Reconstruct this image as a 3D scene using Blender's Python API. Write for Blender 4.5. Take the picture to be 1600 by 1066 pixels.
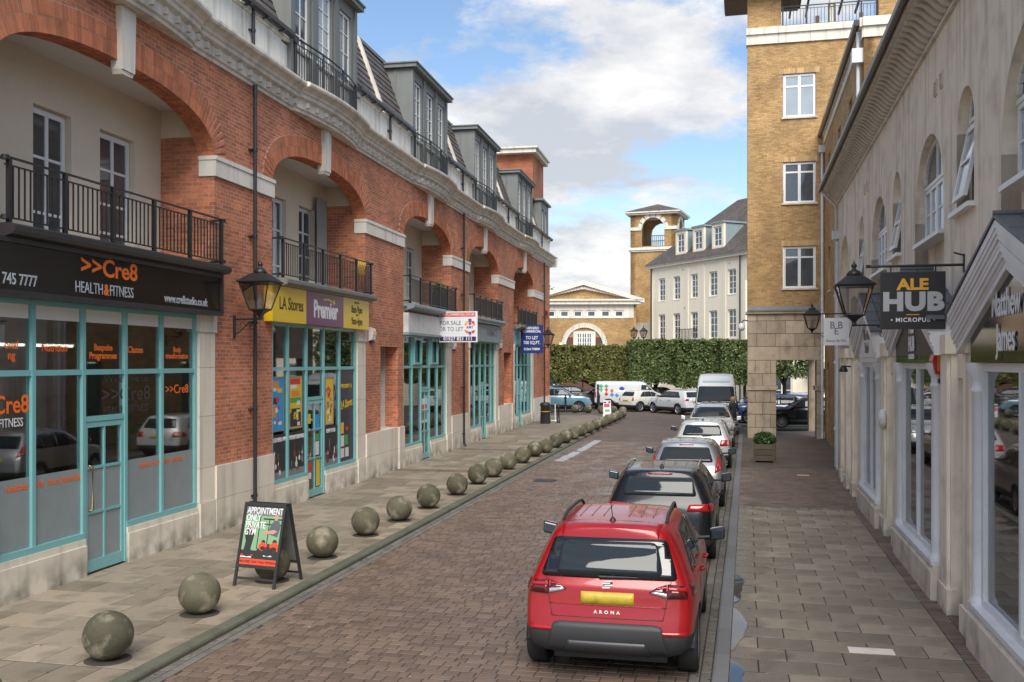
import bpy, bmesh, math, random
from math import sin, cos, pi, radians, sqrt, atan2
from mathutils import Vector, Matrix
from mathutils.bvhtree import BVHTree
random.seed(7)
R = random.uniform
SC = bpy.context.scene
COL = SC.collection
for o in list(bpy.data.objects): bpy.data.objects.remove(o)

# ------------------------------------------------------------------ camera
F = 1550.0; HOR = 566.0; CAMZ = 3.2
cam = bpy.data.objects.new('camera', bpy.data.cameras.new('camera')); COL.objects.link(cam)
cam.location = (0, 0, CAMZ); cam.rotation_euler = (pi/2, 0, 0)
cam.data.sensor_width = 36; cam.data.lens = 36*F/1600; cam.data.shift_y = (HOR-533)/1600
cam.data.clip_start = .1; cam.data.clip_end = 3000
SC.camera = cam
# ------------------------------------------------------------------ sky and sun
SUN_EL, SUN_AZ = radians(46), radians(178)      # azimuth clockwise from +Y
w = bpy.data.worlds.new('World'); SC.world = w; w.use_nodes = True
nt = w.node_tree; nt.nodes.clear(); N = nt.nodes.new; L = nt.links.new
out = N('ShaderNodeOutputWorld'); mixs = N('ShaderNodeMixShader'); b1 = N('ShaderNodeBackground'); b2 = N('ShaderNodeBackground')
sky = N('ShaderNodeTexSky'); sky.sky_type = 'NISHITA'; sky.sun_disc = False; sky.sun_elevation = SUN_EL; sky.sun_rotation = SUN_AZ
sky.dust_density = .4; sky.ozone_density = 3.0; sky.air_density = 1.1
L(sky.outputs[0], b1.inputs[0]); b1.inputs[1].default_value = .075
tc = N('ShaderNodeTexCoord'); sep = N('ShaderNodeSeparateXYZ'); L(tc.outputs['Generated'], sep.inputs[0])
mx = N('ShaderNodeMath'); mx.operation = 'MAXIMUM'; L(sep.outputs[2], mx.inputs[0]); mx.inputs[1].default_value = 0.0
ad = N('ShaderNodeMath'); ad.operation = 'ADD'; L(mx.outputs[0], ad.inputs[0]); ad.inputs[1].default_value = .22
def vdiv(a):
    m = N('ShaderNodeMath'); m.operation = 'DIVIDE'; L(a, m.inputs[0]); L(ad.outputs[0], m.inputs[1]); return m.outputs[0]
cmb = N('ShaderNodeCombineXYZ'); L(vdiv(sep.outputs[0]), cmb.inputs[0]); L(vdiv(sep.outputs[1]), cmb.inputs[1])
def noise(scale, off, det=9, rough=.62, vec=cmb):
    mp = N('ShaderNodeMapping'); mp.inputs['Location'].default_value = off; L(vec.outputs[0], mp.inputs[0])
    n = N('ShaderNodeTexNoise'); n.inputs['Scale'].default_value = scale; n.inputs['Detail'].default_value = det; n.inputs['Roughness'].default_value = rough
    L(mp.outputs[0], n.inputs['Vector']); return n
n1 = noise(1.55, (3.4, 1.3, 0)); n2 = noise(2.6, (9.0, 4.36, 2.0), 8, .6)
r1 = N('ShaderNodeValToRGB'); r1.color_ramp.elements[0].position = .47; r1.color_ramp.elements[1].position = .56
L(n1.outputs[0], r1.inputs[0])
r2 = N('ShaderNodeValToRGB'); e = r2.color_ramp.elements; e[0].position = .40; e[0].color = (.46, .48, .52, 1); e[1].position = .62; e[1].color = (.80, .78, .76, 1)
L(n2.outputs[0], r2.inputs[0]); L(r2.outputs[0], b2.inputs[0]); b2.inputs[1].default_value = .60
mf = N('ShaderNodeMath'); mf.operation = 'MULTIPLY'; L(r1.outputs[0], mf.inputs[0]); mf.inputs[1].default_value = .95
L(mf.outputs[0], mixs.inputs[0]); L(b1.outputs[0], mixs.inputs[1]); L(b2.outputs[0], mixs.inputs[2]); L(mixs.outputs[0], out.inputs[0])
sd = bpy.data.lights.new('sun', 'SUN'); sd.energy = 2.0; sd.angle = radians(40); sd.color = (1, .95, .87)
so = bpy.data.objects.new('sun', sd); COL.objects.link(so)
d = Vector((sin(SUN_AZ)*cos(SUN_EL), cos(SUN_AZ)*cos(SUN_EL), sin(SUN_EL)))
so.rotation_euler = d.to_track_quat('Z', 'Y').to_euler(); so.location = (0, -20, 40)
vs = SC.view_settings; vs.view_transform = 'Standard'; vs.look = 'None'; vs.gamma = 1; vs.exposure = 1.22; vs.use_curve_mapping = False

# ------------------------------------------------------------------ helpers
def px(x, y, z=0.0):
    """ground point seen at photo pixel (x, y) on the level z (layout survey)"""
    Y = (CAMZ-z)*F/(y-HOR); return Vector(((x-800)/F*Y, Y, z))
def tag(o, label=None, cat=None, group=None, kind=None):
    if label: o['label'] = label
    if cat: o['category'] = cat
    if group: o['group'] = group
    if kind: o['kind'] = kind
    return o
def empty(name, loc=(0, 0, 0), rz=0, parent=None):
    o = bpy.data.objects.new(name, None); COL.objects.link(o); o.location = loc; o.rotation_euler = (0, 0, rz); o.empty_display_size = .2
    if parent: o.parent = parent
    return o
def thing(name, label, cat, loc=(0, 0, 0), rz=0, group=None):
    return tag(empty(name, loc, rz), label, cat, group)
def inst(name, mesh, parent=None, loc=(0, 0, 0), rz=0, sc=None):
    o = bpy.data.objects.new(name, mesh); COL.objects.link(o); o.location = loc; o.rotation_euler = (0, 0, rz)
    if sc: o.scale = sc
    if parent: o.parent = parent
    return o
def kids(o): return [c for c in bpy.data.objects if c.parent == o]
class Fr:
    def __init__(s, o=(0, 0), ea=(1, 0), en=(0, -1)):
        s.o, s.ea, s.en = o, ea, en; s.flip = (ea[0]*en[1]-ea[1]*en[0]) < 0
    def p(s, a, n, z): return (s.o[0]+a*s.ea[0]+n*s.en[0], s.o[1]+a*s.ea[1]+n*s.en[1], z)
WORLD = Fr((0, 0), (1, 0), (0, 1))
class MB:
    def __init__(s, fr=WORLD): s.v = []; s.f = []; s.m = []; s.sm = []; s.fr = fr; s.cur = 0; s.smooth = False
    def add(s, vs, fs, local=True):
        k = len(s.v)
        s.v += [s.fr.p(*v) for v in vs] if local else [tuple(v) for v in vs]
        fl = s.fr.flip if local else False
        for f in fs:
            f = [k+i for i in f]; s.f.append(f[::-1] if fl else f); s.m.append(s.cur); s.sm.append(s.smooth)
        return s
    def box(s, a0, a1, n0, n1, z0, z1):
        if a1 < a0: a0, a1 = a1, a0
        if n1 < n0: n0, n1 = n1, n0
        return s.add([(a0, n0, z0), (a1, n0, z0), (a1, n1, z0), (a0, n1, z0), (a0, n0, z1), (a1, n0, z1), (a1, n1, z1), (a0, n1, z1)],
              [(3, 2, 1, 0), (4, 5, 6, 7), (0, 1, 5, 4), (1, 2, 6, 5), (2, 3, 7, 6), (3, 0, 4, 7)])
    def prism(s, poly, n0, n1):            # poly in (a,z), ccw, extruded along n
        k = len(poly); v = [(a, n0, z) for a, z in poly]+[(a, n1, z) for a, z in poly]
        return s.add(v, [tuple(range(k)), tuple(range(2*k-1, k-1, -1))]+[(i+k, (i+1) % k+k, (i+1) % k, i) for i in range(k)])
    def prism_a(s, poly, a0, a1):          # poly in (n,z) extruded along a
        k = len(poly); v = [(a0, n, z) for n, z in poly]+[(a1, n, z) for n, z in poly]
        return s.add(v, [tuple(range(k-1, -1, -1)), tuple(range(k, 2*k))]+[(i, (i+1) % k, (i+1) % k+k, i+k) for i in range(k)])
    def prism_z(s, poly, z0, z1):          # poly in (a,n)
        k = len(poly); v = [(a, n, z0) for a, n in poly]+[(a, n, z1) for a, n in poly]
        return s.add(v, [tuple(range(k-1, -1, -1)), tuple(range(k, 2*k))]+[(i, (i+1) % k, (i+1) % k+k, i+k) for i in range(k)])
    def sheet(s, pts): return s.add(pts, [tuple(range(len(pts)))])
    def slab(s, a0, a1, n0, n1, z0, z1, c=.003):   # box with chamfered top, no bottom
        return s.add([(a0, n0, z0), (a1, n0, z0), (a1, n1, z0), (a0, n1, z0), (a0, n0, z1-c), (a1, n0, z1-c), (a1, n1, z1-c), (a0, n1, z1-c),
              (a0+c, n0+c, z1), (a1-c, n0+c, z1), (a1-c, n1-c, z1), (a0+c, n1-c, z1)],
              [(0, 1, 5, 4), (1, 2, 6, 5), (2, 3, 7, 6), (3, 0, 4, 7), (4, 5, 9, 8), (5, 6, 10, 9), (6, 7, 11, 10), (7, 4, 8, 11), (8, 9, 10, 11)])
    def tube(s, pts, r, seg=8, cap=True, r1=None):
        P = [Vector(s.fr.p(*p)) for p in pts]; n = len(P); up = Vector((0, 0, 1)); V = []
        for i in range(n):
            t = (P[min(i+1, n-1)]-P[max(i-1, 0)]).normalized(); u = t.cross(up)
            if u.length < 1e-3: u = t.cross(Vector((1, 0, 0)))
            u.normalize(); q = t.cross(u); rr = r if r1 is None else r+(r1-r)*i/(n-1)
            V += [P[i]+(u*cos(2*pi*k/seg)+q*sin(2*pi*k/seg))*rr for k in range(seg)]
        fs = [(i*seg+k, i*seg+(k+1) % seg, (i+1)*seg+(k+1) % seg, (i+1)*seg+k) for i in range(n-1) for k in range(seg)]
        sm = s.smooth; s.smooth = True; s.add(V, fs, False); s.smooth = sm
        if cap: s.add(V[:seg], [tuple(range(seg-1, -1, -1))], False); s.add(V[-seg:], [tuple(range(seg))], False)
        return s
    def lathe(s, prof, c=(0, 0), seg=16, smooth=True, rot=0):    # prof (r,z) bottom to top
        V = []; cx, cy = s.fr.p(c[0], c[1], 0)[:2]
        for r, z in prof: V += [(cx+r*cos(2*pi*k/seg+rot), cy+r*sin(2*pi*k/seg+rot), z) for k in range(seg)]
        sm = s.smooth; s.smooth = smooth
        s.add(V, [(i*seg+k, i*seg+(k+1) % seg, (i+1)*seg+(k+1) % seg, (i+1)*seg+k) for i in range(len(prof)-1) for k in range(seg)], False)
        s.smooth = sm
        s.add(V[:seg], [tuple(range(seg-1, -1, -1))], False); s.add(V[-seg:], [tuple(range(seg))], False); return s
    def sweep(s, prof, path):             # prof (n,z) list; path list of (a, extra n)
        k = len(prof); V = [(a, n+e*(1 if j not in (0, k-1) else 0), z) for a, e in path for j, (n, z) in enumerate(prof)]
        return s.add(V, [(i*k+j, (i+1)*k+j, (i+1)*k+j+1, i*k+j+1) for i in range(len(path)-1) for j in range(k-1)]+[tuple(range(k)), tuple(range(len(V)-1, len(V)-k-1, -1))])
    def wall(s, a0, a1, z0, z1, n0, n1, holes=(), back=True):   # front plane n1, back n0; rectangular holes (a0,a1,z0,z1)
        A = sorted({a0, a1, *[h[0] for h in holes], *[h[1] for h in holes]}); Z = sorted({z0, z1, *[h[2] for h in holes], *[h[3] for h in holes]})
        def solid(i, j):
            if i < 0 or j < 0 or i >= len(A)-1 or j >= len(Z)-1: return False
            a = (A[i]+A[i+1])/2; z = (Z[j]+Z[j+1])/2
            return not any(h[0] < a < h[1] and h[2] < z < h[3] for h in holes)
        for i in range(len(A)-1):
            for j in range(len(Z)-1):
                if not solid(i, j): continue
                p, q, u, v = A[i], A[i+1], Z[j], Z[j+1]
                s.add([(p, n1, u), (q, n1, u), (q, n1, v), (p, n1, v)], [(3, 2, 1, 0)])
                if back: s.add([(p, n0, u), (q, n0, u), (q, n0, v), (p, n0, v)], [(0, 1, 2, 3)])
                if not solid(i-1, j): s.add([(p, n0, u), (p, n1, u), (p, n1, v), (p, n0, v)], [(3, 2, 1, 0)])
                if not solid(i+1, j): s.add([(q, n0, u), (q, n1, u), (q, n1, v), (q, n0, v)], [(0, 1, 2, 3)])
                if not solid(i, j-1): s.add([(p, n0, u), (q, n0, u), (q, n1, u), (p, n1, u)], [(3, 2, 1, 0)])
                if not solid(i, j+1): s.add([(p, n0, v), (q, n0, v), (q, n1, v), (p, n1, v)], [(0, 1, 2, 3)])
        return s
    def arch_bay(s, ac, hw, zs, rise, ztop, n0, n1, ex=2.0, seg=28, zbot=None):   # wall over an arch, soffit included; zbot closes jambs
        pts = [(ac-hw*cos(pi*i/seg), zs+rise*(max(0, 1-abs(cos(pi*i/seg))**ex))**(1/ex)) for i in range(seg+1)]
        for (p, u), (q, v) in zip(pts, pts[1:]):
            s.add([(p, n1, u), (q, n1, v), (q, n1, ztop), (p, n1, ztop)], [(3, 2, 1, 0)])
            s.add([(p, n0, u), (q, n0, v), (q, n0, ztop), (p, n0, ztop)], [(0, 1, 2, 3)])
            s.add([(p, n0, u), (q, n0, v), (q, n1, v), (p, n1, u)], [(3, 2, 1, 0)])
        if zbot is not None:
            for a, fl in ((ac-hw, 1), (ac+hw, 0)):
                s.add([(a, n0, zbot), (a, n1, zbot), (a, n1, zs), (a, n0, zs)], [(0, 1, 2, 3) if fl else (3, 2, 1, 0)])
        return s
    def mesh(s, name, mats):
        me = bpy.data.meshes.new(name); me.from_pydata(s.v, [], s.f)
        if not isinstance(mats, (list, tuple)): mats = [mats]
        for m in mats: me.materials.append(m)
        me.polygons.foreach_set('material_index', s.m); me.polygons.foreach_set('use_smooth', s.sm); me.update(); return me
    def build(s, name, mats, parent=None, loc=None, rz=0):
        o = bpy.data.objects.new(name, s.mesh(name, mats)); COL.objects.link(o)
        if parent: o.parent = parent
        if loc is not None: o.location = loc; o.rotation_euler = (0, 0, rz)
        return o
def arch_ring(mb, ac, hw, zs, rise, ex, thick, n0, n1, bw=.075, rows=2, tmax=1.0):
    seg = 400; pts = [(ac-hw*cos(pi*i/seg), zs+rise*(max(0, 1-abs(cos(pi*i/seg))**ex))**(1/ex)) for i in range(seg+1)]
    acc = 0; last = 0; pos = []; mb.ring = []
    for i in range(1, seg+1):
        acc += math.dist(pts[i], pts[i-1])
        if acc >= bw: pos.append((last, i)); last = i; acc = 0
    for (i, j) in pos:
        (x0, z0), (x1, z1) = pts[i], pts[j]; tx, tz = x1-x0, z1-z0; l = math.hypot(tx, tz); nx, nz = -tz/l, tx/l
        g = .005
        mb.ring.append([(x0, z0), (x1, z1), (x1+nx*(thick+.005), z1+nz*(thick+.005)), (x0+nx*(thick+.005), z0+nz*(thick+.005))])
        for r in range(rows):
            a = thick*r/rows+(g if r else 0); b = thick*(r+1)/rows-g
            dx, dz = tx/l*g, tz/l*g; k0 = 1
            pr = n1+R(-.003, .003); fan = 1+.0
            mb.prism([(x0+nx*a+dx, z0+nz*a+dz), (x1+nx*a-dx, z1+nz*a-dz), (x1+nx*b-dx, z1+nz*b-dz), (x0+nx*b+dx, z0+nz*b+dz)], n0, pr)

# ------------------------------------------------------------------ materials
def mat(name, col, rough=.6, metal=0, var=.0, vs_=3.0, bump=0, bs=40, coat=0, spec=.5, streak=0, dirt=None, rnd=0, emit=None, alpha=None, det=5, wear=0, base_dirt=0, trans=0, ds=2.2, rvar=0, wet=0):
    m = bpy.data.materials.new(name); m.use_nodes = True; t = m.node_tree; B = t.nodes['Principled BSDF']; n = t.nodes.new; l = t.links.new
    B.inputs['Roughness'].default_value = rough; B.inputs['Metallic'].default_value = metal; B.inputs['Coat Weight'].default_value = coat
    B.inputs['Coat Roughness'].default_value = .04; B.inputs['Specular IOR Level'].default_value = spec; B.inputs['Transmission Weight'].default_value = trans
    B.inputs['Base Color'].default_value = (*col, 1)
    if emit: B.inputs['Emission Color'].default_value = (*col, 1); B.inputs['Emission Strength'].default_value = emit
    g = n('ShaderNodeTexCoord').outputs['Object']; cur = None
    def mul(fac_socket, lo, hi):
        nonlocal cur
        mr = n('ShaderNodeMapRange'); l(fac_socket, mr.inputs[0]); mr.inputs[3].default_value = lo; mr.inputs[4].default_value = hi
        mm = n('ShaderNodeMix'); mm.data_type = 'RGBA'; mm.blend_type = 'MULTIPLY'; mm.inputs[0].default_value = 1
        if cur is None: mm.inputs[6].default_value = (*col, 1)
        else: l(cur, mm.inputs[6])
        cc = n('ShaderNodeCombineColor'); [l(mr.outputs[0], cc.inputs[i]) for i in range(3)]; l(cc.outputs[0], mm.inputs[7]); cur = mm.outputs[2]
    def nz(scale, vec=g, det_=det, sc=None):
        if sc:
            mp = n('ShaderNodeMapping'); mp.inputs['Scale'].default_value = sc; l(vec, mp.inputs[0]); vec = mp.outputs[0]
        x = n('ShaderNodeTexNoise'); x.inputs['Scale'].default_value = scale; x.inputs['Detail'].default_value = det_; l(vec, x.inputs['Vector']); return x.outputs[0]
    if var:
        s = nz(vs_); mul(s, 1-var*1.6, 1+var*1.6); s = nz(vs_*6); mul(s, 1-var*.7, 1+var*.7)
    if rnd:
        oi = n('ShaderNodeObjectInfo').outputs['Random']; gi = n('ShaderNodeNewGeometry').outputs['Random Per Island']
        a = n('ShaderNodeMath'); a.operation = 'ADD'; l(oi, a.inputs[0]); l(gi, a.inputs[1]); f = n('ShaderNodeMath'); f.operation = 'FRACT'; l(a.outputs[0], f.inputs[0])
        mul(f.outputs[0], 1-rnd, 1+rnd)
    def stain(fac, colr, amt):
        nonlocal cur
        mm = n('ShaderNodeMix'); mm.data_type = 'RGBA'
        if cur is None: mm.inputs[6].default_value = (*col, 1)
        else: l(cur, mm.inputs[6])
        mm.inputs[7].default_value = (*colr, 1)
        q = n('ShaderNodeMath'); q.operation = 'MULTIPLY'; l(fac, q.inputs[0]); q.inputs[1].default_value = amt; l(q.outputs[0], mm.inputs[0]); cur = mm.outputs[2]
    def ramp(s, a, b):
        mr = n('ShaderNodeMapRange'); l(s, mr.inputs[0]); mr.inputs[1].default_value = a; mr.inputs[2].default_value = b; return mr.outputs[0]
    if streak: stain(ramp(nz(1.0, sc=(5, 5, .35)), .5, .72), (.09, .085, .07), streak)
    if dirt: stain(ramp(nz(ds), .5, .75), dirt[:3], dirt[3])
    if wear: stain(ramp(nz(9), .6, .75), tuple(min(1, c*1.7+.05) for c in col), wear)
    if base_dirt:       # algae and splash dirt up to about half a metre above the pavement
        sp = n('ShaderNodeSeparateXYZ'); l(g, sp.inputs[0]); hgt = ramp(sp.outputs[2], .5, .0); q = n('ShaderNodeMath'); q.operation = 'MULTIPLY'
        l(hgt, q.inputs[0]); l(ramp(nz(2.5), .4, .62), q.inputs[1]); stain(q.outputs[0], (.07, .075, .045), base_dirt)
    wetf = None
    if wet:     # damp strip along the right hand kerb: distance from the kerb line in world metres
        sp = n('ShaderNodeSeparateXYZ'); l(n('ShaderNodeNewGeometry').outputs['Position'], sp.inputs[0])
        a = n('ShaderNodeMath'); a.operation = 'MULTIPLY_ADD'; l(sp.outputs[1], a.inputs[0]); a.inputs[1].default_value = -.237; a.inputs[2].default_value = .3645
        b = n('ShaderNodeMath'); b.operation = 'ADD'; l(a.outputs[0], b.inputs[0]); l(sp.outputs[0], b.inputs[1])
        x = n('ShaderNodeTexNoise'); x.inputs['Scale'].default_value = 1.7; x.inputs['Detail'].default_value = 5; l(n('ShaderNodeNewGeometry').outputs['Position'], x.inputs['Vector'])
        c = n('ShaderNodeMath'); c.operation = 'MULTIPLY_ADD'; l(x.outputs[0], c.inputs[0]); c.inputs[1].default_value = -2.2; l(b.outputs[0], c.inputs[2])
        near = ramp(c.outputs[0], -.40, -.75); pos = ramp(b.outputs[0], -.3, -.1); q = n('ShaderNodeMath'); q.operation = 'MULTIPLY'; l(near, q.inputs[0]); l(pos, q.inputs[1]); wetf = q.outputs[0]
        stain(wetf, tuple(v*.33 for v in col), .9)
    if cur is not None: l(cur, B.inputs['Base Color'])
    if rvar:
        mr = n('ShaderNodeMapRange'); l(nz(1.1), mr.inputs[0]); mr.inputs[1].default_value = .4; mr.inputs[2].default_value = .62; mr.inputs[3].default_value = rough; mr.inputs[4].default_value = max(.05, rough-rvar); l(mr.outputs[0], B.inputs['Roughness'])
        if wetf is not None:
            z = n('ShaderNodeMix'); l(wetf, z.inputs[0]); l(mr.outputs[0], z.inputs[2]); z.inputs[3].default_value = .16; l(z.outputs[0], B.inputs['Roughness'])
    if bump:
        bp = n('ShaderNodeBump'); bp.inputs['Strength'].default_value = 1; bp.inputs['Distance'].default_value = bump; l(nz(bs, det_=3), bp.inputs['Height']); l(bp.outputs[0], B.inputs['Normal'])
    return m
def brick_mat(name, c1, c2, mortar, bw=.225, bh=.075, ms=.010, mode='xy', patches=None, rough=.85, blen=.02, dark=(.1, .05, .035)):
    m = bpy.data.materials.new(name); m.use_nodes = True; t = m.node_tree; B = t.nodes['Principled BSDF']; n = t.nodes.new; l = t.links.new
    g = n('ShaderNodeTexCoord').outputs['Object']; sp = n('ShaderNodeSeparateXYZ'); l(g, sp.inputs[0]); cb = n('ShaderNodeCombineXYZ')
    if mode == 'xy':
        a = n('ShaderNodeMath'); a.operation = 'ADD'; l(sp.outputs[0], a.inputs[0]); l(sp.outputs[1], a.inputs[1]); l(a.outputs[0], cb.inputs[0]); l(sp.outputs[2], cb.inputs[1])
    else: l(sp.outputs[1], cb.inputs[0]); l(sp.outputs[0], cb.inputs[1])
    b = n('ShaderNodeTexBrick'); l(cb.outputs[0], b.inputs['Vector']); b.inputs['Scale'].default_value = 1; b.inputs['Brick Width'].default_value = bw; b.inputs['Row Height'].default_value = bh
    b.inputs['Mortar Size'].default_value = ms*.5; b.inputs['Mortar Smooth'].default_value = .3; b.inputs['Color1'].default_value = (*c1, 1); b.inputs['Color2'].default_value = (*c2, 1); b.inputs['Mortar'].default_value = (*mortar, 1); b.inputs['Bias'].default_value = 0
    def nz(s, d=5):
        x = n('ShaderNodeTexNoise'); x.inputs['Scale'].default_value = s; x.inputs['Detail'].default_value = d; l(g, x.inputs['Vector']); return x.outputs[0]
    def mr(s, a, b_, c, d):
        x = n('ShaderNodeMapRange'); l(s, x.inputs[0]); [setattr(x.inputs[i+1], 'default_value', v) for i, v in enumerate((a, b_, c, d))]; return x.outputs[0]
    cur = b.outputs['Color']
    for sc, lo, hi in ((.9, .72, 1.28), (14, .8, 1.2)):
        mm = n('ShaderNodeMix'); mm.data_type = 'RGBA'; mm.blend_type = 'MULTIPLY'; mm.inputs[0].default_value = 1; l(cur, mm.inputs[6]); cc = n('ShaderNodeCombineColor'); s = mr(nz(sc), .25, .75, lo, hi)
        [l(s, cc.inputs[i]) for i in range(3)]; l(cc.outputs[0], mm.inputs[7]); cur = mm.outputs[2]
    mm = n('ShaderNodeMix'); mm.data_type = 'RGBA'; l(mr(nz(.6, 8), .55, .8, 0, .6), mm.inputs[0]); l(cur, mm.inputs[6]); mm.inputs[7].default_value = (*dark, 1); l(mm.outputs[2], B.inputs['Base Color'])
    B.inputs['Roughness'].default_value = rough
    bp = n('ShaderNodeBump'); bp.inputs['Distance'].default_value = .012; iv = n('ShaderNodeMath'); iv.operation = 'SUBTRACT'; iv.inputs[0].default_value = 1; l(b.outputs['Fac'], iv.inputs[1])
    ad_ = n('ShaderNodeMath'); ad_.operation = 'MULTIPLY_ADD'; l(nz(60, 3), ad_.inputs[0]); ad_.inputs[1].default_value = .35; l(iv.outputs[0], ad_.inputs[2]); l(ad_.outputs[0], bp.inputs['Height']); l(bp.outputs[0], B.inputs['Normal'])
    return m
def glass_mat(name, tint=(.85, .9, .9), base=.06, power=.9):
    m = bpy.data.materials.new(name); m.use_nodes = True; t = m.node_tree; t.nodes.clear(); n = t.nodes.new; l = t.links.new
    o = n('ShaderNodeOutputMaterial'); mx_ = n('ShaderNodeMixShader'); tr = n('ShaderNodeBsdfTransparent'); gl = n('ShaderNodeBsdfGlossy'); tr.inputs[0].default_value = (*tint, 1)
    gl.inputs['Roughness'].default_value = .02; fr = n('ShaderNodeFresnel'); fr.inputs[0].default_value = 1.5; mr = n('ShaderNodeMapRange'); l(fr.outputs[0], mr.inputs[0])
    mr.inputs[3].default_value = base; mr.inputs[4].default_value = power; l(mr.outputs[0], mx_.inputs[0]); l(tr.outputs[0], mx_.inputs[1]); l(gl.outputs[0], mx_.inputs[2]); l(mx_.outputs[0], o.inputs[0]); return m
M = {}
M['brick'] = brick_mat('red_brick', (.66, .215, .095), (.40, .125, .06), (.50, .42, .34), ms=.013)
M['arch_brick'] = mat('arch_brick', (.54, .185, .09), .85, var=.14, vs_=1.2, rnd=.24, bump=.003, bs=60, dirt=(.1, .06, .045, .45))
M['mortar'] = mat('mortar', (.50, .42, .34), .9, var=.1)
M['buff'] = brick_mat('buff_brick', (.52, .315, .125), (.35, .20, .07), (.46, .38, .27), dark=(.22, .14, .07), ms=.013)
M['orange_brick'] = brick_mat('orange_brick', (.48, .16, .07), (.38, .12, .055), (.4, .3, .25))
M['stone'] = mat('cream_stone', (.76, .69, .58), .8, var=.06, vs_=2, bump=.003, bs=70, streak=.25, rnd=.06, base_dirt=.75)
M['band'] = mat('white_cast_stone', (.76, .71, .63), .75, var=.05, bump=.002, streak=.3)
M['cornice'] = mat('weathered_cast_stone', (.72, .67, .59), .8, var=.08, vs_=3, streak=.35, bump=.003, dirt=(.12, .11, .09, .3))
M['parapet'] = mat('stained_white_panel', (.80, .78, .72), .75, var=.05, streak=.45, rnd=.05, dirt=(.25, .22, .18, .3))
M['render'] = mat('cream_render', (.74, .64, .50), .9, var=.04, bump=.002, bs=150)
M['ceil'] = mat('balcony_soffit', (.74, .72, .67), .9, var=.04)
M['tan_stone'] = mat('tan_ashlar', (.50, .40, .29), .85, var=.1, vs_=4, rnd=.18, bump=.003, bs=60, dirt=(.1, .08, .06, .5), streak=.3)
M['wallcream'] = mat('grey_cream_render', (.87, .775, .64), .9, var=.05, vs_=1.2, bump=.002, bs=120, streak=.38, dirt=(.40, .35, .28, .5), base_dirt=.75)
M['plinth_tan'] = mat('tan_plinth_stone', (.68, .60, .51), .85, var=.08, bump=.003, bs=60, dirt=(.12, .09, .07, .55), rnd=.08)
M['teal'] = mat('teal_paint', (.20, .47, .48), .35, var=.05, coat=.3)
M['teal_light'] = mat('bright_teal_paint', (.10, .50, .45), .4, var=.04)
M['white'] = mat('white_upvc', (.78, .78, .77), .35, var=.03)
M['whitepaint'] = mat('white_painted_timber', (.72, .73, .75), .4, var=.04, dirt=(.4, .38, .34, .25))
M['iron'] = mat('black_iron', (.018, .019, .021), .4, var=.1)
M['gutter'] = mat('black_gutter', (.03, .031, .035), .35, var=.1)
M['lead'] = mat('grey_lead_cladding', (.17, .18, .175), .55, metal=.0, var=.1, vs_=2, streak=.25)
M['lead2'] = mat('blue_grey_lead', (.24, .30, .32), .55, var=.12, streak=.2)
M['slate'] = mat('dark_slate', (.10, .082, .08), .55, var=.12, vs_=5, rnd=.3, bump=.003, bs=50, dirt=(.16, .14, .10, .4))
M['tile'] = brick_mat('brown_roof_tiles', (.12, .10, .09), (.085, .07, .062), (.03, .027, .025), bw=.3, bh=.2, ms=.03, rough=.7, dark=(.13, .12, .09))
M['winglass'] = mat('window_glass', (.07, .08, .09), .04, var=.3, vs_=1.2, spec=.9)
M['blindglass'] = mat('window_glass_with_blind', (.33, .38, .42), .08, var=.12, vs_=2, spec=.8)
M['shopglass'] = glass_mat('shop_glass', base=.19, power=.95)
M['frost'] = mat('frosted_film', (.26, .30, .31), .25, var=.08)
M['inner'] = mat('shop_interior', (.48, .45, .42), .8, var=.3, vs_=1.0)
M['inner_light'] = mat('shop_ceiling', (.5, .48, .45), .8)
M['slab'] = mat('concrete_paving_slab', (.262, .218, .162), .70, var=.14, vs_=2.0, rnd=.26, bump=.002, bs=90, dirt=(.09, .075, .052, .75), rvar=.3, wet=1)
M['kerb'] = mat('mossy_kerb_stone', (.105, .105, .075), .75, var=.15, vs_=4, rnd=.1, bump=.003, bs=80, dirt=(.055, .065, .03, .8))
M['kerbgrey'] = mat('granite_kerb', (.165, .168, .172), .6, var=.08, vs_=8, rnd=.1, bump=.002, bs=150)
M['sett'] = mat('brown_block_paving', (.155, .108, .080), .66, var=.2, vs_=.9, rnd=.26, rvar=.35, wear=.15, bump=.002, bs=60, dirt=(.055, .045, .042, .6), ds=.9)
M['sett_edge'] = mat('grey_channel_block', (.135, .125, .108), .65, var=.15, vs_=1.5, rnd=.2, bump=.002, bs=60)
M['joint'] = mat('sand_joint', (.042, .036, .028), .95, var=.2, vs_=8)
M['roadfar'] = brick_mat('block_paved_road', (.155, .112, .086), (.122, .09, .073), (.06, .048, .04), bw=.2, bh=.155, ms=.014, mode='road', rough=.7, dark=(.10, .085, .08))
M['pavfar'] = brick_mat('slab_pavement', (.22, .187, .142), (.19, .158, .12), (.07, .06, .05), bw=.75, bh=.6, ms=.014, mode='road', rough=.75, dark=(.12, .105, .085))
M['herring'] = brick_mat('small_block_pavement', (.155, .122, .093), (.122, .095, .072), (.05, .042, .035), bw=.2, bh=.1, ms=.012, mode='road', rough=.75, dark=(.10, .085, .07))
M['asphalt'] = mat('plaza_paving', (.11, .095, .085), .8, var=.12, vs_=.6, bump=.002, bs=60)
M['grass'] = mat('far_ground', (.06, .07, .04), .9, var=.2, vs_=.1)
M['water'] = glass_mat('puddle_water', (.62, .60, .57), .09, 1.0)
M['sphere'] = mat('lichened_stone_ball', (.088, .082, .050), .85, rnd=.22, var=.26, vs_=5, bump=.006, bs=45, dirt=(.42, .37, .28, .85), wear=.45, ds=4.2)
M['rubber'] = mat('tyre_rubber', (.018, .018, .019), .75, var=.1)
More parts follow.
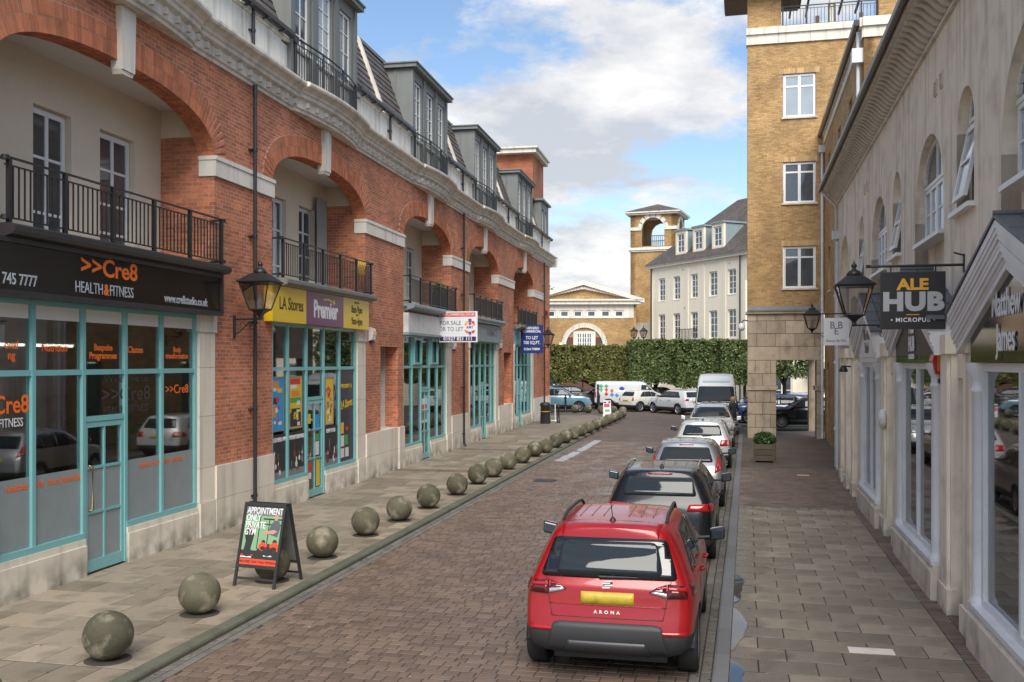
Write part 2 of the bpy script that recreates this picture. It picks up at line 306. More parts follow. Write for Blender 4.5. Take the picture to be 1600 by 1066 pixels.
M['plastic'] = mat('black_plastic', (.028, .029, .031), .5, var=.08)
M['gloss_black'] = mat('gloss_black', (.008, .008, .010), .08, coat=.6)
M['alloy'] = mat('alloy_wheel', (.42, .43, .45), .3, metal=.8)
M['carglass'] = mat('car_glass', (.022, .028, .032), .03, spec=.42)
M['red_lamp'] = mat('red_lamp_lens', (.42, .008, .012), .12, coat=.8)
M['clear_lamp'] = mat('clear_lamp_lens', (.5, .5, .52), .1, metal=.4, coat=.8)
M['dark_lamp'] = mat('dark_lamp_lens', (.09, .004, .006), .1, coat=.8)
M['chrome'] = mat('chrome', (.6, .6, .62), .12, metal=1)
M['plate'] = mat('yellow_number_plate', (.50, .37, .03), .45, var=.18, vs_=9, dirt=(.20, .15, .03, .9), ds=7)
M['plate_white'] = mat('white_number_plate', (.7, .7, .66), .4)
M['leaf'] = mat('hedge_leaves', (.115, .155, .048), .6, rnd=.5, var=.25, vs_=.6)
M['leaf2'] = mat('yellowing_hedge_leaves', (.16, .165, .045), .6, rnd=.5, var=.25, vs_=.6)
M['bark'] = mat('bark', (.075, .06, .045), .9, var=.2, bump=.01, bs=20)
M['lampglass'] = glass_mat('lantern_glass', (.86, .83, .80), .14, .9)
M['frame_white'] = mat('far_white_frame', (.75, .76, .78), .5)
def flat(name, c, r=.45, **k):
    if name not in M: M[name] = mat(name, c, r, **k)
    return M[name]
flat('sign_black', (.014, .013, .013), .12); flat('orange_vinyl', (.85, .17, .02)); flat('white_vinyl', (.78, .78, .8)); flat('grey_vinyl', (.42, .46, .5))
flat('yellow_sign', (.72, .49, .015), .3); flat('purple_sign', (.14, .028, .115), .3); flat('purple_dark', (.028, .016, .04), .3); flat('text_brown', (.05, .03, .01))
flat('board_white', (.72, .72, .74)); flat('board_red', (.62, .07, .04)); flat('board_navy', (.035, .02, .10)); flat('board_blue', (.012, .028, .17)); flat('text_grey', (.10, .10, .12))
flat('gold_vinyl', (.75, .38, .04)); flat('silver_letters', (.42, .43, .45)); flat('charcoal_sign', (.022, .02, .022), .5)

# ------------------------------------------------------------------ text
def text(name, s, size, m, parent, fr, a, z, n, align='CENTER', sx=1.0, off=0.0, ext=.003, shear=0, right=None, extra_rot=0, space=1.0):
    cu = bpy.data.curves.new('t', 'FONT'); cu.body = s; cu.size = size; cu.align_x = align; cu.align_y = 'CENTER'; cu.extrude = ext; cu.offset = off; cu.shear = shear
    cu.resolution_u = 3; cu.space_line = .9; cu.space_character = space
    t = bpy.data.objects.new('t', cu); COL.objects.link(t)
    me = bpy.data.meshes.new_from_object(t.evaluated_get(bpy.context.evaluated_depsgraph_get())) if False else bpy.data.meshes.new_from_object(t)
    bpy.data.objects.remove(t); bpy.data.curves.remove(cu)
    en = fr.en; rx, ry = -en[1]*1.0, en[0]*1.0      # viewer's right for a face whose outward normal is en
    o0 = Vector(fr.p(a, n, z)); ca, sa = cos(extra_rot), sin(extra_rot)
    for v in me.vertices:
        u, w_ = v.co.x*sx, v.co.y; u, w_ = u*ca-w_*sa, u*sa+w_*ca
        v.co = o0+Vector((rx*u+en[0]*v.co.z, ry*u+en[1]*v.co.z, w_))
    me.materials.clear(); me.materials.append(m); ob = bpy.data.objects.new(name, me); COL.objects.link(ob)
    if parent: ob.parent = parent
    return ob
def window(parent, fr, a0, a1, z0, z1, n, cols=2, rows=2, fm=None, gm=None, fw=.055, bw=.03, dep=.06, name='window', rowz=None, colsp=None, sill=None):
    fm = fm or M['white']; gm = gm or M['winglass']; m = MB(fr)
    m.box(a0, a1, n-dep, n, z0, z0+fw); m.box(a0, a1, n-dep, n, z1-fw, z1); m.box(a0, a0+fw, n-dep, n, z0+fw, z1-fw); m.box(a1-fw, a1, n-dep, n, z0+fw, z1-fw)
    for i in range(1, cols):
        a = a0+(a1-a0)*i/cols; b = bw*(1.7 if (cols == 2 and rows < 5) else 1); m.box(a-b/2, a+b/2, n-dep*.8, n-.006, z0+fw, z1-fw)
    for z in (rowz or [z0+(z1-z0)*j/rows for j in range(1, rows)]): m.box(a0+fw, a1-fw, n-dep*.7, n-.009, z-bw/2, z+bw/2)
    o = m.build(name, fm, parent)
    g = MB(fr); g.box(a0+fw*.5, a1-fw*.5, n-dep*.6, n-dep*.45, z0+fw*.5, z1-fw*.5); g.build('pane', gm, o)
    if sill: s = MB(fr); s.box(a0-.08, a1+.08, n-dep, n+.14, z0-.07, z0-.003); s.build('sill', sill, o)
    return o
# ================================================================== ground (street frame: u along the street, v to the left)
AS = radians(90-12.7); cS, sS = cos(AS), sin(AS)
def toS(x, y): return (x*cS+y*sS, -x*sS+y*cS)
def fromS(u, v): return (u*cS-v*sS, u*sS+v*cS)
ZR = -.07
terrain = MB(); terrain.sheet([(-700, -60, -.19), (700, -60, -.19), (700, 900, -.19), (-700, 900, -.19)]); tag(terrain.build('ground', M['grass']), kind='structure')
plaza = MB(); plaza.box(-70, 90, 52, 135, -.17, ZR-.008); tag(plaza.build('plaza', M['asphalt']), kind='structure')
def kL(Y): return -3.80+.2135*(Y-10.2)     # outer face of the left kerb
def kR(Y): return 2.06+.237*(Y-10.23)      # outer face of the right kerb
road_poly = [toS(kL(-2)-.1, -2), toS(kR(-2)+.1, -2), toS(kR(64)+.1, 64), toS(9.5, 75), toS(2, 75), toS(kL(62)-1.5, 62)]
rb = MB()
rb.prism_z([(u, v) for u, v in road_poly], -.16, ZR-.035)
road = rb.build('road', M['roadfar'], None, (0, 0, 0), AS); tag(road, kind='structure')
rf_ = MB(); rf_.prism_z([toS(kL(40), 40), toS(kR(40), 40)]+road_poly[2:5]+[toS(kL(62)-1.5, 62), toS(kL(58)-.1, 58)], -.15, ZR+.008); rf_.build('far_road_surface', M['roadfar'], road)
jb = MB(); jb.prism_z([toS(kL(4), 4), toS(kR(4), 4), toS(kR(40), 40), toS(kL(40), 40)], ZR-.03, ZR+.0085)
jo = jb.build('sand_joint', M['joint'], road)
# block paving, one row after another across the street
setts = []
u = 6.2
random.seed(11)
while u < 40.5:
    Yc = u*sS
    for _ in range(2): Yc = u*sS+0  # row centre on the street axis
    xl, vl = None, None
    # v extents where the row meets the kerbs
    def vk(k):
        lo, hi = -20, 20
        v = 0
        for _ in range(12):
            x, y = fromS(u, v); v += (x-k(y))*1.0 if True else 0
        return v
    # x decreases with v: x = u*cS - v*sS
    vR = 0; vL = 0
    for _ in range(12):
        x, y = fromS(u, vR); vR += (x-kR(y))*.9
        x, y = fromS(u, vL); vL += (x-kL(y))*.9
    v = vR+.24
    # kerb channel blocks lie along the kerb
    while v < vL-.24:
        wd = random.choice((.12, .165, .165, .235, .235)); e = min(v+wd, vL-.235)
        if e-v > .05: setts.append((u, u+.155, v, e, 0))
        v = e+.0001
    u += .155
for side in (0, 1):
    for row in (0, 1):
        u = 6.2+.05*row
        while u < 40.3:
            k = kL if side == 0 else kR; v = 0; um = u+.1
            for _ in range(12):
                x, y = fromS(um, v); v += (x-k(y))*.9
            v0 = v-.005-.115*(row+1) if side == 0 else v+.005+.115*row
            setts.append((u, u+.2, v0, v0+.112, 1)); u += .2
def dist_key(s): x, y = fromS(s[0], s[2]); return y
def inview(x, y, m=1.04): return y > 1 and abs(x/y) < .516*m and (CAMZ-ZR)*F/y < (1066-HOR)*1.03
vis = [s for s in setts if inview(*fromS((s[0]+s[1])/2, (s[2]+s[3])/2))]
rest_ = []
vis.sort(key=dist_key)
vis300 = [s for s in vis if not (-.1 < fromS(s[0], s[2])[0] < 1.9 and 9.9 < fromS(s[0], s[2])[1] < 14)][:296]
ids = set(map(id, vis300)); jn = .0060
cache = {}
for s in vis300:
    L_, W_ = s[1]-s[0], s[3]-s[2]; k = (round(L_, 2), round(W_, 2), s[4])
    if k not in cache:
        b = MB(); b.slab(-L_/2+jn*1.6, L_/2-jn*1.6, -W_/2+jn, W_/2-jn, -.03, 0, .003); cache[k] = b.mesh('paving_sett', M['sett_edge'] if s[4] else M['sett'])
    inst('paving_sett', cache[k], road, ((s[0]+s[1])/2, (s[2]+s[3])/2, ZR+.014+R(-.002, .002)))
b = MB(); be = MB()
for s in setts:
    if id(s) in ids: continue
    j = jn; (be if s[4] else b).slab(s[0]+j*1.5, s[1]-j*1.5, s[2]+j, s[3]-j, ZR-.02, ZR+.014+R(-.002, .002), .003)
tag(b.build('paving_setts', M['sett'], road), kind='stuff'); tag(be.build('channel_blocks', M['sett_edge'], road), kind='stuff')
# iron covers and the pale patches in the road
for (x, y, a, c) in ((852, 752, .3, .28),):
    p = px(x, y, ZR); u0, v0 = toS(p.x, p.y); g = MB(); g.box(u0-c, u0+c, v0-a, v0+a, ZR, ZR+.022); g.build('manhole_cover', M['plastic'], road)

def slabs(parent, edgeL, edgeR, Y0, Y1, pitch, lens, z, mats, name, many, skip=None, ang=None):
    pass
# ---- left pavement
FLo, FLx, FLy = Vector((-5.6, 18.65)), Vector((.1919, .9814)), Vector((-.9814, .1919))
def facL(Y): return -5.6+.1955*(Y-18.65)
lp = MB(); lp.prism_z([toS(facL(-2)-1.2, -2), toS(kL(-2)-.02, -2), toS(kL(57)-.02, 57), toS(kL(60)-.2, 60.2), toS(kL(60)-.9, 62.2), toS(kL(60)-2.6, 63.4), toS(kL(60)-5, 63.2), toS(facL(57)-1, 60.5)], -.15, -.034)
lpf = MB(); lpf.prism_z([toS(facL(42)-1.2, 42), toS(kL(42)-.02, 42), toS(kL(57)-.02, 57), toS(kL(60)-2, 60), toS(facL(57)-1, 60.5)], -.15, -.002)
pavL = lp.build('left_pavement', M['pavfar'], None, (0, 0, 0), AS); tag(pavL, kind='structure')
lpf.build('far_slab_paving', M['pavfar'], pavL); jm = MB(); jm.prism_z([toS(facL(4)-1.1, 4), toS(kL(4)-.03, 4), toS(kL(42)-.03, 42), toS(facL(42)-.9, 42)], -.03, -.0055); jm.build('sand_joint', M['joint'], pavL)
SL = []
def row_edges(u, kf, ff):
    vK = vF = 0
    for _ in range(14):
        x, y = fromS(u, vK); vK += (x-kf(y))*.9
        x, y = fromS(u, vF); vF += (x-ff(y))*.9
    return vK, vF
random.seed(5); u = 5.6; k = 0
while u < 42:
    vK, vF = row_edges(u+.3, kL, facL); v = vK+.17; v -= 0; first = True
    dark = (27.6 < u < 28.3) or (34.9 < u < 35.5)
    while v < vF-.02:
        wd = random.choice((.45, .6, .75, .9)) if not first else (.35 if k % 2 else .7)
        if dark: wd = .2
        first = False; e = min(v+wd, vF+.05)
        if vF-e < .12: e = vF+.05
        SL.append((u, u+.6, v, e, dark)); v = e
    u += .6; k += 1
def place_slabs(SL, parent, n_ind, zt, mkey, darkkey):
    vs2 = [s for s in SL if inview(*fromS((s[0]+s[1])/2, (s[2]+s[3])/2), 1.08) and not s[4]]; vs2.sort(key=lambda s: fromS(s[0], s[2])[1]); ids = {id(s) for s in vs2[:n_ind]}; cache = {}
    b = MB(); bd = MB(); j = .006; ju = .011
    for s in SL:
        c = ((s[0]+s[1])/2, (s[2]+s[3])/2); z = zt+R(-.0018, .0018)
        if id(s) in ids:
            L_, W_ = s[1]-s[0], s[3]-s[2]; k = (round(L_, 2), round(W_, 2))
            if k not in cache: q = MB(); q.slab(-L_/2+ju, L_/2-ju, -W_/2+j, W_/2-j, -.05, 0, .003); cache[k] = q.mesh('paving_slab', M[mkey])
            o = inst('paving_slab', cache[k], parent, (c[0], c[1], z)); o.rotation_euler = (R(-.002, .002), R(-.002, .002), R(-.004, .004))
        elif s[4]:
            for q in range(6): bd.slab(s[0]+q*.1+.005, s[0]+q*.1+.095, s[2]+.005, s[3]-.005, zt-.05, z, .005)
        else: b.slab(s[0]+ju, s[1]-ju, s[2]+j, s[3]-j, zt-.05, z, .006)
    if b.v: tag(b.build('paving_slabs', M[mkey], parent), kind='stuff')
    if bd.v: tag(bd.build('paving_blocks', M[darkkey], parent), kind='stuff')
place_slabs(SL, pavL, 290, 0.0, 'slab', 'sett')
# kerb stones, left
def kerb(pathf, u0, u1, wd, z1, parent, side, mt, ln=.9, n_ind=60):
    u = u0
    while u < u1:
        e = u+ln; v0 = v1 = 0
        for _ in range(14):
            x, y = fromS(u, v0); v0 += (x-pathf(y))*.9
            x, y = fromS(e, v1); v1 += (x-pathf(y))*.9
        m = MB(); s = side; g = .004; c = .012
        # kerb stone with a rounded outer edge
        rowA = [(u+g, v0), (e-g, v1)]
        prof = [(0, -.16), (0, z1-.03), (.012*s, z1-.008), (.035*s, z1), (wd*s, z1), (wd*s, -.16)]
        V = [(uu, vv+q, z) for (uu, vv) in rowA for q, z in prof]; n_ = len(prof)
        m.add(V, [(i, i+1, i+1+n_, i+n_) for i in range(n_-1)]+[tuple(range(n_)), tuple(range(2*n_-1, n_-1, -1))])
        m.build('kerb_stone', mt, parent); u = e
kerb(kL, 5.6, 57.5, .17, .004, pavL, 1, M['kerb'])
# kerb round the nose of the pavement
ck = []
p0 = fromS(57.6, 0); 
pts = []
Yk = 56.9; cx, cy = kL(59.2)-2.3, 60.2
nose = [(kL(Y), Y) for Y in (55.9, 57, 58, 59)]+[(kL(59)+.22, 60.0), (kL(59)+.15, 61.0), (kL(59)-.35, 62.0), (kL(59)-1.2, 62.9), (kL(59)-2.4, 63.4), (kL(59)-4.4, 63.5), (kL(59)-6.4, 63.0)]
for (a, b_) in zip(nose, nose[1:]):
    m = MB(); d_ = Vector((b_[0]-a[0], b_[1]-a[1])).normalized(); nn = Vector((-d_.y, d_.x))*.17; a_ = toS(*a); bb = toS(*b_); c_ = toS(b_[0]+nn.x, b_[1]+nn.y); e_ = toS(a[0]+nn.x, a[1]+nn.y)
    m.prism_z([a_, bb, c_, e_], -.16, .004); m.build('kerb_stone', M['kerb'], pavL)
nf = MB(); nf.prism_z([toS(*q) for q in [(kL(56), 56)]+nose[3:]+[(-2, 62.4), (0.5, 56)]], -.15, -.004); nf.build('pavement_nose', M['herring'], pavL)
# ---- right pavement
def facR(Y): return 4.81+.2346*(Y-9.92)
rp = MB(); rp.prism_z([toS(kR(-2)+.02, -2), toS(facR(-2)+2, -2), toS(facR(28)+1.2, 28), toS(facR(46)+1.2, 46), toS(kR(46)+.02, 46)], -.15, -.0055)
pavR = rp.build('right_pavement', M['joint'], None, (0, 0, 0), AS); tag(pavR, kind='structure')
rp = MB(); rp.prism_z([toS(kR(22.3)+.02, 22.3), toS(facR(21.9)+.6, 21.6), toS(facR(28)+2.2, 28), toS(facR(46)+6.2, 46), toS(kR(46)+.02, 46)], -.10, -.003)
rp.build('block_paving', M['herring'], pavR)
SR = []; EB = []
u = 5.6; k = 0; random.seed(3)
while u < 22.4:
    vK, vF = row_edges(u+.22, kR, facR); v = vK-.17; first = True; end = vF+.13
    while v > end+.01:
        wd = .6 if not first else (.3 if k % 2 else .6)
        first = False; e = max(v-wd, end)
        if e-end < .08: e = end
        SR.append((u, u+.45, e, v, False)); v = e
    for q in range(4):
        EB.append((u+q*.1125, u+q*.1125+.11, end-.21, end-.005)); EB.append((u+q*.1125, u+q*.1125+.11, end-.43, end-.215))
    u += .45; k += 1
place_slabs(SR, pavR, 260, 0.0, 'slab', 'sett')
b = MB()
for s in EB: b.slab(s[0]+.004, s[1]-.004, s[2]+.004, s[3]-.004, -.05, R(-.004, .004), .005)
tag(b.build('edge_blocks', M['sett'], pavR), kind='stuff')
kerb(kR, 5.6, 45, .17, .004, pavR, -1, M['kerbgrey'], 1.1)
# small block paving as geometry where it is still readable
b = MB(); u = 22.4
while u < 31:
    vK, vF = row_edges(u, kR, facR); v = vK-.17; o_ = (round(u/.1) % 2)*.1
    v -= 0
    b.slab(u+.004, u+.096, v-.1+.003, v-.003, -.05, R(-.003, .003), .004) if False else None
    x = v
    while x > vF-.4:
        wd = .2 if x < v else (.1 if o_ else .2)
        b.slab(u+.004, u+.096, x-wd+.004, x-.004, -.03, R(-.003, .003)+.001, .004); x -= wd
    u += .1
tag(b.build('small_paving_blocks', M['sett'], pavR), kind='stuff')
# white inspection cover set in the slabs, and two further up
for (x, y, a, c) in ((1361, 1018, .24, .10), (1255, 743, .16, .05), (1204, 786, .45, .09)):
    p = px(x, y); u0, v0 = toS(p.x, p.y); m = MB(); m.box(u0-c, u0+c, v0-a, v0+a, -.01, .012)
    m.build('inspection_cover', M['band'] if a < .4 else M['sett'], pavR)
# puddles along the right kerb
def puddle(Y0, Y1, wd, seed):
    random.seed(seed); n_ = 60; A, B_ = [], []
    for i in range(n_+1):
        t = i/n_; Y = Y0+(Y1-Y0)*t; env = sin(pi*t)**.5; w = wd*env*(1+.22*sin(7*t+seed)+.08*sin(23*t+seed*2)+R(-.03, .03)); x0 = kR(Y)+.185; A.append((x0, Y, .0055)); B_.append((x0+max(.01, w), Y, .0055))
    m = MB(); V = A+B_; m.add(V, [(i, i+n_+1, i+n_+2, i+1) for i in range(n_)]); tag(m.build('puddle', M['water']), kind='structure')
for q in ((9.0, 10.6, .17, 1), (11.0, 12.9, .15, 4), (13.2, 15.0, .13, 2)): puddle(*q)
fp = mat('faded_road_paint', (.36, .37, .40), .55, var=.25, vs_=6, dirt=(.16, .13, .11, .8), ds=5)
for (xa, ya, xb, yb, w_) in ((873, 722, 903, 707, .35), (905, 706, 935, 689, .30)):     # worn pale marks in the carriageway
    A, B2 = px(xa, ya, ZR), px(xb, yb, ZR); m = MB(); d_ = (B2-A).normalized(); q = Vector((d_.y, -d_.x, 0))*w_; z_ = ZR+.021
    random.seed(int(xa)); Lp, Rp = [], []
    for i in range(13): t = i/12; c = A+(B2-A)*t; Lp.append((c.x-q.x*R(.4, .6), c.y-q.y*R(.4, .6), z_)); Rp.append((c.x+q.x*R(.4, .6), c.y+q.y*R(.4, .6), z_))
    V = Lp+Rp; m.add(V, [(i, i+13, i+14, i+1) for i in range(12)]); tag(m.build('road_marking', fp), kind='structure')
# stone ball bollards
ball_px = [(163, 1035), (308, 962), (418, 911), (502, 873), (570, 838), (623, 815), (669, 795), (714, 774), (746, 757), (771, 746), (794, 734), (817, 724), (836, 714), (853, 708), (869, 700), (884, 693), (897, 687), (909, 682), (921, 677), (932, 672), (942, 667.5), (951, 663.5), (959, 660), (966, 656.5), (972, 653), (973.5, 649)]
ball_px = ball_px
sph = MB(); prof = [(max(.001, .262*sin(pi*i/16)), .262-.262*cos(pi*i/16)) for i in range(17)]; sph.lathe(prof, seg=28); from mathutils import noise as mnoise
balls = []
for q_ in range(6):
    sm = sph.mesh('stone_ball', M['sphere'])
    for v in sm.vertices:
        c_ = Vector((0, 0, .262)); d_ = v.co-c_; k_ = 1+.014*mnoise.noise(d_*5+Vector((q_*7, 0, 0)))+.008*mnoise.noise(d_*16+Vector((0, q_*5, 0)))
        if mnoise.noise(d_*7+Vector((3, q_*11, 1))) > .52: k_ -= .012
        v.co = c_+d_*k_
    balls.append(sm)
pad = MB(); pad.lathe([(.25, 0), (.23, .008)], seg=18); pm = pad.mesh('pad', M['joint'])
lab = ['stone ball at the near end of the row, pale streaks down its left side', 'second stone ball from the near end, with a pale line down its face', 'stone ball half hidden behind the gym A-board',
       'stone ball just beyond the gym A-board', 'stone ball two beyond the gym A-board, across from the convenience store door']
ords = ['third', 'fourth', 'fifth', 'sixth', 'seventh', 'eighth', 'ninth', 'tenth', 'eleventh', 'twelfth', 'thirteenth', 'fourteenth', 'fifteenth', 'sixteenth', 'seventeenth', 'eighteenth', 'nineteenth', 'twentieth', 'twenty-first', 'twenty-second', 'twenty-third', 'twenty-fourth', 'twenty-fifth', 'twenty-sixth']
random.seed(21)
bp_ = [px(a, c) for a, c in ball_px]
bp_ = [Vector((p.x, p.y+.10, 0)) for p in bp_]
bp_[2] = bp_[2]+Vector((.03, .06, 0)); nb = bp_[-1]
extra = [(nb.x-.45, nb.y+1.3), (nb.x-1.1, nb.y+2.1), (nb.x-1.9, nb.y+2.6), (nb.x-2.7, nb.y+2.8)]
for i, p in enumerate([(q.x, q.y) for q in bp_]+extra):
    if i < 5: l_ = lab[i]
    elif i < len(ball_px): l_ = f'lichened stone ball beyond the A-board, {ords[i-5]} one past it in the kerbside row'
    else: l_ = ['stone ball where the row turns at the far nose of the pavement', 'stone ball second after the far turn of the row', 'stone ball third after the far turn, behind the small sign board', 'stone ball ending the row near the two short posts'][i-len(ball_px)]
    o = thing('stone_ball_bollard', l_, 'bollard', (p[0], p[1], .0), R(0, 6), 'stone balls along the left kerb')
    c = inst('ball', balls[i % 6], o); c.rotation_euler = (0, 0, R(0, 6)); inst('base_pad', pm, o)
    c.scale = (1, 1, R(.97, 1.01))
p = px(-44, 1140); o = thing('stone_ball_bollard', 'stone ball cut off at the bottom left corner of the photo', 'bollard', (p.x, p.y, 0), 0, 'stone balls along the left kerb'); inst('ball', sm, o)

# litter: pale specks, gum and fallen leaves
random.seed(77); m = MB(); m2 = MB()
for k in range(240):
    Y = R(8.5, 34); x = R(kL(Y)-3.4, kR(Y)+2.6)
    if kL(Y)-.1 < x < kL(Y)+.3 or kR(Y)-.3 < x < kR(Y)+.1: continue
    z = ZR+.019 if kL(Y) < x < kR(Y) else .007; r_ = R(.008, .022); a_ = R(0, 6); (m if k % 3 == 0 else m2).sheet([(x+r_*cos(a_+t*1.2)*R(.6, 1), Y+r_*sin(a_+t*1.2)*R(.6, 1), z) for t in range(5)])
for k in range(500):     # leaf crumbs gathered along the kerbs
    Y = R(8.5, 45); s_ = random.choice((0, 1)); x = (kL(Y)+abs(random.gauss(0, .06))+.01) if s_ == 0 else (kR(Y)-abs(random.gauss(0, .06))-.01); r_ = R(.006, .02); a_ = R(0, 6)
    m2.sheet([(x+r_*cos(a_+t*1.2), Y+r_*sin(a_+t*1.2), ZR+.019+.0002*t) for t in range(4)])
tag(m.build('litter', flat('litter_white', (.5, .49, .46), .8)), 'pale scraps and gum spots scattered over the paving', 'litter', kind='stuff'); tag(m2.build('fallen_leaves', flat('leaf_litter', (.10, .065, .03), .9)), 'brown leaf crumbs scattered along the kerbs and paving', 'leaves', kind='stuff')
# ================================================================== left: red brick terrace with arched balconies
RZL = atan2(.9814, .1919)
terr = thing('brick_terrace', 'long red brick terrace with arched balconies, teal shopfronts and grey dormers', 'building', (-5.6, 18.65, 0), RZL)
FL = Fr((0, 0), (1, 0), (0, -1))
def Lw(a, n, z=0): return (-5.6+a*.1919+n*.9814, 18.65+a*.9814-n*.1919, z)
open_ = [(-5.95, 0.0), (2.54, 8.41), (11.88, 17.65), (20.4, 25.95), (29.6, 35.1)]
piers = [(-9.0, -5.95, 0), (0.0, 2.54, 0), (8.41, 11.88, 1), (17.65, 20.4, 0), (25.95, 29.6, 1), (35.1, 40.8, 2)]
ZB, ZT = 1.25, 8.9; SP = 7.0; RISE = .95; EX = 2.4; RD = 1.1
b = MB(FL); cr = MB(FL)
for (p0, p1, kind) in piers:
    if kind == 1:      # pier with a tall niche at pavement level
        c0, c1 = p0+1.3, p1-.55
        b.wall(p0, p1, ZB, ZT, -.35, 0, [(c0, c1, ZB, 3.65)]); b.box(c0-.05, c1+.05, -.75, -.7, ZB, 3.75); b.box(c0-.06, c0, -.75, -.35, ZB, 3.65); b.box(c1, c1+.06, -.75, -.35, ZB, 3.65); b.box(c0, c1, -.7, -.35, 3.65, 3.75)
    elif kind == 2:
        ac = 39.55; b.wall(p0, ac-.62, ZB, ZT, -.35, 0); b.wall(ac+.62, p1, ZB, ZT, -.35, 0); b.arch_bay(ac, .62, 5.6, .62, ZT, -.35, 0, 2); b.box(ac-.7, ac+.7, -.9, -.8, .0, 6.4); b.box(ac-.7, ac-.62, -.9, -.35, 0, 6.4); b.box(ac+.62, ac+.7, -.9, -.35, 0, 6.4)
        b.box(ac-.62, ac+.62, -.35, 0.0, ZB-1.2, 2.9) if False else None
    else: b.wall(p0, p1, ZB, ZT, -.35, 0)
    if kind != 2:
        b.box(p0, p0+.35, -RD, -.35, 4.8, 7.45); b.box(p1-.35, p1, -RD, -.35, 4.8, 7.45)
        for q_ in (p0+.003, p1-.35): cr = MB(FL); cr.box(q_, q_+.347, -RD, -.36, 7.453, 8.1); cr.build('balcony_side_wall', M['render'], terr)
    else: b.box(p0, p0+.35, -RD, -.35, 4.8, 7.45)
for (a0, a1) in open_: b.arch_bay((a0+a1)/2, (a1-a0)/2, SP, RISE, ZT, -.35, 0, EX)
b.box(40.45, 40.8, -9, -.35, 0, 9.2)                    # gable end towards the plaza
b.build('brick_wall', M['brick'], terr); 
# arches of radial bricks
for (a0, a1) in open_:
    r_ = MB(FL); arch_ring(r_, (a0+a1)/2, (a1-a0)/2, SP, RISE, EX, .47, -.004, .016, .078, 2); bk_ = MB(FL); [bk_.prism(q_, -.003, .009) for q_ in r_.ring]; bk_.build('arch_mortar', M['mortar'], terr); tag(r_.build('arch_bricks', M['arch_brick'], terr), kind='stuff')
    r_ = MB(FL); ac = (a0+a1)/2; hw = (a1-a0)/2    # soffit courses
    seg = 400; P = [(ac-hw*cos(pi*i/seg), SP+RISE*(max(0, 1-abs(cos(pi*i/seg))**EX))**(1/EX)) for i in range(seg+1)]; acc = 0; last = 0
    for i in range(1, seg+1):
        acc += math.dist(P[i], P[i-1])
        if acc >= .075:
            (x0, z0), (x1, z1) = P[last], P[i]; tx, tz = x1-x0, z1-z0; l_ = math.hypot(tx, tz); nx, nz_ = tz/l_, -tx/l_; g = .005; last = i; acc = 0
            for (q0, q1) in ((-.34, -.235), (-.225, -.12), (-.11, .0)):
                e_ = .008+R(-.002, .002); dx, dz = tx/l_*g, tz/l_*g
                r_.prism([(x0+dx+nx*e_, z0+dz+nz_*e_), (x1-dx+nx*e_, z1-dz+nz_*e_), (x1-dx, z1-dz), (x0+dx, z0+dz)], q0+g, q1-g)
    tag(r_.build('arch_soffit_bricks', M['arch_brick'], terr), kind='stuff')
m = MB(FL); m.arch_bay(39.55, .62, 5.6, .62, 6.5, -.3, .0, 2); r_ = MB(FL); arch_ring(r_, 39.55, .62, 5.6, .62, 2, .22, -.004, .012, .078, 1); tag(r_.build('arch_bricks', M['arch_brick'], terr), kind='stuff')
# keystones and impost bands
for (a0, a1) in open_:
    c = (a0+a1)/2; k = MB(FL); k.prism([(c-.17, 7.80), (c+.17, 7.80), (c+.20, 8.79), (c-.20, 8.79)], -.10, .11); k.prism([(c-.14, 7.73), (c+.14, 7.73), (c+.17, 7.797), (c-.17, 7.797)], -.09, .085); k.build('keystone', M['band'], terr)
for (p0, p1, kind) in piers:
    e1 = p1 if kind != 2 else 38.4; k = MB(FL)
    k.box(p0-.03, e1+.03, -.30, .05, 6.70, 7.0); k.box(p0-.045, e1+.045, -.30, .07, 7.003, 7.08); k.build('impost_band', M['band'], terr)
# stone bases: separate blocks on each pier
for (p0, p1, kind) in piers:
    spans = [(p0, p1)] if kind == 0 else ([(p0, p0+1.3), (p0+1.3, p1-.55), (p1-.55, p1)] if kind == 1 else [(p0, 38.9), (40.2, p1)])
    for si, (q0, q1) in enumerate(spans):
        rec = (kind == 1 and si == 1)
        n_ = max(1, round((q1-q0)/.95))
        for i in range(n_):
            a0 = q0+(q1-q0)*i/n_; a1 = q0+(q1-q0)*(i+1)/n_
            for (z0, z1) in ((-.14, .62), (.62, ZB)):
                s = MB(FL); pr = .055 if not rec else .02; c = .008
                s.box(a0+.003, a1-.003, -.5 if not rec else -.75, pr, z0+.003, z1-.003); s.build('stone_block', M['stone'], terr)
        s = MB(FL)
    if kind == 2:
        s = MB(FL); s.box(40.25, 40.85, -9, -.5, -.14, ZB-.003); s.build('stone_block', M['stone'], terr)
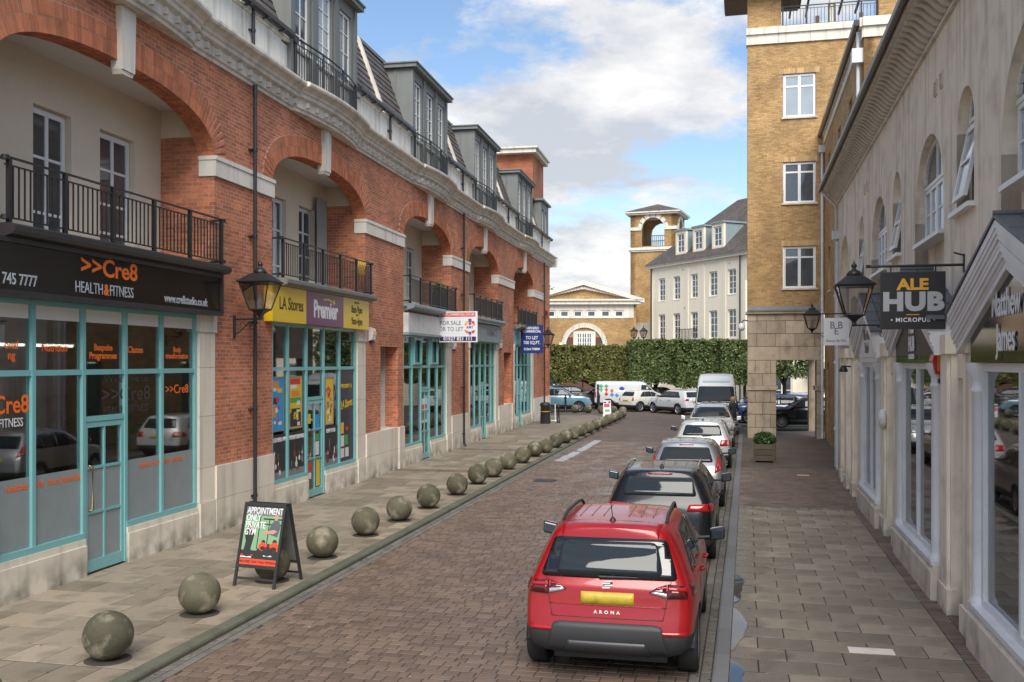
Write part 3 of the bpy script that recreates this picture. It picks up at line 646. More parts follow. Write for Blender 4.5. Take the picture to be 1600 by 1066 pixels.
# recessed balconies
ceil = MB(FL); fl_ = MB(FL)
cur_i = 0
for bi, (a0, a1) in enumerate(open_):
    c = (a0+a1)/2
    holes = [(c-.67, c+.27, 4.98, 7.2), (c+1.05, c+2.1, 4.98, 7.2), (c-2.7, c-1.75, 4.98, 7.2)]
    bw = MB(FL); bw.wall(a0-.02, a1+.02, 4.8, 8.1, -RD-.25, -RD, holes); bw.build('balcony_back_wall', M['render'], terr)
    ceil = MB(FL); ceil.box(a0, a1, -RD, -.352, 7.98, 8.06); ceil.build('balcony_ceiling', M['ceil'], terr); fl_ = MB(FL); fl_.box(a0, a1, -RD-.3, .12, 4.78, 4.92); fl_.build('balcony_floor', M['lead'], terr)
    for h, (cc, rr_) in zip(holes, ((2, 4), (2, 4), (2, 4))):
        wdw = window(terr, FL, h[0]+.02, h[1]-.02, h[2]+.01, h[3]-.02, -RD-.1, 2, 4, rowz=[5.45, 5.95, 6.55] if h is not holes[0] else [5.55, 6.42], fw=.09, bw=.045, name='balcony_window')
    # downlight and ledge
    lg = MB(FL); lg.sweep([(-.05, 4.80), (.10, 4.80), (.32, 4.86), (.36, 4.90), (.36, 4.97), (.30, 5.0), (-.05, 5.01)], [(a0-.0, 0), (a1+.0, 0)])
    lg.build('balcony_ledge', M['gutter'] if bi == 0 else M['lead2'] if bi in (2, 3) else M['lead'], terr)
    # railing
    rail = MB(FL); z0, z1 = 5.07, 5.86; n_ = .20
    rail.box(a0+.02, a1-.02, n_-.022, n_+.022, z1-.012, z1+.012); rail.box(a0+.02, a1-.02, n_-.012, n_+.012, z1-.11, z1-.09); rail.box(a0+.02, a1-.02, n_-.012, n_+.012, z0, z0+.02)
    for q in range(6):
        a = a0+.1+(a1-a0-.2)*q/5; rail.box(a-.028, a+.028, n_-.028, n_+.028, 4.99, z1+.005)
    for q in (a0+.03, a1-.03):
        for z in (z0+.01, z1-.01): rail.lathe([(.05, z-.03), (.05, z+.03)], (q, n_), 10); rail.box(q-.03, q+.03, -.05, n_, z-.015, z+.015)
    ro = rail.build('balcony_railing', M['iron'], terr)
    nb_ = 50; bars = MB(FL); bm_ = None
    for q in range(nb_):
        a = a0+.12+(a1-a0-.24)*(q+.5)/nb_
        if bi < 3:
            if bm_ is None: x = MB(FL); x.box(-.009, .009, -.009, .009, z0, z1-.1); bm_ = x.mesh('baluster', M['iron'])
            inst('baluster', bm_, ro, FL.p(a, n_, 0))
        else: bars.box(a-.009, a+.009, n_-.009, n_+.009, z0, z1-.1)
    if bi >= 3: bars.build('baluster', M['iron'], ro)
# cornice that bows out over every arch
path = [(-9.2, .0)]
for (a0, a1) in open_:
    c = (a0+a1)/2
    path += [(c-2.02, 0), (c-2.0, .06)]+[(c+2.0*t/10, .06+.17*(1-(t/10)**2)) for t in range(-9, 10)]+[(c+2.0, .06), (c+2.02, 0)]
path += [(40.95, 0)]
prof = [(-.3, 8.80), (.05, 8.80), (.05, 8.86), (.10, 8.88), (.10, 9.06), (.20, 9.10), (.20, 9.17), (.24, 9.19), (.26, 9.24), (.32, 9.28), (.40, 9.31), (.42, 9.35), (.42, 9.40), (.36, 9.42), (-.3, 9.44)]
cn = MB(FL); cn.sweep(prof, path); cn.build('cornice', M['cornice'], terr)
dm = MB(FL); dm.box(-.045, .045, 0, .075, 0, .11); dme = dm.mesh('dentil', M['cornice'])
def ext_at(a):
    for (p, e), (q, f) in zip(path, path[1:]):
        if p <= a <= q: return e+(f-e)*(a-p)/(q-p+1e-9)
    return 0
a = -8.9
while a < 40.8: inst('dentil', dme, terr, FL.p(a, .10+ext_at(a), 8.925)); a += .44
# cornice return on the plaza end
cn = MB(Fr((40.8, 0), (0, 1), (1, 0))); cn.sweep(prof[1:-1], [(-.42, 0), (9, 0)]); cn.build('cornice', M['cornice'], terr)
# parapet of separate panels
pbase = []
a = -9.0
while a < 40.7:
    c = min(open_, key=lambda o: abs((o[0]+o[1])/2-(a+.5))); c = (c[0]+c[1])/2
    e = min(a+1.0, 40.8)
    if not (c-2.0 < (a+e)/2 < c+2.05):
        s = MB(FL); s.box(a+.006, e-.006, -.22, .0, 9.4, 10.26); s.build('parapet_panel', M['parapet'], terr)
    a = e
cp = MB(FL); cp.box(-9, 40.82, -.25, -.02, 9.35, 10.2); cp.box(-9, 40.85, -.25, .05, 10.27, 10.33); cp.build('parapet_core', M['parapet'], terr)
segs = []
prev = -9.0
for (a0, a1) in open_:
    c = (a0+a1)/2; segs.append((prev, c-2.15)); prev = c+2.15
segs.append((prev, 40.85))
for (p, q) in segs:
    if q <= p: continue
    gt = MB(FL); gt.prism_a([(.04, 10.46), (.05, 10.38), (.09, 10.335), (.15, 10.335), (.19, 10.38), (.20, 10.46), (.18, 10.46), (.06, 10.45)], p, q)
    a = p+.4
    while a < q: gt.box(a-.03, a+.03, .0, .21, 10.32, 10.35); a += .8
    gt.build('gutter', M['gutter'], terr)
# rainwater pipes
for (a, lo, hi) in ((1.5, 0, 8.82), (19.2, 0, 8.82), (38.2, 0, 8.82), (1.5, 9.42, 10.4), (10.4, 9.42, 10.4), (19.2, 9.42, 10.4), (28, 9.42, 10.4), (37.6, 9.42, 10.4)):
    d = MB(FL); n_ = .11 if lo == 0 else .07; d.tube([(a, n_, lo+.12 if lo == 0 else lo), (a, n_, hi)], .038, 10)
    z = lo+.5
    while z < hi: d.tube([(a, n_, z-.03), (a, n_, z+.03)], .052, 10); d.box(a-.09, a+.09, 0.0, n_-.02, z-.015, z+.015); z += 1.75 if lo == 0 else .6
    if lo == 0: d.tube([(a, n_, hi-.25), (a, n_, hi)], .05, 10); d.tube([(a, n_, .14), (a, n_+.08, .03)], .04, 10)
    d.build('drainpipe', M['gutter'], terr)
# mansard slates
random.seed(2)
def mans(z): return -.08-(z-10.35)*.36
mroof = MB(FL); mroof.prism_a([(-.25, 10.3), (mans(10.35)-.03, 10.35), (mans(12.55)-.03, 12.55), (-8.6, 12.9), (-8.6, 10.3)], -9, 40.7); mroof.build('mansard_roof', M['lead'], terr)
sl = MB(FL); rows = 11; h = (12.6-10.36)/rows
for i in range(rows):
    z0 = 10.36+i*h; z1 = z0+h*1.15; a = -9+(.17 if i % 2 else 0)
    while a < 40.6:
        if not any((o[0]+o[1])/2-2.05 < a+.17 < (o[0]+o[1])/2+2.05 for o in open_):
            j = R(0, .008); k0 = mans(z0)+.025+j; k1 = mans(z1)+.004
            sl.add([(a+.004, k0, z0), (a+.336, k0, z0), (a+.336, k1, z1), (a+.004, k1, z1), (a+.004, k0-.018, z0), (a+.336, k0-.018, z0)], [(3, 2, 1, 0), (0, 1, 5, 4), (1, 2, 5), (0, 4, 3)])
        a += .34
tag(sl.build('roof_slates', M['slate'], terr), kind='stuff')
for a in (10.15, 27.75, -.0+1.2, 19.0, 36.6):
    v = MB(FL); v.add([(a-.09, mans(10.36)+.10, 10.36), (a+.09, mans(10.36)+.10, 10.36), (a+.09, mans(12.65)+.10, 12.65), (a-.09, mans(12.65)+.10, 12.65), (a-.09, mans(10.36)-.05, 10.36), (a+.09, mans(10.36)-.05, 10.36), (a+.09, mans(12.65)-.05, 12.65), (a-.09, mans(12.65)-.05, 12.65)],
        [(3, 2, 1, 0), (4, 5, 6, 7), (0, 1, 5, 4), (1, 2, 6, 5), (2, 3, 7, 6), (3, 0, 4, 7)]); v.build('party_wall_coping', M['cornice'], terr)
rt = MB(FL); rt.box(-9, 40.7, mans(12.6)-.15, mans(12.6)+.06, 12.58, 12.68); rt.build('ridge_capping', M['lead'], terr)
# dormers
for bi, (a0, a1) in enumerate(open_):
    c = (a0+a1)/2; dz0, dz1 = 9.42, 12.42; wz = (9.62, 12.12)
    ws = [(c-1.78, c-.98), (c-.42, c+.42), (c+.98, c+1.78)]
    d = MB(FL); d.wall(c-2.12, c+2.12, dz0, dz1, -.2, .03, [(x0, x1, wz[0], wz[1]) for x0, x1 in ws])
    d.box(c-2.12, c-2.02, -1.6, -.2, dz0+.9, dz1); d.box(c+2.02, c+2.12, -1.6, -.2, dz0+.9, dz1)
    for x in (c-2.12, c-.85, c+.55, c+1.95): d.box(x, x+.17 if x > c-2 else x+.17, .03, .075, dz0, dz1-.02)
    do = d.build('dormer', M['lead'], terr)
    t = MB(FL); t.box(c-2.25, c+2.25, -1.7, .22, 12.38+.045, 12.54); t.box(c-2.29, c+2.29, -1.72, .26, 12.543, 12.585); t.build('dormer_roof', M['lead'], do)
    for x in (-2.16, 2.10):
        s = MB(FL); [s.box(c+x+(0 if x < 0 else 0), c+x+.06, -q, -q+.03, 10.4, 12.42) for q in (.5, 1.0)]; s.build('lead_seam', M['lead'], do)
    for wi, (x0, x1) in enumerate(ws):
        window(do, FL, x0+.01, x1-.01, wz[0]+.01, wz[1]-.01, -.02, 2, 6 if wi == 1 else 5, fw=.06, bw=.028, name='dormer_window', gm=M['blindglass'] if (wi == 1 and bi < 2) else M['winglass'])
        # pane is a child of the window
    # juliet railing, bowed with the cornice
    rail = MB(FL); P = [(c-1.95+3.9*i/12, .10+.16*(1-((i-6)/6)**2)) for i in range(13)]
    for z, rr in ((10.42, .022), (10.30, .012), (9.55, .012)): rail.tube([(a, n_, z) for a, n_ in P], rr, 6)
    for i in (0, 4, 8, 12): rail.tube([(P[i][0], P[i][1], 9.44), (P[i][0], P[i][1], 10.42)], .028, 6)
    for q in (0, 12):
        for z in (9.6, 10.36): rail.box(P[q][0]-.06, P[q][0]+.06, -.05, P[q][1]+.03, z-.05, z+.05)
    ro = rail.build('juliet_railing', M['iron'], terr); bars = MB(FL); bme = None
    for i in range(36):
        t = (i+.5)/36; a = c-1.95+3.9*t; n_ = .10+.16*(1-(2*t-1)**2)
        if bi in (0, 1, 2):
            if bme is None: x = MB(FL); x.box(-.008, .008, -.008, .008, 9.55, 10.3); bme = x.mesh('baluster', M['iron'])
            inst('baluster', bme, ro, FL.p(a, n_, 0))
        else: bars.box(a-.008, a+.008, n_-.008, n_+.008, 9.55, 10.3)
    if bi > 2: bars.build('baluster', M['iron'], ro)
# stair tower at the far end
s = MB(FL); s.box(37.0, 40.6, -6.0, -.35, 12.3, 14.75); s.build('stair_tower_wall', M['orange_brick'], terr)
s = MB(FL); s.box(36.5, 40.8, -6.5, -.1, 14.753, 14.98); s.box(36.4, 40.9, -6.6, -.0, 14.983, 15.08); s.build('stair_tower_roof', M['cornice'], terr)
s = MB(FL); s.wall(37.9, 40.6, 9.45, 12.3, -.3, -.05, [(38.3, 38.9, 9.8, 11.9), (39.4, 40.0, 9.8, 11.9)]); s.box(37.75, 40.75, -1.4, .1, 12.303, 12.42); s.box(37.9, 38.0, -1.4, -.3, 9.5, 12.3); do = s.build('dormer', M['lead'], terr)
for x in (38.3, 39.4): window(do, FL, x, x+.6, 9.8, 11.9, -.12, 2, 4, name='dormer_window')
# ---- shopfronts
def shopfront(bi, xs, door, fascia, teal, tops=4.06, lowfrost=False):
    """xs: frame uprights; door: index of the door bay"""
    a0, a1 = open_[bi]; N_ = -.06; T = M[teal]
    fr = MB(FL); w_ = .075
    zb = .58
    for i, x in enumerate(xs):
        isd = (i == door or i == door+1); fr.box(x-w_/2, x+w_/2, N_-.08, N_+.03, .02 if isd else zb, tops)
    for z in (3.05, tops-.03): fr.box(xs[0], xs[-1], N_-.07, N_+.02, z-.04, z+.04)
    for i in range(len(xs)-1):
        if i != door: fr.box(xs[i], xs[i+1], N_-.075, N_+.045, zb-.02, zb+.07)
    fr.box(xs[door], xs[door+1], N_-.07, N_+.02, 2.30, 2.38)
    fo = fr.build('shopfront_frame', T, terr)
    for i in range(len(xs)-1):
        p, q = xs[i]+w_/2-.01, xs[i+1]-w_/2+.01
        for (z0, z1) in ([(zb+.06, 3.02)] if i != door else [(2.37, 3.02)])+[(3.08, tops-.06)]:
            g = MB(FL); g.box(p, q, N_-.03, N_-.02, z0, z1); g.build('pane', M['shopglass'], fo)
            if lowfrost and z1 < 3.1 and z0 < 1: g = MB(FL); g.box(p, q, N_-.019, N_-.014, z0, 1.62+.0); g.build('frosted_film', M['frost'], fo)
            if tops > 4 and z0 > 3 and bi == 1: g = MB(FL); g.box(p, q, N_-.06, N_-.05, z0, z1); g.build('grey_blind', M['lead2'], fo)
    dm_ = MB(FL); p, q = xs[door]+w_/2, xs[door+1]-w_/2
    dm_.box(p, q, N_-.05, N_+.01, .03, .20); dm_.box(p, q, N_-.05, N_+.01, 2.21, 2.29); dm_.box(p, p+.07, N_-.05, N_+.01, .20, 2.21); dm_.box(q-.07, q, N_-.05, N_+.01, .20, 2.21)
    dm_.box((p+q)/2-.02, (p+q)/2+.02, N_-.045, N_+.005, .20, 2.21)
    for z in (.92, 1.6): dm_.box(p+.07, q-.07, N_-.045, N_+.003, z-.02, z+.02)
    do = dm_.build('shop_door', T, terr)
    g = MB(FL); g.box(p+.05, q-.05, N_-.03, N_-.02, .19, 2.22); g.build('pane', M['shopglass'], do)
    if lowfrost: g = MB(FL); g.box(p+.06, q-.06, N_-.019, N_-.014, .19, 1.6); g.build('frosted_film', M['frost'], do)
    h_ = MB(FL); x = p+.11; h_.tube([(x, N_+.0, .95), (x, N_+.07, .97), (x, N_+.07, 1.62), (x, N_+.0, 1.64)], .014, 8); h_.build('door_handle', M['brass'], do)
    # stone stall riser in separate blocks and end strips
    for i in range(len(xs)-1):
        if i == door: continue
        n_ = 1
        s = MB(FL); s.box(xs[i]+.003-(.04 if i == 0 else 0), xs[i+1]-.003+(.04 if i == len(xs)-2 else 0), -.45, .0, -.1, zb-.022); s.box(xs[i]+.003, xs[i+1]-.003, -.45, .02, -.1, zb-.12); s.build('stall_riser_block', M['stone'], terr)
    for (p, q) in ((a0, xs[0]-.04), (xs[-1]+.04, a1)):
        if q-p < .1: continue
        for (z0, z1) in ((.62, 1.25), (1.25, 2.2), (2.2, 3.1), (3.1, 3.75)):
            s = MB(FL); s.box(p+.002, q-.002, -.4, .02, z0+.003, z1-.003); s.build('quoin_block', M['stone'], terr)
        s = MB(FL); s.box(p-.03, q+.03, -.4, .05, 3.753, 4.08); s.build('quoin_block', M['stone'], terr); s = MB(FL); s.box(p+.002, q-.002, -.4, .045, -.1, .617); s.build('quoin_block', M['stone'], terr)
    # fascia board behind the sign
    s = MB(FL); s.box(a0, a1, -.3, .0, tops, 4.78); s.build('fascia', M[fascia], terr)
    # room behind
    s = MB(FL); s.box(a0-.5, a1+.5, -5.2, -5.1, 0, 4.1); s.box(a0-.6, a0-.5, -5.2, -.4, 0, 4.1); s.box(a1+.5, a1+.6, -5.2, -.4, 0, 4.1); s.build('shop_inner_wall', M['inner'], terr)
    s = MB(FL); s.box(a0-.5, a1+.5, -5.1, -.4, 4.1, 4.15); s.build('shop_ceiling', M['inner_light'], terr); s = MB(FL); s.box(a0-.5, a1+.5, -5.1, -.1, -.05, .03); s.build('shop_floor', M['inner'], terr)
    return fo
M['brass'] = mat('brass', (.45, .28, .10), .3, metal=.9)
s0 = shopfront(0, [-6.0, -5.05, -3.92, -2.83, -1.75, -.62], 2, 'sign_black', 'teal', lowfrost=True)
s1 = shopfront(1, [2.62, 3.45, 4.5, 5.56, 6.62, 7.76], 2, 'yellow_sign', 'teal')
s2 = shopfront(2, [12.0, 12.95, 13.95, 14.95, 15.95, 16.95], 2, 'stone', 'teal')
s3 = shopfront(3, [20.6, 21.6, 22.6, 23.6, 24.6, 25.3], 2, 'lead2', 'teal')
s4 = shopfront(4, [29.8, 30.8, 31.8, 32.8, 33.8, 34.5], 1, 'teal', 'teal')
# opening top lights in the empty shop
for x in (12.95, 14.95):
    f = MB(FL); p, q = x+.07, x+.93
    for bx in ((p, q, 3.12, 3.19), (p, q, 3.9, 3.97), (p, p+.07, 3.19, 3.9), (q-.07, q, 3.19, 3.9)): f.box(bx[0], bx[1], -.05, .02, bx[2], bx[3])
    f.build('opening_toplight', M['teal'], s2)
g = MB(FL); [g.box(x+.06, x+.94, -.13, -.12, 3.1, 3.98) for x in (29.8, 30.8, 31.8, 32.8)]; g.build('teal_panel', M['teal_light'], s4)
# lettering on the gym glass
gy = [(-5.45, 3.36, 'onal\nng', .16), (-4.55, 3.40, 'Nutrition', .15), (-3.38, 3.36, 'Bespoke\nProgrammes', .14), (-2.50, 3.40, 'Classes', .15), (-1.2, 3.36, 'Body\ntransformation', .125)]
for a, z, s, h_ in gy: text('window_lettering', s, h_, M['orange_vinyl'], s0, FL, a, z, -.075, off=.004, ext=.001)
text('window_lettering', '>Cre8', .34, M['orange_vinyl'], s0, FL, -5.55, 2.62, -.075, off=.006, ext=.001); text('window_lettering', 'HEALTH&FITNESS', .17, M['white_vinyl'], s0, FL, -5.75, 2.38, -.075, sx=.8, ext=.001)
text('window_lettering', 'Welcome to', .15, flat('dark_vinyl', (.05, .04, .04)), s0, FL, -2.75, 2.93, -.075, sx=1.6, ext=.001)
text('window_lettering', '>>Cre8', .33, M['dark_vinyl'], s0, FL, -2.75, 2.68, -.075, sx=1.3, ext=.001); text('window_lettering', 'HEALTH&FITNESS', .17, M['dark_vinyl'], s0, FL, -2.75, 2.44, -.075, sx=.95, ext=.001)
text('window_lettering', '>>Cre8', .22, M['orange_vinyl'], s0, FL, -1.2, 2.72, -.075, sx=1.1, ext=.001)
text('window_lettering', 'healthier today  than yesterday', .13, M['orange_vinyl'], s0, FL, -4.75, 1.50, -.070, off=.002, sx=1.0, ext=.001)
text('window_lettering', 'healthier today  than yesterday', .13, M['orange_vinyl'], s0, FL, -1.7, 1.50, -.070, off=.001, sx=.85, ext=.001)
g = MB(FL); [g.box(x+.06, y-.06, -.078, -.074, 3.80, 3.99) for x, y in ((-6, -5.05), (-5.05, -3.92), (-3.92, -2.83), (-2.83, -1.75), (-1.75, -.62))]; g.build('window_blind', M['ceil'], s0)
# gym fittings seen through the glass
def item(name, label, cat, boxes, m, group=None):
    o = MB(FL)
    for q in boxes: o.box(*q)
    x = o.build(name, m); x.location = (-5.6, 18.65, 0); x.rotation_euler = (0, 0, RZL); tag(x, label, cat, group); return x
item('reception_desk', 'white reception desk behind the gym glass', 'desk', [(-5.0, -3.2, -1.9, -1.3, .05, 1.15), (-5.05, -3.15, -1.95, -1.25, 1.15, 1.2)], M['whitepaint'])
item('monitor', 'pale computer monitor on the gym reception desk', 'monitor', [(-4.5, -4.0, -1.45, -1.42, 1.42, 1.75), (-4.28, -4.22, -1.5, -1.42, 1.203, 1.43)], M['white'])
item('shelf_unit', 'shelf of small boxes inside the gym beside the desk', 'shelf', [(-3.9, -3.4, -1.2, -.9, z, z+.03) for z in (.4, .75, 1.1, 1.45)]+[(-3.9, -3.87, -1.2, -.9, .05, 1.8), (-3.43, -3.4, -1.2, -.9, .05, 1.8)], M['inner_light'])
o = MB(FL)
o.box(-2.6, -2.45, -2.5, -2.3, .05, 2.6); o.box(-1.2, -1.05, -2.5, -2.3, .05, 2.6); o.box(-2.6, -1.05, -2.45, -2.35, 2.45, 2.6); o.tube([(-2.7, -2.2, 1.6), (-.95, -2.2, 1.6)], .03, 8); o.lathe([(.05, 1.4), (.22, 1.45), (.22, 1.75), (.05, 1.8)], (-2.2, -2.2), 14)
x = o.build('exercise_frame', M['plastic']); x.location = (-5.6, 18.65, 0); x.rotation_euler = (0, 0, RZL); tag(x, 'dark weights frame standing inside the gym window', 'gym machine')

# tube lights inside the gym, seen lit through the glass
for q_, (a_, l_) in enumerate(((-4.6, 'lit ceiling tube light at the left inside the gym'), (-1.9, 'lit ceiling tube light at the right inside the gym'))):
    o = thing('ceiling_light', l_, 'light', Lw(a_, -2.4), RZL, 'lit tube lights inside the gym'); m = MB(); m.box(-1.1, 1.1, -.05, .05, 3.52, 3.58); m.build('housing', M['white'], o); m = MB(); m.box(-1.08, 1.08, -.035, .035, 3.47, 3.517); m.build('tube', mat('lit_tube', (1, .93, .82), emit=9) if not q_ else bpy.data.materials['lit_tube'], o)
# ================================================================== signs and fittings on the terrace
def onL(name, label, cat, a, n, group=None):
    """thing standing against the terrace; returns its empty and a frame measured in the facade's own coordinates"""
    o = thing(name, label, cat, Lw(a, n), RZL, group); return o, Fr((-a, n), (1, 0), (0, -1)), Fr((-a, n), (0, -1), (-1, 0))
o, f, _ = onL('shop_sign', 'black gym fascia sign with orange and silver lettering', 'shop sign', -3.1, 0)
m = MB(f); m.box(-6.2, -.15, .0, .20, 4.12, 4.80); m.build('sign_panel', M['sign_black'], o)
m = MB(f)
for (z0, z1) in ((4.06, 4.14), (4.76, 4.83)): m.box(-6.25, -.08, .0, .235, z0, z1)
m.box(-.15, -.08, 0, .235, 4.14, 4.76); m.build('sign_frame', M['gutter'], o)
text('lettering', '>>Cre8', .37, M['orange_vinyl'], o, f, -3.62, 4.60, .202, sx=1.22, off=.008); 
text('lettering', 'HEALTH', .235, M['grey_vinyl'], o, f, -3.80, 4.28, .202, 'RIGHT', sx=.78); text('lettering', '&', .235, M['orange_vinyl'], o, f, -3.72, 4.28, .202, sx=.8, off=.006); text('lettering', 'FITNESS', .235, M['grey_vinyl'], o, f, -3.64, 4.28, .202, 'LEFT', sx=.78)
text('lettering', 'www.cre8studio.co.uk', .20, M['grey_vinyl'], o, f, -1.36, 4.27, .202, sx=.80, off=.003); text('lettering', '0121 745 7777', .21, M['grey_vinyl'], o, f, -5.30, 4.28, .202, 'RIGHT', sx=.86, off=.003)
o, f, _ = onL('shop_sign', 'yellow and purple convenience store fascia sign', 'shop sign', 5.2, 0)
for (p, q, c) in ((2.15, 3.93, 'yellow_sign'), (3.935, 6.28, 'purple_sign'), (6.285, 8.18, 'yellow_sign')):
    m = MB(f); m.box(p, q, .0, .19, 4.06, 4.84); m.build('sign_panel', M[c], o)
m = MB(f); m.box(2.1, 8.5, .0, .27, 4.843, 4.875); m.build('sign_trim', M['yellow_sign'], o)
text('lettering', 'LA Stores', .38, M['text_brown'], o, f, 3.12, 4.45, .192, sx=.84, off=.006); text('lettering', 'Premier', .56, M['white_vinyl'], o, f, 5.12, 4.42, .192, sx=.84, off=.018)
text('lettering', '8am-9pm', .27, M['text_brown'], o, f, 7.25, 4.55, .192, sx=.8, off=.004); text('lettering', '9am-4pm', .27, M['text_brown'], o, f, 7.25, 4.25, .192, sx=.8, off=.004)
text('lettering', 'MON - SAT', .07, M['text_brown'], o, f, 7.25, 4.73, .192); text('lettering', 'SUN', .07, M['text_brown'], o, f, 7.25, 4.41, .192)
m = MB(f); m.prism([(4.95, 4.70), (5.35, 4.72), (5.6, 4.66), (5.6, 4.62), (5.3, 4.67), (4.95, 4.66)][::-1], .192, .197); m.prism([(5.55, 4.58), (5.72, 4.62), (5.6, 4.74)], .192, .198); m.build('sign_arrow', M['yellow_sign'], o)
o, f, _ = onL('shop_sign', 'blank weathered white fascia with marks of removed letters', 'shop sign', 14.8, 0)
m = MB(f); m.box(11.9, 17.6, .0, .16, 4.12, 4.72); m.build('sign_panel', M['blankwhite'] if 'blankwhite' in M else mat('blank_white_fascia', (.62, .63, .62), .6, var=.08, dirt=(.3, .3, .28, .5)), o)
m = MB(f); m.box(11.85, 17.65, .0, .20, 4.04, 4.117); m.build('sign_frame', M['lead2'], o)
o, f, _ = onL('shop_sign', 'grey pharmacy fascia sign with dark capital letters', 'shop sign', 23.2, 0)
m = MB(f); m.box(20.45, 25.95, .0, .16, 4.12, 4.75); m.build('sign_panel', M['lead2'], o); text('lettering', 'PHARMACY', .42, M['text_grey'], o, f, 23.9, 4.43, .162, off=.01, sx=.9)
m = MB(f); m.box(20.4, 26.0, .0, .30, 4.78, 4.86); m.box(20.42, 25.98, .0, .2, 4.04, 4.117); m.build('sign_trim', M['lead2'], o)
# estate agents' boards standing square to the wall
o, f, g = onL('estate_agent_board', 'white for sale or to let board with red strip and navy phone number', 'sign', 15.6, 0)
m = MB(g); S = -15.6; m.box(.10, 1.46, S-.02, S, 3.88, 4.93); m.build('board', M['board_white'], o)
m = MB(g); m.box(.17, 1.39, S, S+.006, 4.75, 4.89); m.build('red_strip', M['board_red'], o); m = MB(g); m.box(.15, 1.41, S, S+.006, 3.92, 4.07); m.build('navy_strip', M['board_navy'], o)
text('lettering', 'AMTCOMMERCIAL.CO.UK', .105, M['board_white'], o, g, .78, 4.82, S+.007, sx=.95, off=.002); text('lettering', 'FOR SALE', .20, M['text_grey'], o, g, .52, 4.53, S+.002, sx=.86); text('lettering', 'OR TO LET', .20, M['text_grey'], o, g, .54, 4.32, S+.002, sx=.86)
text('lettering', '01527 821 111', .17, M['board_white'], o, g, .78, 3.995, S+.007, off=.004, sx=1.0); text('lettering', 'AMT', .13, M['text_grey'], o, g, 1.20, 4.385, S+.004, off=.002)
random.seed(4)
cols_ = [flat('logo_orange', (.75, .2, .03)), flat('logo_blue', (.06, .08, .4)), flat('logo_red', (.6, .04, .04)), flat('logo_yellow', (.75, .45, .05))]
for (x, z, s, c) in ((1.20, 4.62, .11, 1), (1.09, 4.55, .09, 3), (1.31, 4.55, .09, 2), (1.20, 4.51, .09, 2), (1.05, 4.48, .06, 0), (1.35, 4.48, .06, 0), (1.10, 4.23, .09, 0), (1.20, 4.19, .10, 1), (1.31, 4.23, .09, 2), (1.20, 4.12, .07, 3), (1.04, 4.27, .05, 2), (1.36, 4.27, .05, 0)):
    q = MB(g); q.box(x-s/2, x+s/2, S, S+.005+R(0, .002), z-s/2, z+s/2); q.build('logo_block', cols_[c], o)
m = MB(g); m.box(.0, .10, S-.06, S-.02, 4.1, 4.14); m.box(.0, .10, S-.06, S-.02, 4.7, 4.74); m.box(.06, .12, S-.06, S-.02, 3.8, 5.1); m.build('bracket', M['iron'], o)
o, f, g = onL('estate_agent_board', 'dark blue to let board standing out from the far end of the terrace', 'sign', 31.2, 0)
S = -31.2; m = MB(g); m.box(.05, 1.17, S-.02, S, 3.64, 5.04); m.build('board', M['board_blue'], o)
for s_, z, h_ in (('SHEPHERD', 4.88, .17), ('COMMERCIAL', 4.72, .17), ('TO LET', 4.40, .22), ('700 SQ.FT.', 4.16, .22), ('01564 778890', 3.84, .16)): text('lettering', s_, h_, M['board_white'], o, g, .61, z, S+.002, off=.005, sx=.85)
m = MB(g); m.box(.0, .06, S-.06, S, 3.9, 3.94); m.box(.0, .06, S-.06, S, 4.7, 4.74); m.build('bracket', M['iron'], o)
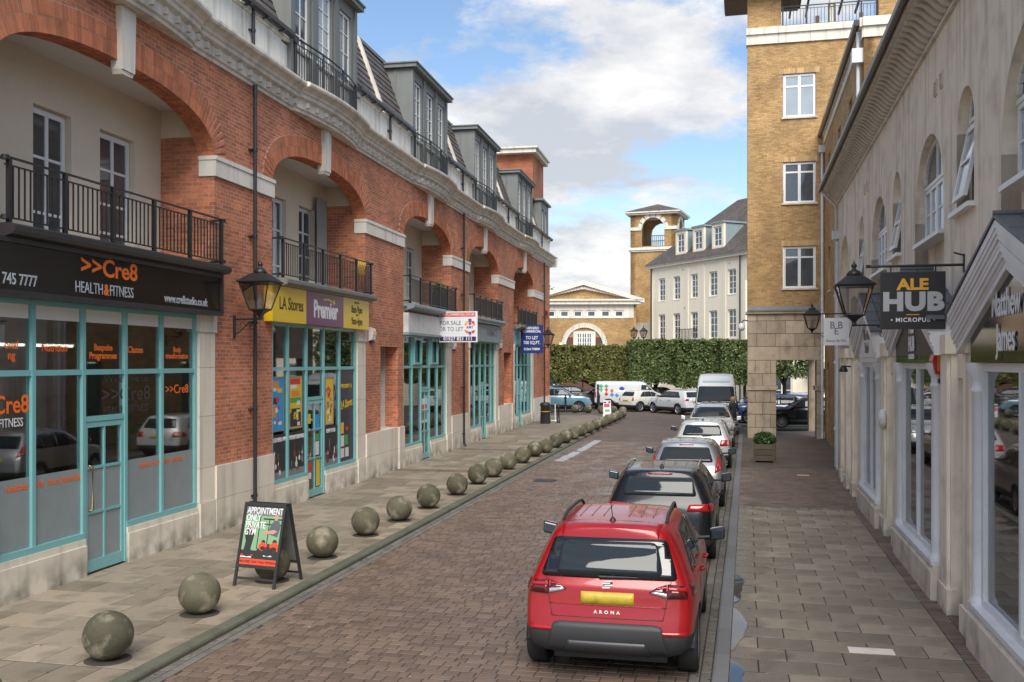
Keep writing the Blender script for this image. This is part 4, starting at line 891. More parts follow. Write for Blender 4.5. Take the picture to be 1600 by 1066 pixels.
# lanterns
def lantern(o, lx, ly, zb, wall, scale=1.0):
    """o: parent; lantern centre (lx,ly) local, base height zb; wall: local point where the arm meets the wall"""
    s = scale; W0, W1 = .155*s, .30*s; z0, z1 = zb+.20*s, zb+.72*s
    fr = MB(); c = [(-1, -1), (1, -1), (1, 1), (-1, 1)]
    for (i, j) in c: fr.tube([(lx+i*W0, ly+j*W0, z0), (lx+i*W1, ly+j*W1, z1)], .014*s, 5)
    for Wq, z in ((W0, z0), (W1, z1)):
        for k in range(4): a, b = c[k], c[(k+1) % 4]; fr.tube([(lx+a[0]*Wq, ly+a[1]*Wq, z), (lx+b[0]*Wq, ly+b[1]*Wq, z)], .016*s, 5)
    fr.lathe([(.03*s, zb), (.06*s, zb+.02*s), (.05*s, zb+.08*s), (.09*s, zb+.12*s), (W0*1.35, zb+.19*s), (W0*1.38, zb+.21*s)], (lx, ly), 4, False, pi/4)
    fo = fr.build('lantern_frame', M['iron'], o)
    g = MB()
    for k in range(4):
        a, b = c[k], c[(k+1) % 4]; e = .985
        g.sheet([(lx+a[0]*W0*e, ly+a[1]*W0*e, z0), (lx+b[0]*W0*e, ly+b[1]*W0*e, z0), (lx+b[0]*W1*e, ly+b[1]*W1*e, z1), (lx+a[0]*W1*e, ly+a[1]*W1*e, z1)])
    g.build('lantern_glass', M['lampglass'], fo)
    t = MB(); q = 1.414
    t.lathe([(W1*q*1.12, z1), (W1*q*1.14, z1+.02*s), (W1*q*.80, z1+.10*s), (W1*q*.52, z1+.17*s), (W1*q*.40, z1+.19*s)], (lx, ly), 4, False, pi/4)
    t.lathe([(.13*s, z1+.19*s), (.14*s, z1+.21*s), (.10*s, z1+.27*s), (.04*s, z1+.30*s), (.035*s, z1+.33*s), (.055*s, z1+.36*s), (.04*s, z1+.39*s), (.015*s, z1+.42*s), (.005*s, z1+.47*s)], (lx, ly), 10)
    t.build('lantern_roof', M['iron'], o)
    u = MB(); u.lathe([(.05*s, z0), (.06*s, z0+.12*s), (.045*s, z0+.30*s), (.01, z0+.34*s)], (lx, ly), 10); u.build('lamp_globe', M['ceil'], fo)
    if wall:
        wx, wy = wall; m = MB(); m.tube([(lx, ly, zb+.02), (wx, wy, zb+.02)], .018*s, 6); d_ = Vector((lx-wx, ly-wy, 0)); d_.normalize(); pz = Vector((-d_.y, d_.x, 0))
        P = [(wx, wy, zb-.3*s), (wx+d_.x*.12, wy+d_.y*.12, zb-.22*s), (wx+d_.x*.3, wy+d_.y*.3, zb-.05*s), (wx+d_.x*.45, wy+d_.y*.45, zb+.0)]; m.tube(P, .012*s, 5)
        for (cx_, cz_, r_) in ((.17, -.10, .06), (.36, -.14, .045)): m.tube([(wx+d_.x*(cx_+r_*cos(t/6*2*pi)), wy+d_.y*(cx_+r_*cos(t/6*2*pi)), zb+cz_+r_*sin(t/6*2*pi)) for t in range(7)], .008, 4)
        m.tube([(wx, wy, zb-.36*s), (wx, wy, zb+.10*s)], .032*s, 6); m.build('bracket', M['iron'], o)
o, f, _ = onL('wall_lantern', 'black wall lantern between the gym and the convenience store signs', 'lamp', .78, 0, 'black wall lanterns'); lantern(o, 0, -.56, 4.02, (0, -.02))
o, f, _ = onL('wall_lantern', 'black wall lantern at the far end of the brick terrace by the blue board', 'lamp', 36.4, 0, 'black wall lanterns'); lantern(o, 0, -.60, 3.98, (0, -.02))
# alarm boxes
def box_thing(name, label, cat, a, z, w_, h_, d_, c, group=None, n0=.0):
    o, f, _ = onL(name, label, cat, a, 0, group); m = MB(f); m.prism_a([(n0, z), (n0+d_*.8, z+.04), (n0+d_, z+h_*.5), (n0+d_*.8, z+h_-.04), (n0, z+h_)], a-w_/2, a+w_/2); m.build('housing', M[c], o)
    m = MB(f); m.box(a-w_*.25, a+w_*.25, n0+d_, n0+d_+.004, z+h_*.4, z+h_*.7); m.build('label', M['yellow_sign'], o); m = MB(f); m.box(a-w_*.3, a+w_*.3, n0, n0+d_*.9, z-.05, z-.002); m.build('strobe', M['board_navy'], o)
box_thing('alarm_box', 'white alarm box with yellow label right of the convenience store', 'alarm', 8.85, 3.78, .30, .38, .12, 'white', 'alarm boxes on the terrace')
box_thing('alarm_box', 'small white alarm box on the pier before the downpipe', 'alarm', 17.95, 3.66, .22, .26, .12, 'white', 'alarm boxes on the terrace')
box_thing('alarm_box', 'white alarm box on the pier between pharmacy and teal shop', 'alarm', 26.3, 3.8, .22, .42, .12, 'white', 'alarm boxes on the terrace')
# posters in the convenience store window
def poster(label, a0, a1, z0, z1, items, base, framed=True):
    o, f, _ = onL('window_poster', label, 'poster', (a0+a1)/2, 0, 'posters in the convenience store window'); n_ = -.0775
    m = MB(f); m.box(a0, a1, n_-.006, n_, z0, z1); m.build('sheet', base, o)
    if framed:
        m = MB(f); e = .035
        for q in ((a0-e, a1+e, z0-e, z0), (a0-e, a1+e, z1, z1+e), (a0-e, a0, z0, z1), (a1, a1+e, z0, z1)): m.box(q[0], q[1], n_-.01, n_+.008, q[2], q[3])
        m.build('poster_frame', M['alloy'], o)
    for k, (x0, x1, y0, y1, c) in enumerate(items):
        m = MB(f); m.box(a0+(a1-a0)*x0, a0+(a1-a0)*x1, n_, n_+.0015+.0004*k, z0+(z1-z0)*y0, z0+(z1-z0)*y1); m.build('printed_block', c, o)
    return o, f, n_+.004+.0004*len(items)
pb = flat('poster_blue', (.03, .30, .62)); pw = flat('poster_white', (.7, .7, .7)); pg = flat('poster_green', (.05, .35, .08)); pr_ = flat('poster_red', (.6, .04, .03)); py_ = flat('poster_yellow', (.75, .5, .03)); pk = flat('poster_black', (.02, .02, .022)); po = flat('poster_orange', (.75, .25, .03)); pgr = flat('poster_grey', (.22, .22, .23)); pbr = flat('poster_brown', (.16, .04, .02))
random.seed(9)
def confetti(n_, cs): return [(x, x+R(.12, .3), y, y+R(.04, .1), random.choice(cs)) for x, y in [(R(.04, .66), R(.03, .86)) for _ in range(n_)]]
poster('blue framed offers poster with an orange panel in the store window', 2.68, 3.28, 1.72, 2.85, [(.1, .6, .76, .94, po), (.05, .45, .5, .62, pk), (.5, .9, .72, .8, py_), (.1, .4, .25, .4, po)]+confetti(9, [pw, po, py_, pr_]), pb)
po_, f_, n_ = poster('yellow framed offers poster with a dark dome in the store window', 3.62, 4.28, 1.72, 2.85, [(.05, .9, .86, .98, pr_), (.1, .6, .78, .86, pw), (.15, .85, .62, .74, po), (.05, .95, .5, .6, pg), (.05, .95, .02, .30, pk), (.15, .85, .30, .38, pk)]+confetti(5, [pw, pr_]), py_)
text('lettering', '£10', .22, M['yellow_sign'], po_, f_, 3.95, 1.98, n_, off=.006, sx=.8)
poster('yellow framed poster of small products beside the store door', 5.75, 6.25, 1.68, 2.80, confetti(22, [pw, pk, po, pgr, pr_]), py_)
def photo_panel(label, a0, a1, words, seed):
    random.seed(seed); it = []
    o, f, n_ = poster(label, a0, a1, .66, 1.62, it, pk, False)
    m = MB(f); m.box(a0, a1, n_, n_+.001, .66, .80); m.build('printed_block', pgr, o)
    for k in range(7):
        x = a0+(a1-a0)*R(.1, .9); z = R(.74, 1.15); r_ = R(.04, .085); c = random.choice([pw, pbr, pgr, pbr, pw]); m = MB(f); m.prism([(x+r_*cos(t*pi/6)*.9, z+r_*1.1*sin(t*pi/6)) for t in range(12)], n_, n_+.002+.0005*k); m.build('printed_block', c, o)
        m = MB(f); m.box(x-r_*.3, x+r_*.3, n_, n_+.0018+.0005*k, z+r_, z+r_+R(.08, .2)); m.build('printed_block', random.choice([pgr, pw, pbr]), o)
    text('lettering', words, .13, M['white_vinyl'], o, f, (a0+a1)/2, 1.50, n_+.003, sx=.66, off=.003)
photo_panel('black window print of beer and wine lettered chilled beer and wine', 2.67, 3.40, 'CHILLED BEER & WINE', 1)
photo_panel('black window print of eggs and milk lettered everyday essentials', 3.50, 4.45, 'EVERYDAY ESSENTIALS', 2)
photo_panel('black window print of coffee cups lettered coffee to go', 5.61, 6.57, 'COFFEE TO GO', 3)
o, f, n_ = poster('tall purple window print with welcome lettering and pale notices', 6.68, 7.70, .66, 3.02, [(.08, .32, .30, .42, py_), (.08, .34, .16, .28, pw), (.40, .62, .17, .28, pg), (.08, .34, .04, .14, pw), (.42, .66, .04, .14, pw), (.45, .62, .33, .37, pr_)], M['purple_dark'], False)
text('lettering', 'WELCOME TO', .14, M['yellow_sign'], o, f, 7.17, 2.58, n_, off=.003, sx=.85); text('lettering', 'LA Stores', .30, M['yellow_sign'], o, f, 7.19, 2.12, n_, shear=.3, extra_rot=.12, off=.003, sx=.7)
o, f, _ = onL('window_poster', 'small coloured notices stuck on the glass of the store door', 'poster', 5.02, 0, 'posters in the convenience store window')
for (x0, x1, z0, z1, c) in ((4.66, 4.83, 1.75, 1.98, py_), (5.1, 5.36, 1.55, 1.95, pb), (5.1, 5.34, .98, 1.3, pw), (5.1, 5.34, 1.32, 1.48, pg), (4.68, 4.88, .62, .85, pr_), (5.16, 5.38, .24, .88, py_), (4.68, 4.86, .45, .6, pw)):
    m = MB(f); m.box(x0, x1, -.0785, -.0765, z0, z1); m.build('notice', c, o)
for (a, l_) in ((14.4, 'white notice in the empty shop window'),):
    o, f, _ = onL('window_notice', l_, 'poster', a, 0); m = MB(f); m.box(14.1, 14.8, -.082, -.078, 1.2, 2.0); m.build('sheet', pw, o); m = MB(f); m.box(14.15, 14.75, -.078, -.0765, 1.65, 1.8); m.build('printed_block', pr_, o); m = MB(f); m.box(14.15, 14.75, -.078, -.0765, 1.3, 1.55); m.build('printed_block', pgr, o)
# plants on balconies
def leafy(name, label, cat, loc, rx, ry, rz_, n_, mt, size=.05, group=None, seed=1):
    random.seed(seed); m = MB()
    for _ in range(n_):
        t, u_ = R(0, 2*pi), R(-1, 1); rr = R(.5, 1)**.5; x = rx*rr*cos(t)*sqrt(1-u_*u_); y = ry*rr*sin(t)*sqrt(1-u_*u_); z = rz_*(1+rr*u_); s = size*R(.6, 1.3)
        a = Vector((R(-1, 1), R(-1, 1), R(-1, 1))).normalized()*s; b = a.cross(Vector((R(-1, 1), R(-1, 1), R(-1, 1)))).normalized()*s*.5
        m.sheet([(x-a.x, y-a.y, z-a.z), (x+b.x, y+b.y, z+b.z), (x+a.x, y+a.y, z+a.z), (x-b.x, y-b.y, z-b.z)])
    return m
p = Lw(16.6, -.15); o = thing('potted_plant', 'green shrub in a dark planter on the third balcony', 'plant', (p[0], p[1], 4.93), RZL); m = MB(); m.box(-.5, .5, -.18, .18, 0, .7); m.build('pot', M['plastic'], o); m = leafy('', '', '', 0, .5, .2, .22, 500, None); x = m.build('foliage', M['leaf'], o); x.location = (0, 0, .6)
p = Lw(7.6, -.02); o = thing('straw_basket', 'yellow woven bundle hung over the railing above the convenience store', 'basket', (p[0], p[1], 5.5), RZL); m = MB()
for q in range(5): m.tube([(q*.12-.3, -.2, .0), (q*.12-.3, -.24, .3), (q*.12-.24, -.2, .38), (q*.12-.2, -.1, .3)], .03, 6)
m.build('bundle', flat('straw', (.50, .30, .06), .8), o)
p = Lw(7.35, -.95); o = thing('curtain', 'grey striped curtain drawn back at the right of the second balcony', 'curtain', (p[0], p[1], 4.93), RZL); m = MB(); n_ = 24
m.smooth = True; V = [(i*.03, .04*sin(i*1.5), z) for i in range(n_) for z in (0, 2.6)]; m.add(V, [(2*i, 2*i+2, 2*i+3, 2*i+1) for i in range(n_-1)]); m.build('cloth', flat('curtain_cloth', (.30, .28, .26), .9), o)
# A-board
P1, P2, P3 = Vector((-3.99, 14.22, 0)), Vector((-3.33, 13.96, 0)), Vector((-3.13, 14.72, 0)); ux = (P2-P1).normalized(); wid = (P2-P1).length; dep = .66; an = atan2(ux.y, ux.x)
o = thing('a_board', 'black framed pavement A-board advertising an appointment only private gym', 'sign', ((P1.x+P2.x)/2, (P1.y+P2.y)/2, 0), an)
H = 1.16
def slant(mb, x0, x1, z0, z1, off, th, back=False):    # box lying in the slanted plane of the front or back leaf
    def pt(x, z, q):
        y = (dep/2-.03)*z/H; y = y if not back else dep-y
        return (x, y-(q if not back else -q), z)
    mb.add([pt(x0, z0, off), pt(x1, z0, off), pt(x1, z1, off), pt(x0, z1, off), pt(x0, z0, off+th), pt(x1, z0, off+th), pt(x1, z1, off+th), pt(x0, z1, off+th)], [(0, 1, 2, 3), (7, 6, 5, 4), (0, 4, 5, 1), (1, 5, 6, 2), (2, 6, 7, 3), (3, 7, 4, 0)])
h2 = wid/2
for bk in (False, True):
    m = MB(); slant(m, -h2, -h2+.04, 0, H, 0, .03, bk); slant(m, h2-.04, h2, 0, H, 0, .03, bk); slant(m, -h2+.04, h2-.04, H-.045, H, 0, .03, bk); slant(m, -h2+.04, h2-.04, .26, .30, 0, .03, bk); slant(m, -h2+.04, h2-.04, .10, .13, 0.002, .02, bk); lf = m.build('frame_leaf', M['plastic'], o)
    m = MB(); slant(m, -h2+.04, h2-.04, .30, H-.045, .004, .012, bk); m.build('panel', flat('poster_backing', (.05, .055, .05)) if not bk else M['alloy'], o)
def sq(x0, x1, z0, z1, q, c, poly=None):
    m = MB(); slant(m, x0, x1, z0, z1, .016, q, False); return m.build('printed_block', c, o)
gym_green = flat('gym_green', (.22, .38, .22)); skin = flat('skin_print', (.5, .28, .2)); dk = flat('gym_dark', (.03, .035, .035))
sq(-h2+.045, h2-.045, .40, .98, .001, gym_green); sq(-h2+.045, h2-.045, .305, .385, .002, flat('red_orange_strip', (.75, .08, .03))); sq(-h2+.045, h2-.045, .385, .50, .0018, dk)
def blob(pts, q, c):
    m = MB(); V = []
    for k in (0, 1): V += [(x, (dep/2-.03)*z/H-.0165-q*k, z) for x, z in pts]
    n_ = len(pts); m.add(V, [tuple(range(2*n_-1, n_-1, -1))]+[(a_, (a_+1) % n_, (a_+1) % n_+n_, a_+n_) for a_ in range(n_)]); m.build('printed_figure', c, o)
def ell(cx_, cz_, rx, rz_, q, c, a_=0): blob([(cx_+rx*cos(t*pi/8)*cos(a_)-rz_*sin(t*pi/8)*sin(a_), cz_+rx*cos(t*pi/8)*sin(a_)+rz_*sin(t*pi/8)*cos(a_)) for t in range(16)], q, c)
sq(-.06, -.045, .52, 1.0, .002, dk); sq(.0, .31, .93, .95, .002, dk); sq(.02, .31, .86, .875, .0021, dk); sq(.10, .115, .6, .93, .0022, dk)
blob([(-.27, .50), (-.16, .48), (-.14, .60), (-.12, .72), (-.17, .80), (-.24, .79), (-.28, .70), (-.25, .62)], .0024, dk); ell(-.205, .84, .032, .042, .0025, flat('dark_skin_print', (.16, .09, .06)))
blob([(.10, .74), (.27, .70), (.30, .84), (.27, .92), (.19, .93), (.14, .86)], .0024, flat('grey_shirt_print', (.10, .11, .13))); ell(.215, .965, .034, .042, .0026, skin); blob([(.02, .76), (.20, .80), (.26, .78), (.20, .74), (.03, .735)], .0027, skin)
for (x, z, r_, c_) in ((.05, .56, .075, flat('red_orange_strip', (.75, .08, .03))), (.24, .56, .085, M['red_orange_strip']), (.14, .50, .085, dk), (-.01, .47, .06, dk), (.27, .46, .06, dk), (-.20, .47, .075, dk)): ell(x, z, r_, r_*.8, .0028, c_); ell(x, z+r_*.75, r_*.45, r_*.5, .0026, dk); 
for (x, z, r_) in ((.05, .54, .04), (.24, .53, .05), (-.20, .48, .04)): ell(x, z, r_, r_*.7, .0032, dk)
sq(-.31, -.10, .425, .445, .003, pr_); sq(-.31, -.12, .40, .415, .003, M['white_vinyl']); sq(.08, .30, .43, .445, .003, M['white_vinyl']); sq(-.31, .31, .98, 1.10, .0005, flat('gym_ceiling_print', (.16, .17, .17)))
def slant_text(s_, size, x, z, m_, sx=1, off=.004, al='LEFT'):
    t = text('lettering', s_, size, m_, None, Fr((0, 0), (1, 0), (0, -1)), x, z, 0, al, sx=sx, off=off, ext=.001)
    for v in t.data.vertices: zz = v.co.z; v.co.y = (dep/2-.03)*zz/H-.021+(v.co.y)*.5
    t.parent = o
for i, s_ in enumerate(('APPOINTMENT', 'ONLY', 'PRIVATE', 'GYM')): slant_text(s_, .128, -h2+.06, 1.045-i*.098, M['white_vinyl'], .70 if i == 0 else .72, .0015)
slant_text('HEALTHIER TODAY THAN YESTERDAY', .045, 0, .345, dk, .8, .001, 'CENTER')

# ================================================================== right: cream building with arched windows
RZR = atan2(.9736, .2284); R0 = (4.81, 9.92)
FRR = Fr((0, 0), (1, 0), (0, 1)); NW = -.35
cb = thing('cream_building', 'long cream rendered building with arched windows and wavy bracketed eaves', 'building', (*R0, 0), RZR)
bigs = [-.05, 5.65, 11.5]; nars = [3.04, 8.95, 14.7]; XE = 20.8
w_ = MB(FRR); bk = MB(FRR); zt = 8.08
ops = sorted([(c, 1.25, 0) for c in bigs]+[(c, .52, 1) for c in nars]+[(18.9, 1.2, 2)])
prev = -8.0
for (c, hw, k) in ops:
    w_.wall(prev, c-hw, -.15, zt, NW-.3, NW, back=False)
    if k == 0: zb_, zs_, ri = 4.3, 5.5, 1.2
    elif k == 1: zb_, zs_, ri = 5.2, 6.25, .5
    else: zb_, zs_, ri = -.15, 5.6, 1.2
    if zb_ > 0: w_.wall(c-hw, c+hw, -.15, zb_, NW-.3, NW, back=False); w_.sheet([(c-hw, NW, zb_), (c+hw, NW, zb_), (c+hw, NW-.3, zb_), (c-hw, NW-.3, zb_)])
    w_.arch_bay(c, hw, zs_, ri, zt, NW-.3, NW, 2, 28, zb_)
    if k == 0:
        bk = MB(FRR); bk.box(c-hw, c+hw, NW-.45, NW-.21, zb_, zs_+ri); bk.build('arch_back_wall', M['wallcream'], cb)
        for (q0, q1) in ((c-1.05, c-.525), (c-.525, c), (c, c+.525), (c+.525, c+1.05)): window(cb, FRR, q0+.005, q1-.005, 5.16, 5.98, NW-.12, 1, 2, name='arched_window', fw=.06, bw=.03, gm=M['blindglass'])
    elif k == 1:
        bk = MB(FRR); bk.wall(c-hw, c+hw, zb_, zs_+ri, NW-.45, NW-.16, [(c-.36, c+.36, 5.3, 6.3)]); bk.build('arch_back_wall', M['wallcream'], cb)
        m = MB(FRR); zt_ = 6.28      # sash tilted outwards at its foot
        def til(z): return NW-.10+(zt_-z)*.20
        for (x0, x1, z0, z1) in ((c-.36, c+.36, 5.3, 5.37), (c-.36, c+.36, 6.2, 6.28), (c-.36, c-.29, 5.37, 6.2), (c+.29, c+.36, 5.37, 6.2), (c-.29, c+.29, 5.78, 5.82)):
            m.add([(x0, til(z0)-.05, z0), (x1, til(z0)-.05, z0), (x1, til(z0), z0), (x0, til(z0), z0), (x0, til(z1)-.05, z1), (x1, til(z1)-.05, z1), (x1, til(z1), z1), (x0, til(z1), z1)], [(3, 2, 1, 0), (4, 5, 6, 7), (0, 1, 5, 4), (1, 2, 6, 5), (2, 3, 7, 6), (3, 0, 4, 7)])
        wo = m.build('tilted_window', M['white'], cb); m = MB(FRR); m.sheet([(c-.3, til(5.35)-.025, 5.35), (c+.3, til(5.35)-.025, 5.35), (c+.3, til(6.25)-.025, 6.25), (c-.3, til(6.25)-.025, 6.25)]); m.build('pane', M['blindglass'], wo)
        m = MB(FRR); m.box(c-.62, c+.62, NW-.2, NW+.10, 5.13, 5.19); m.build('window_sill', M['white'], cb); m = MB(FRR); m.box(c-.4, c+.4, NW-.44, NW-.40, 5.2, 6.4); m.build('dark_room', M['inner'], cb)
        m = MB(FRR); m.prism([(c-.3, 6.36)]+[(c-.3*cos(t*pi/8), 6.38+.28*sin(t*pi/8)) for t in range(9)]+[(c+.3, 6.36)], NW-.238, NW-.225) if False else m.prism([(c+.3*cos(t*pi/8), 6.38+.28*sin(t*pi/8)) for t in range(9)], NW-.158, NW-.142); m.build('fanlight_pane', M['winglass'], cb)
        m = MB(FRR); arch_ring(m, c, .3, 6.38, .28, 2, .05, NW-.155, NW-.12, .1, 1); m.box(c-.35, c+.35, NW-.155, NW-.12, 6.34, 6.39); m.build('fanlight_frame', M['white'], cb)
    else: bk = MB(FRR); bk.box(c-hw, c+hw, NW-.4, NW-.25, -.15, 7.0); bk.build('arch_back_wall', M['wallcream'], cb)
    if k == 0:
        m = MB(FRR); m.prism([(c+1.0*cos(t*pi/10), 6.0+.60*sin(t*pi/10)) for t in range(11)], NW-.20, NW-.15) ; m.build('fanlight_pane', M['winglass'], cb)
        m = MB(FRR); arch_ring(m, c, 1.0, 6.0, .60, 2, .07, NW-.19, NW-.11, .12, 1); m.box(c-1.06, c+1.06, NW-.19, NW-.11, 5.985, 6.04); m.box(c-.02, c+.02, NW-.15, NW-.12, 6.04, 6.6); m.build('fanlight_frame', M['white'], cb)
        m = MB(FRR); m.box(c-1.12, c+1.12, NW-.2, NW+.06, 5.06, 5.12); m.build('window_sill', M['white'], cb)
    prev = c+hw
w_.wall(prev, XE, -.15, zt, NW-.3, NW, back=False); w_.box(XE-.02, XE, NW-6, NW-.3, -.15, zt)
w_.build('rendered_wall', M['wallcream'], cb)
# small vents high on the wall
for a in (5.0, 4.55, 13.4, 13.9): m = MB(FRR); m.box(a-.1, a+.1, NW, NW+.02, 7.15, 7.38); [m.box(a-.08, a+.08, NW+.02, NW+.032, 7.18+q*.05, 7.2+q*.05) for q in range(4)]; m.build('air_vent', M['plinth_tan'], cb)
# eaves: fascia, soffit and a row of S-shaped brackets
m = MB(FRR); m.prism_a([(NW, 8.00), (NW+.05, 8.00), (NW+.05, 8.06), (NW, 8.08)][::1], -8, XE); m.box(-8, XE, NW, .10, 8.40, 8.43); m.box(-8, XE+.02, .06, .13, 8.34, 8.46); m.box(-8, XE, NW-.1, NW-.002, 8.0, 8.4); m.build('eaves_board', M['cornice'], cb)
m = MB(FRR); m.box(-8, XE-.01, NW+.002, .055, 8.375, 8.398); m.box(-8, XE-.01, NW+.002, NW+.015, 8.085, 8.374); m.build('eaves_soffit', flat('gap_shade_soffit', (.15, .12, .095), .9), cb)  # dark colour paints in the shade of the gaps between the brackets
m = MB(FRR); m.prism_a([(.132, 8.47), (.14, 8.40), (.17, 8.37), (.21, 8.37), (.24, 8.40), (.25, 8.47)], -8, XE+.05); m.build('gutter', M['gutter'], cb)
P = []
up_, lo_ = [], []
for i in range(11):
    t = i/10; n_ = NW+.0+.42*t; z = 8.08+.22*(t-.16*sin(2*pi*t)); lo_.append((n_, z-.02)); up_.append((n_, z+.075))
bm = MB(Fr((0, 0), (1, 0), (0, 1))); bm.prism_a(lo_+up_[::-1], -.075, .075); bme = bm.mesh('eaves_bracket', M['cornice'])
bm2 = MB(Fr((0, 0), (1, 0), (0, 1))); bm2.prism_a([(NW+.01, 7.56), (NW+.06, 7.56), (.14, 7.88), (.14, 7.975), (NW+.01, 7.975)], -.13, .13)
a = -3.0
while a < XE-.1: inst('eaves_bracket', bme, cb, (a, 0, 0)); a += .27

rf = MB(FRR); rf.add([(-8, .14, 8.475), (XE, .14, 8.475), (XE, -5, 10.9), (-8, -5, 10.9)], [(0, 1, 2, 3)]); rf.build('roof', M['tile'], cb)
m = MB(FRR); m.box(-8, XE-.02, -9, NW-.5, -.15, 8.0); m.build('core_wall', M['inner'], cb)
# pilasters
for (p, q) in ((1.42, 1.95), (2.75, 3.32), (7.05, 7.6), (8.6, 9.2), (12.5, 13.1), (14.1, 14.6), (15.6, 16.2), (17.0, 17.55)):
    m = MB(FRR); m.box(p, q, NW, -.13, .32, 3.30); m.box(p+.08, q-.08, -.13, -.09, .32, 3.302); m.box(p-.03, q+.03, NW, -.07, -.1, .317); m.box(p-.05, q+.05, NW, -.05, 3.305, 3.55); m.build('pilaster', M['wallcream'], cb)
for (p, q) in ((1.97, 2.73), (7.62, 8.58), (13.12, 14.08)):
    m = MB(FRR); m.box(p, q, NW, NW+.03, .0, 2.9); m.box(p+.08, q-.08, NW+.03, NW+.05, .15, 2.75); m.build('door', M['wallcream'], cb)
    m = MB(FRR); m.box(p-.02, q+.02, NW, -.2, 3.0, 3.3); m.build('door_head', M['wallcream'], cb)
# bays with shop windows, columns, fascias and little gable roofs
bays = [(-2.4, 1.3), (3.5, 6.95), (9.4, 12.35)]
for bi, (p, q) in enumerate(bays):
    c = (p+q)/2; n_ = max(3, round((q-p)/.62))
    for i in range(n_):
        a0, a1 = p+(q-p)*i/n_, p+(q-p)*(i+1)/n_
        m = MB(FRR); m.box(a0+.002, a1-.002, NW, -.01, -.12, .38); m.prism_a([(NW, .382), (-.01, .382), (-.05, .46), (NW, .46)], a0+.002, a1-.002); m.build('plinth_block', M['plinth_tan'], cb)
    fr = MB(FRR); fr.box(p+.02, q-.02, NW, -.02, .463, .52)
    fr.box(p+.30, q-.30, -.20, -.12, .52, .60); fr.box(p+.30, q-.30, -.20, -.12, 3.1, 3.19)
    for x in (p+.30, q-.37, (p+q)/2-.03): fr.box(x, x+.07, -.20, -.11, .60, 3.1)
    fr.box(p+.05, p+.30, NW, -.14, .52, 3.19); fr.box(q-.30, q-.05, NW, -.14, .52, 3.19)
    fo = fr.build('shop_window_frame', M['whitepaint'], cb)
    for (x0, x1) in ((p+.36, c-.03), (c+.03, q-.36)): g = MB(FRR); g.box(x0, x1, -.17, -.16, .6, 3.1); g.build('pane', M['shopglass'], fo)
    for x in (p+.15, q-.15):
        m = MB(FRR); m.lathe([(.125, .52), (.125, .56), (.10, .60), (.095, .62), (.092, 2.85), (.11, 2.87), (.11, 2.90), (.095, 2.92), (.10, 3.0), (.155, 3.12), (.16, 3.19)], (x, -.14), 16); m.build('column', M['whitepaint'], cb)
    m = MB(FRR); m.box(p+.0, q-.0, NW, -.06, 3.195, 3.80); m.build('fascia', flat('mirror_fascia', (.02, .02, .02), .06) if bi < 2 else M['whitepaint'], cb)
    # interior
    m = MB(FRR); m.box(p, q, -2.2, -2.1, 0, 3.4); m.box(p-.02, p, -2.2, NW, 0, 3.4); m.box(q, q+.02, -2.2, NW, 0, 3.4); m.build('shop_inner_wall', M['frost'] if bi == 0 else M['inner_light'], cb)
    half = (q-p)/2+.42; ze, za = 3.76, 4.55
    sl_ = (za-ze)/half; ln = math.hypot(half, za-ze)
    lay = [(0, .07, .26), (.07, .12, .235), (.12, .17, .20), (.17, .20, .15), (.20, .23, .17), (.23, .28, .155), (.28, .33, .11), (.33, .37, .05), (.37, .44, .03)]
    gm = MB(FRR)
    for (t0, t1, nn) in lay:
        def edge(t, s): k = t/cos(atan2(za-ze, half)); return (c+s*half, ze-k), (c, za-k)
        for s in (-1, 1):
            (e0, a0_), (e1, a1_) = edge(t0, s), edge(t1, s)
            pts = [(e1[0], e1[1]), (a1_[0], a1_[1]), (a0_[0], a0_[1]), (e0[0], e0[1])]
            if s > 0: pts = pts[::-1]
            gm.prism(pts, NW-.02, nn*.42)
    gm.build('gable_moulding', M['whitepaint'] if bi else M['whitepaint'], cb)
    m = MB(FRR); k = .44/cos(atan2(za-ze, half)); m.prism([(c-half+.5, 3.3), (c+half-.5, 3.3), (c+half-.5, ze-k+.5*sl_), (c, za-k), (c-half+.5, ze-k+.5*sl_)], NW, -.045); m.build('tympanum', M['sign_black'] if bi < 1 else (M['charcoal_sign'] if bi == 1 else M['whitepaint']), cb)
    for s in (-1, 1):
        n2 = 4
        for i in range(n2):
            x0, x1 = c+s*half*(1.03-i/n2*1.03), c+s*half*(1.03-(i+1)/n2*1.03); z0, z1 = za+.02-abs(x0-c)*sl_, za+.02-abs(x1-c)*sl_
            for (q0, q1) in ((NW-.0, -.11), (-.105, .125)):
                m = MB(FRR); j = .006*i
                m.add([(x0, q0+.003, z0+.0), (x1, q0+.003, z1), (x1, q1-.003, z1), (x0, q1-.003, z0), (x0, q0+.003, z0+.035+.01), (x1, q0+.003, z1+.03), (x1, q1-.003, z1+.03), (x0, q1-.003, z0+.045)], [(3, 2, 1, 0), (4, 5, 6, 7), (0, 1, 5, 4), (1, 2, 6, 5), (2, 3, 7, 6), (3, 0, 4, 7)]); m.build('roof_slate', M['slategrey'] if 'slategrey' in M else flat('slategrey', (.10, .11, .125), .45, rnd=.15, bump=.002), cb)
    m = MB(FRR); m.tube([(c, NW, za+.06), (c, .125, za+.06)], .03, 8); m.build('ridge_roll', M['slategrey'], cb)
text('lettering', 'Matthew\nJames', .38, M['white_vinyl'], cb, FRR, -.35, 3.60, -.03, off=.004, sx=.8)
text('lettering', 'ALE\nHUB', .30, M['white_vinyl'], cb, FRR, 5.2, 3.60, -.03, off=.012, sx=.9); text('lettering', 'MICROPUB', .1, M['white_vinyl'], cb, FRR, 5.2, 3.28, -.03, off=.004)
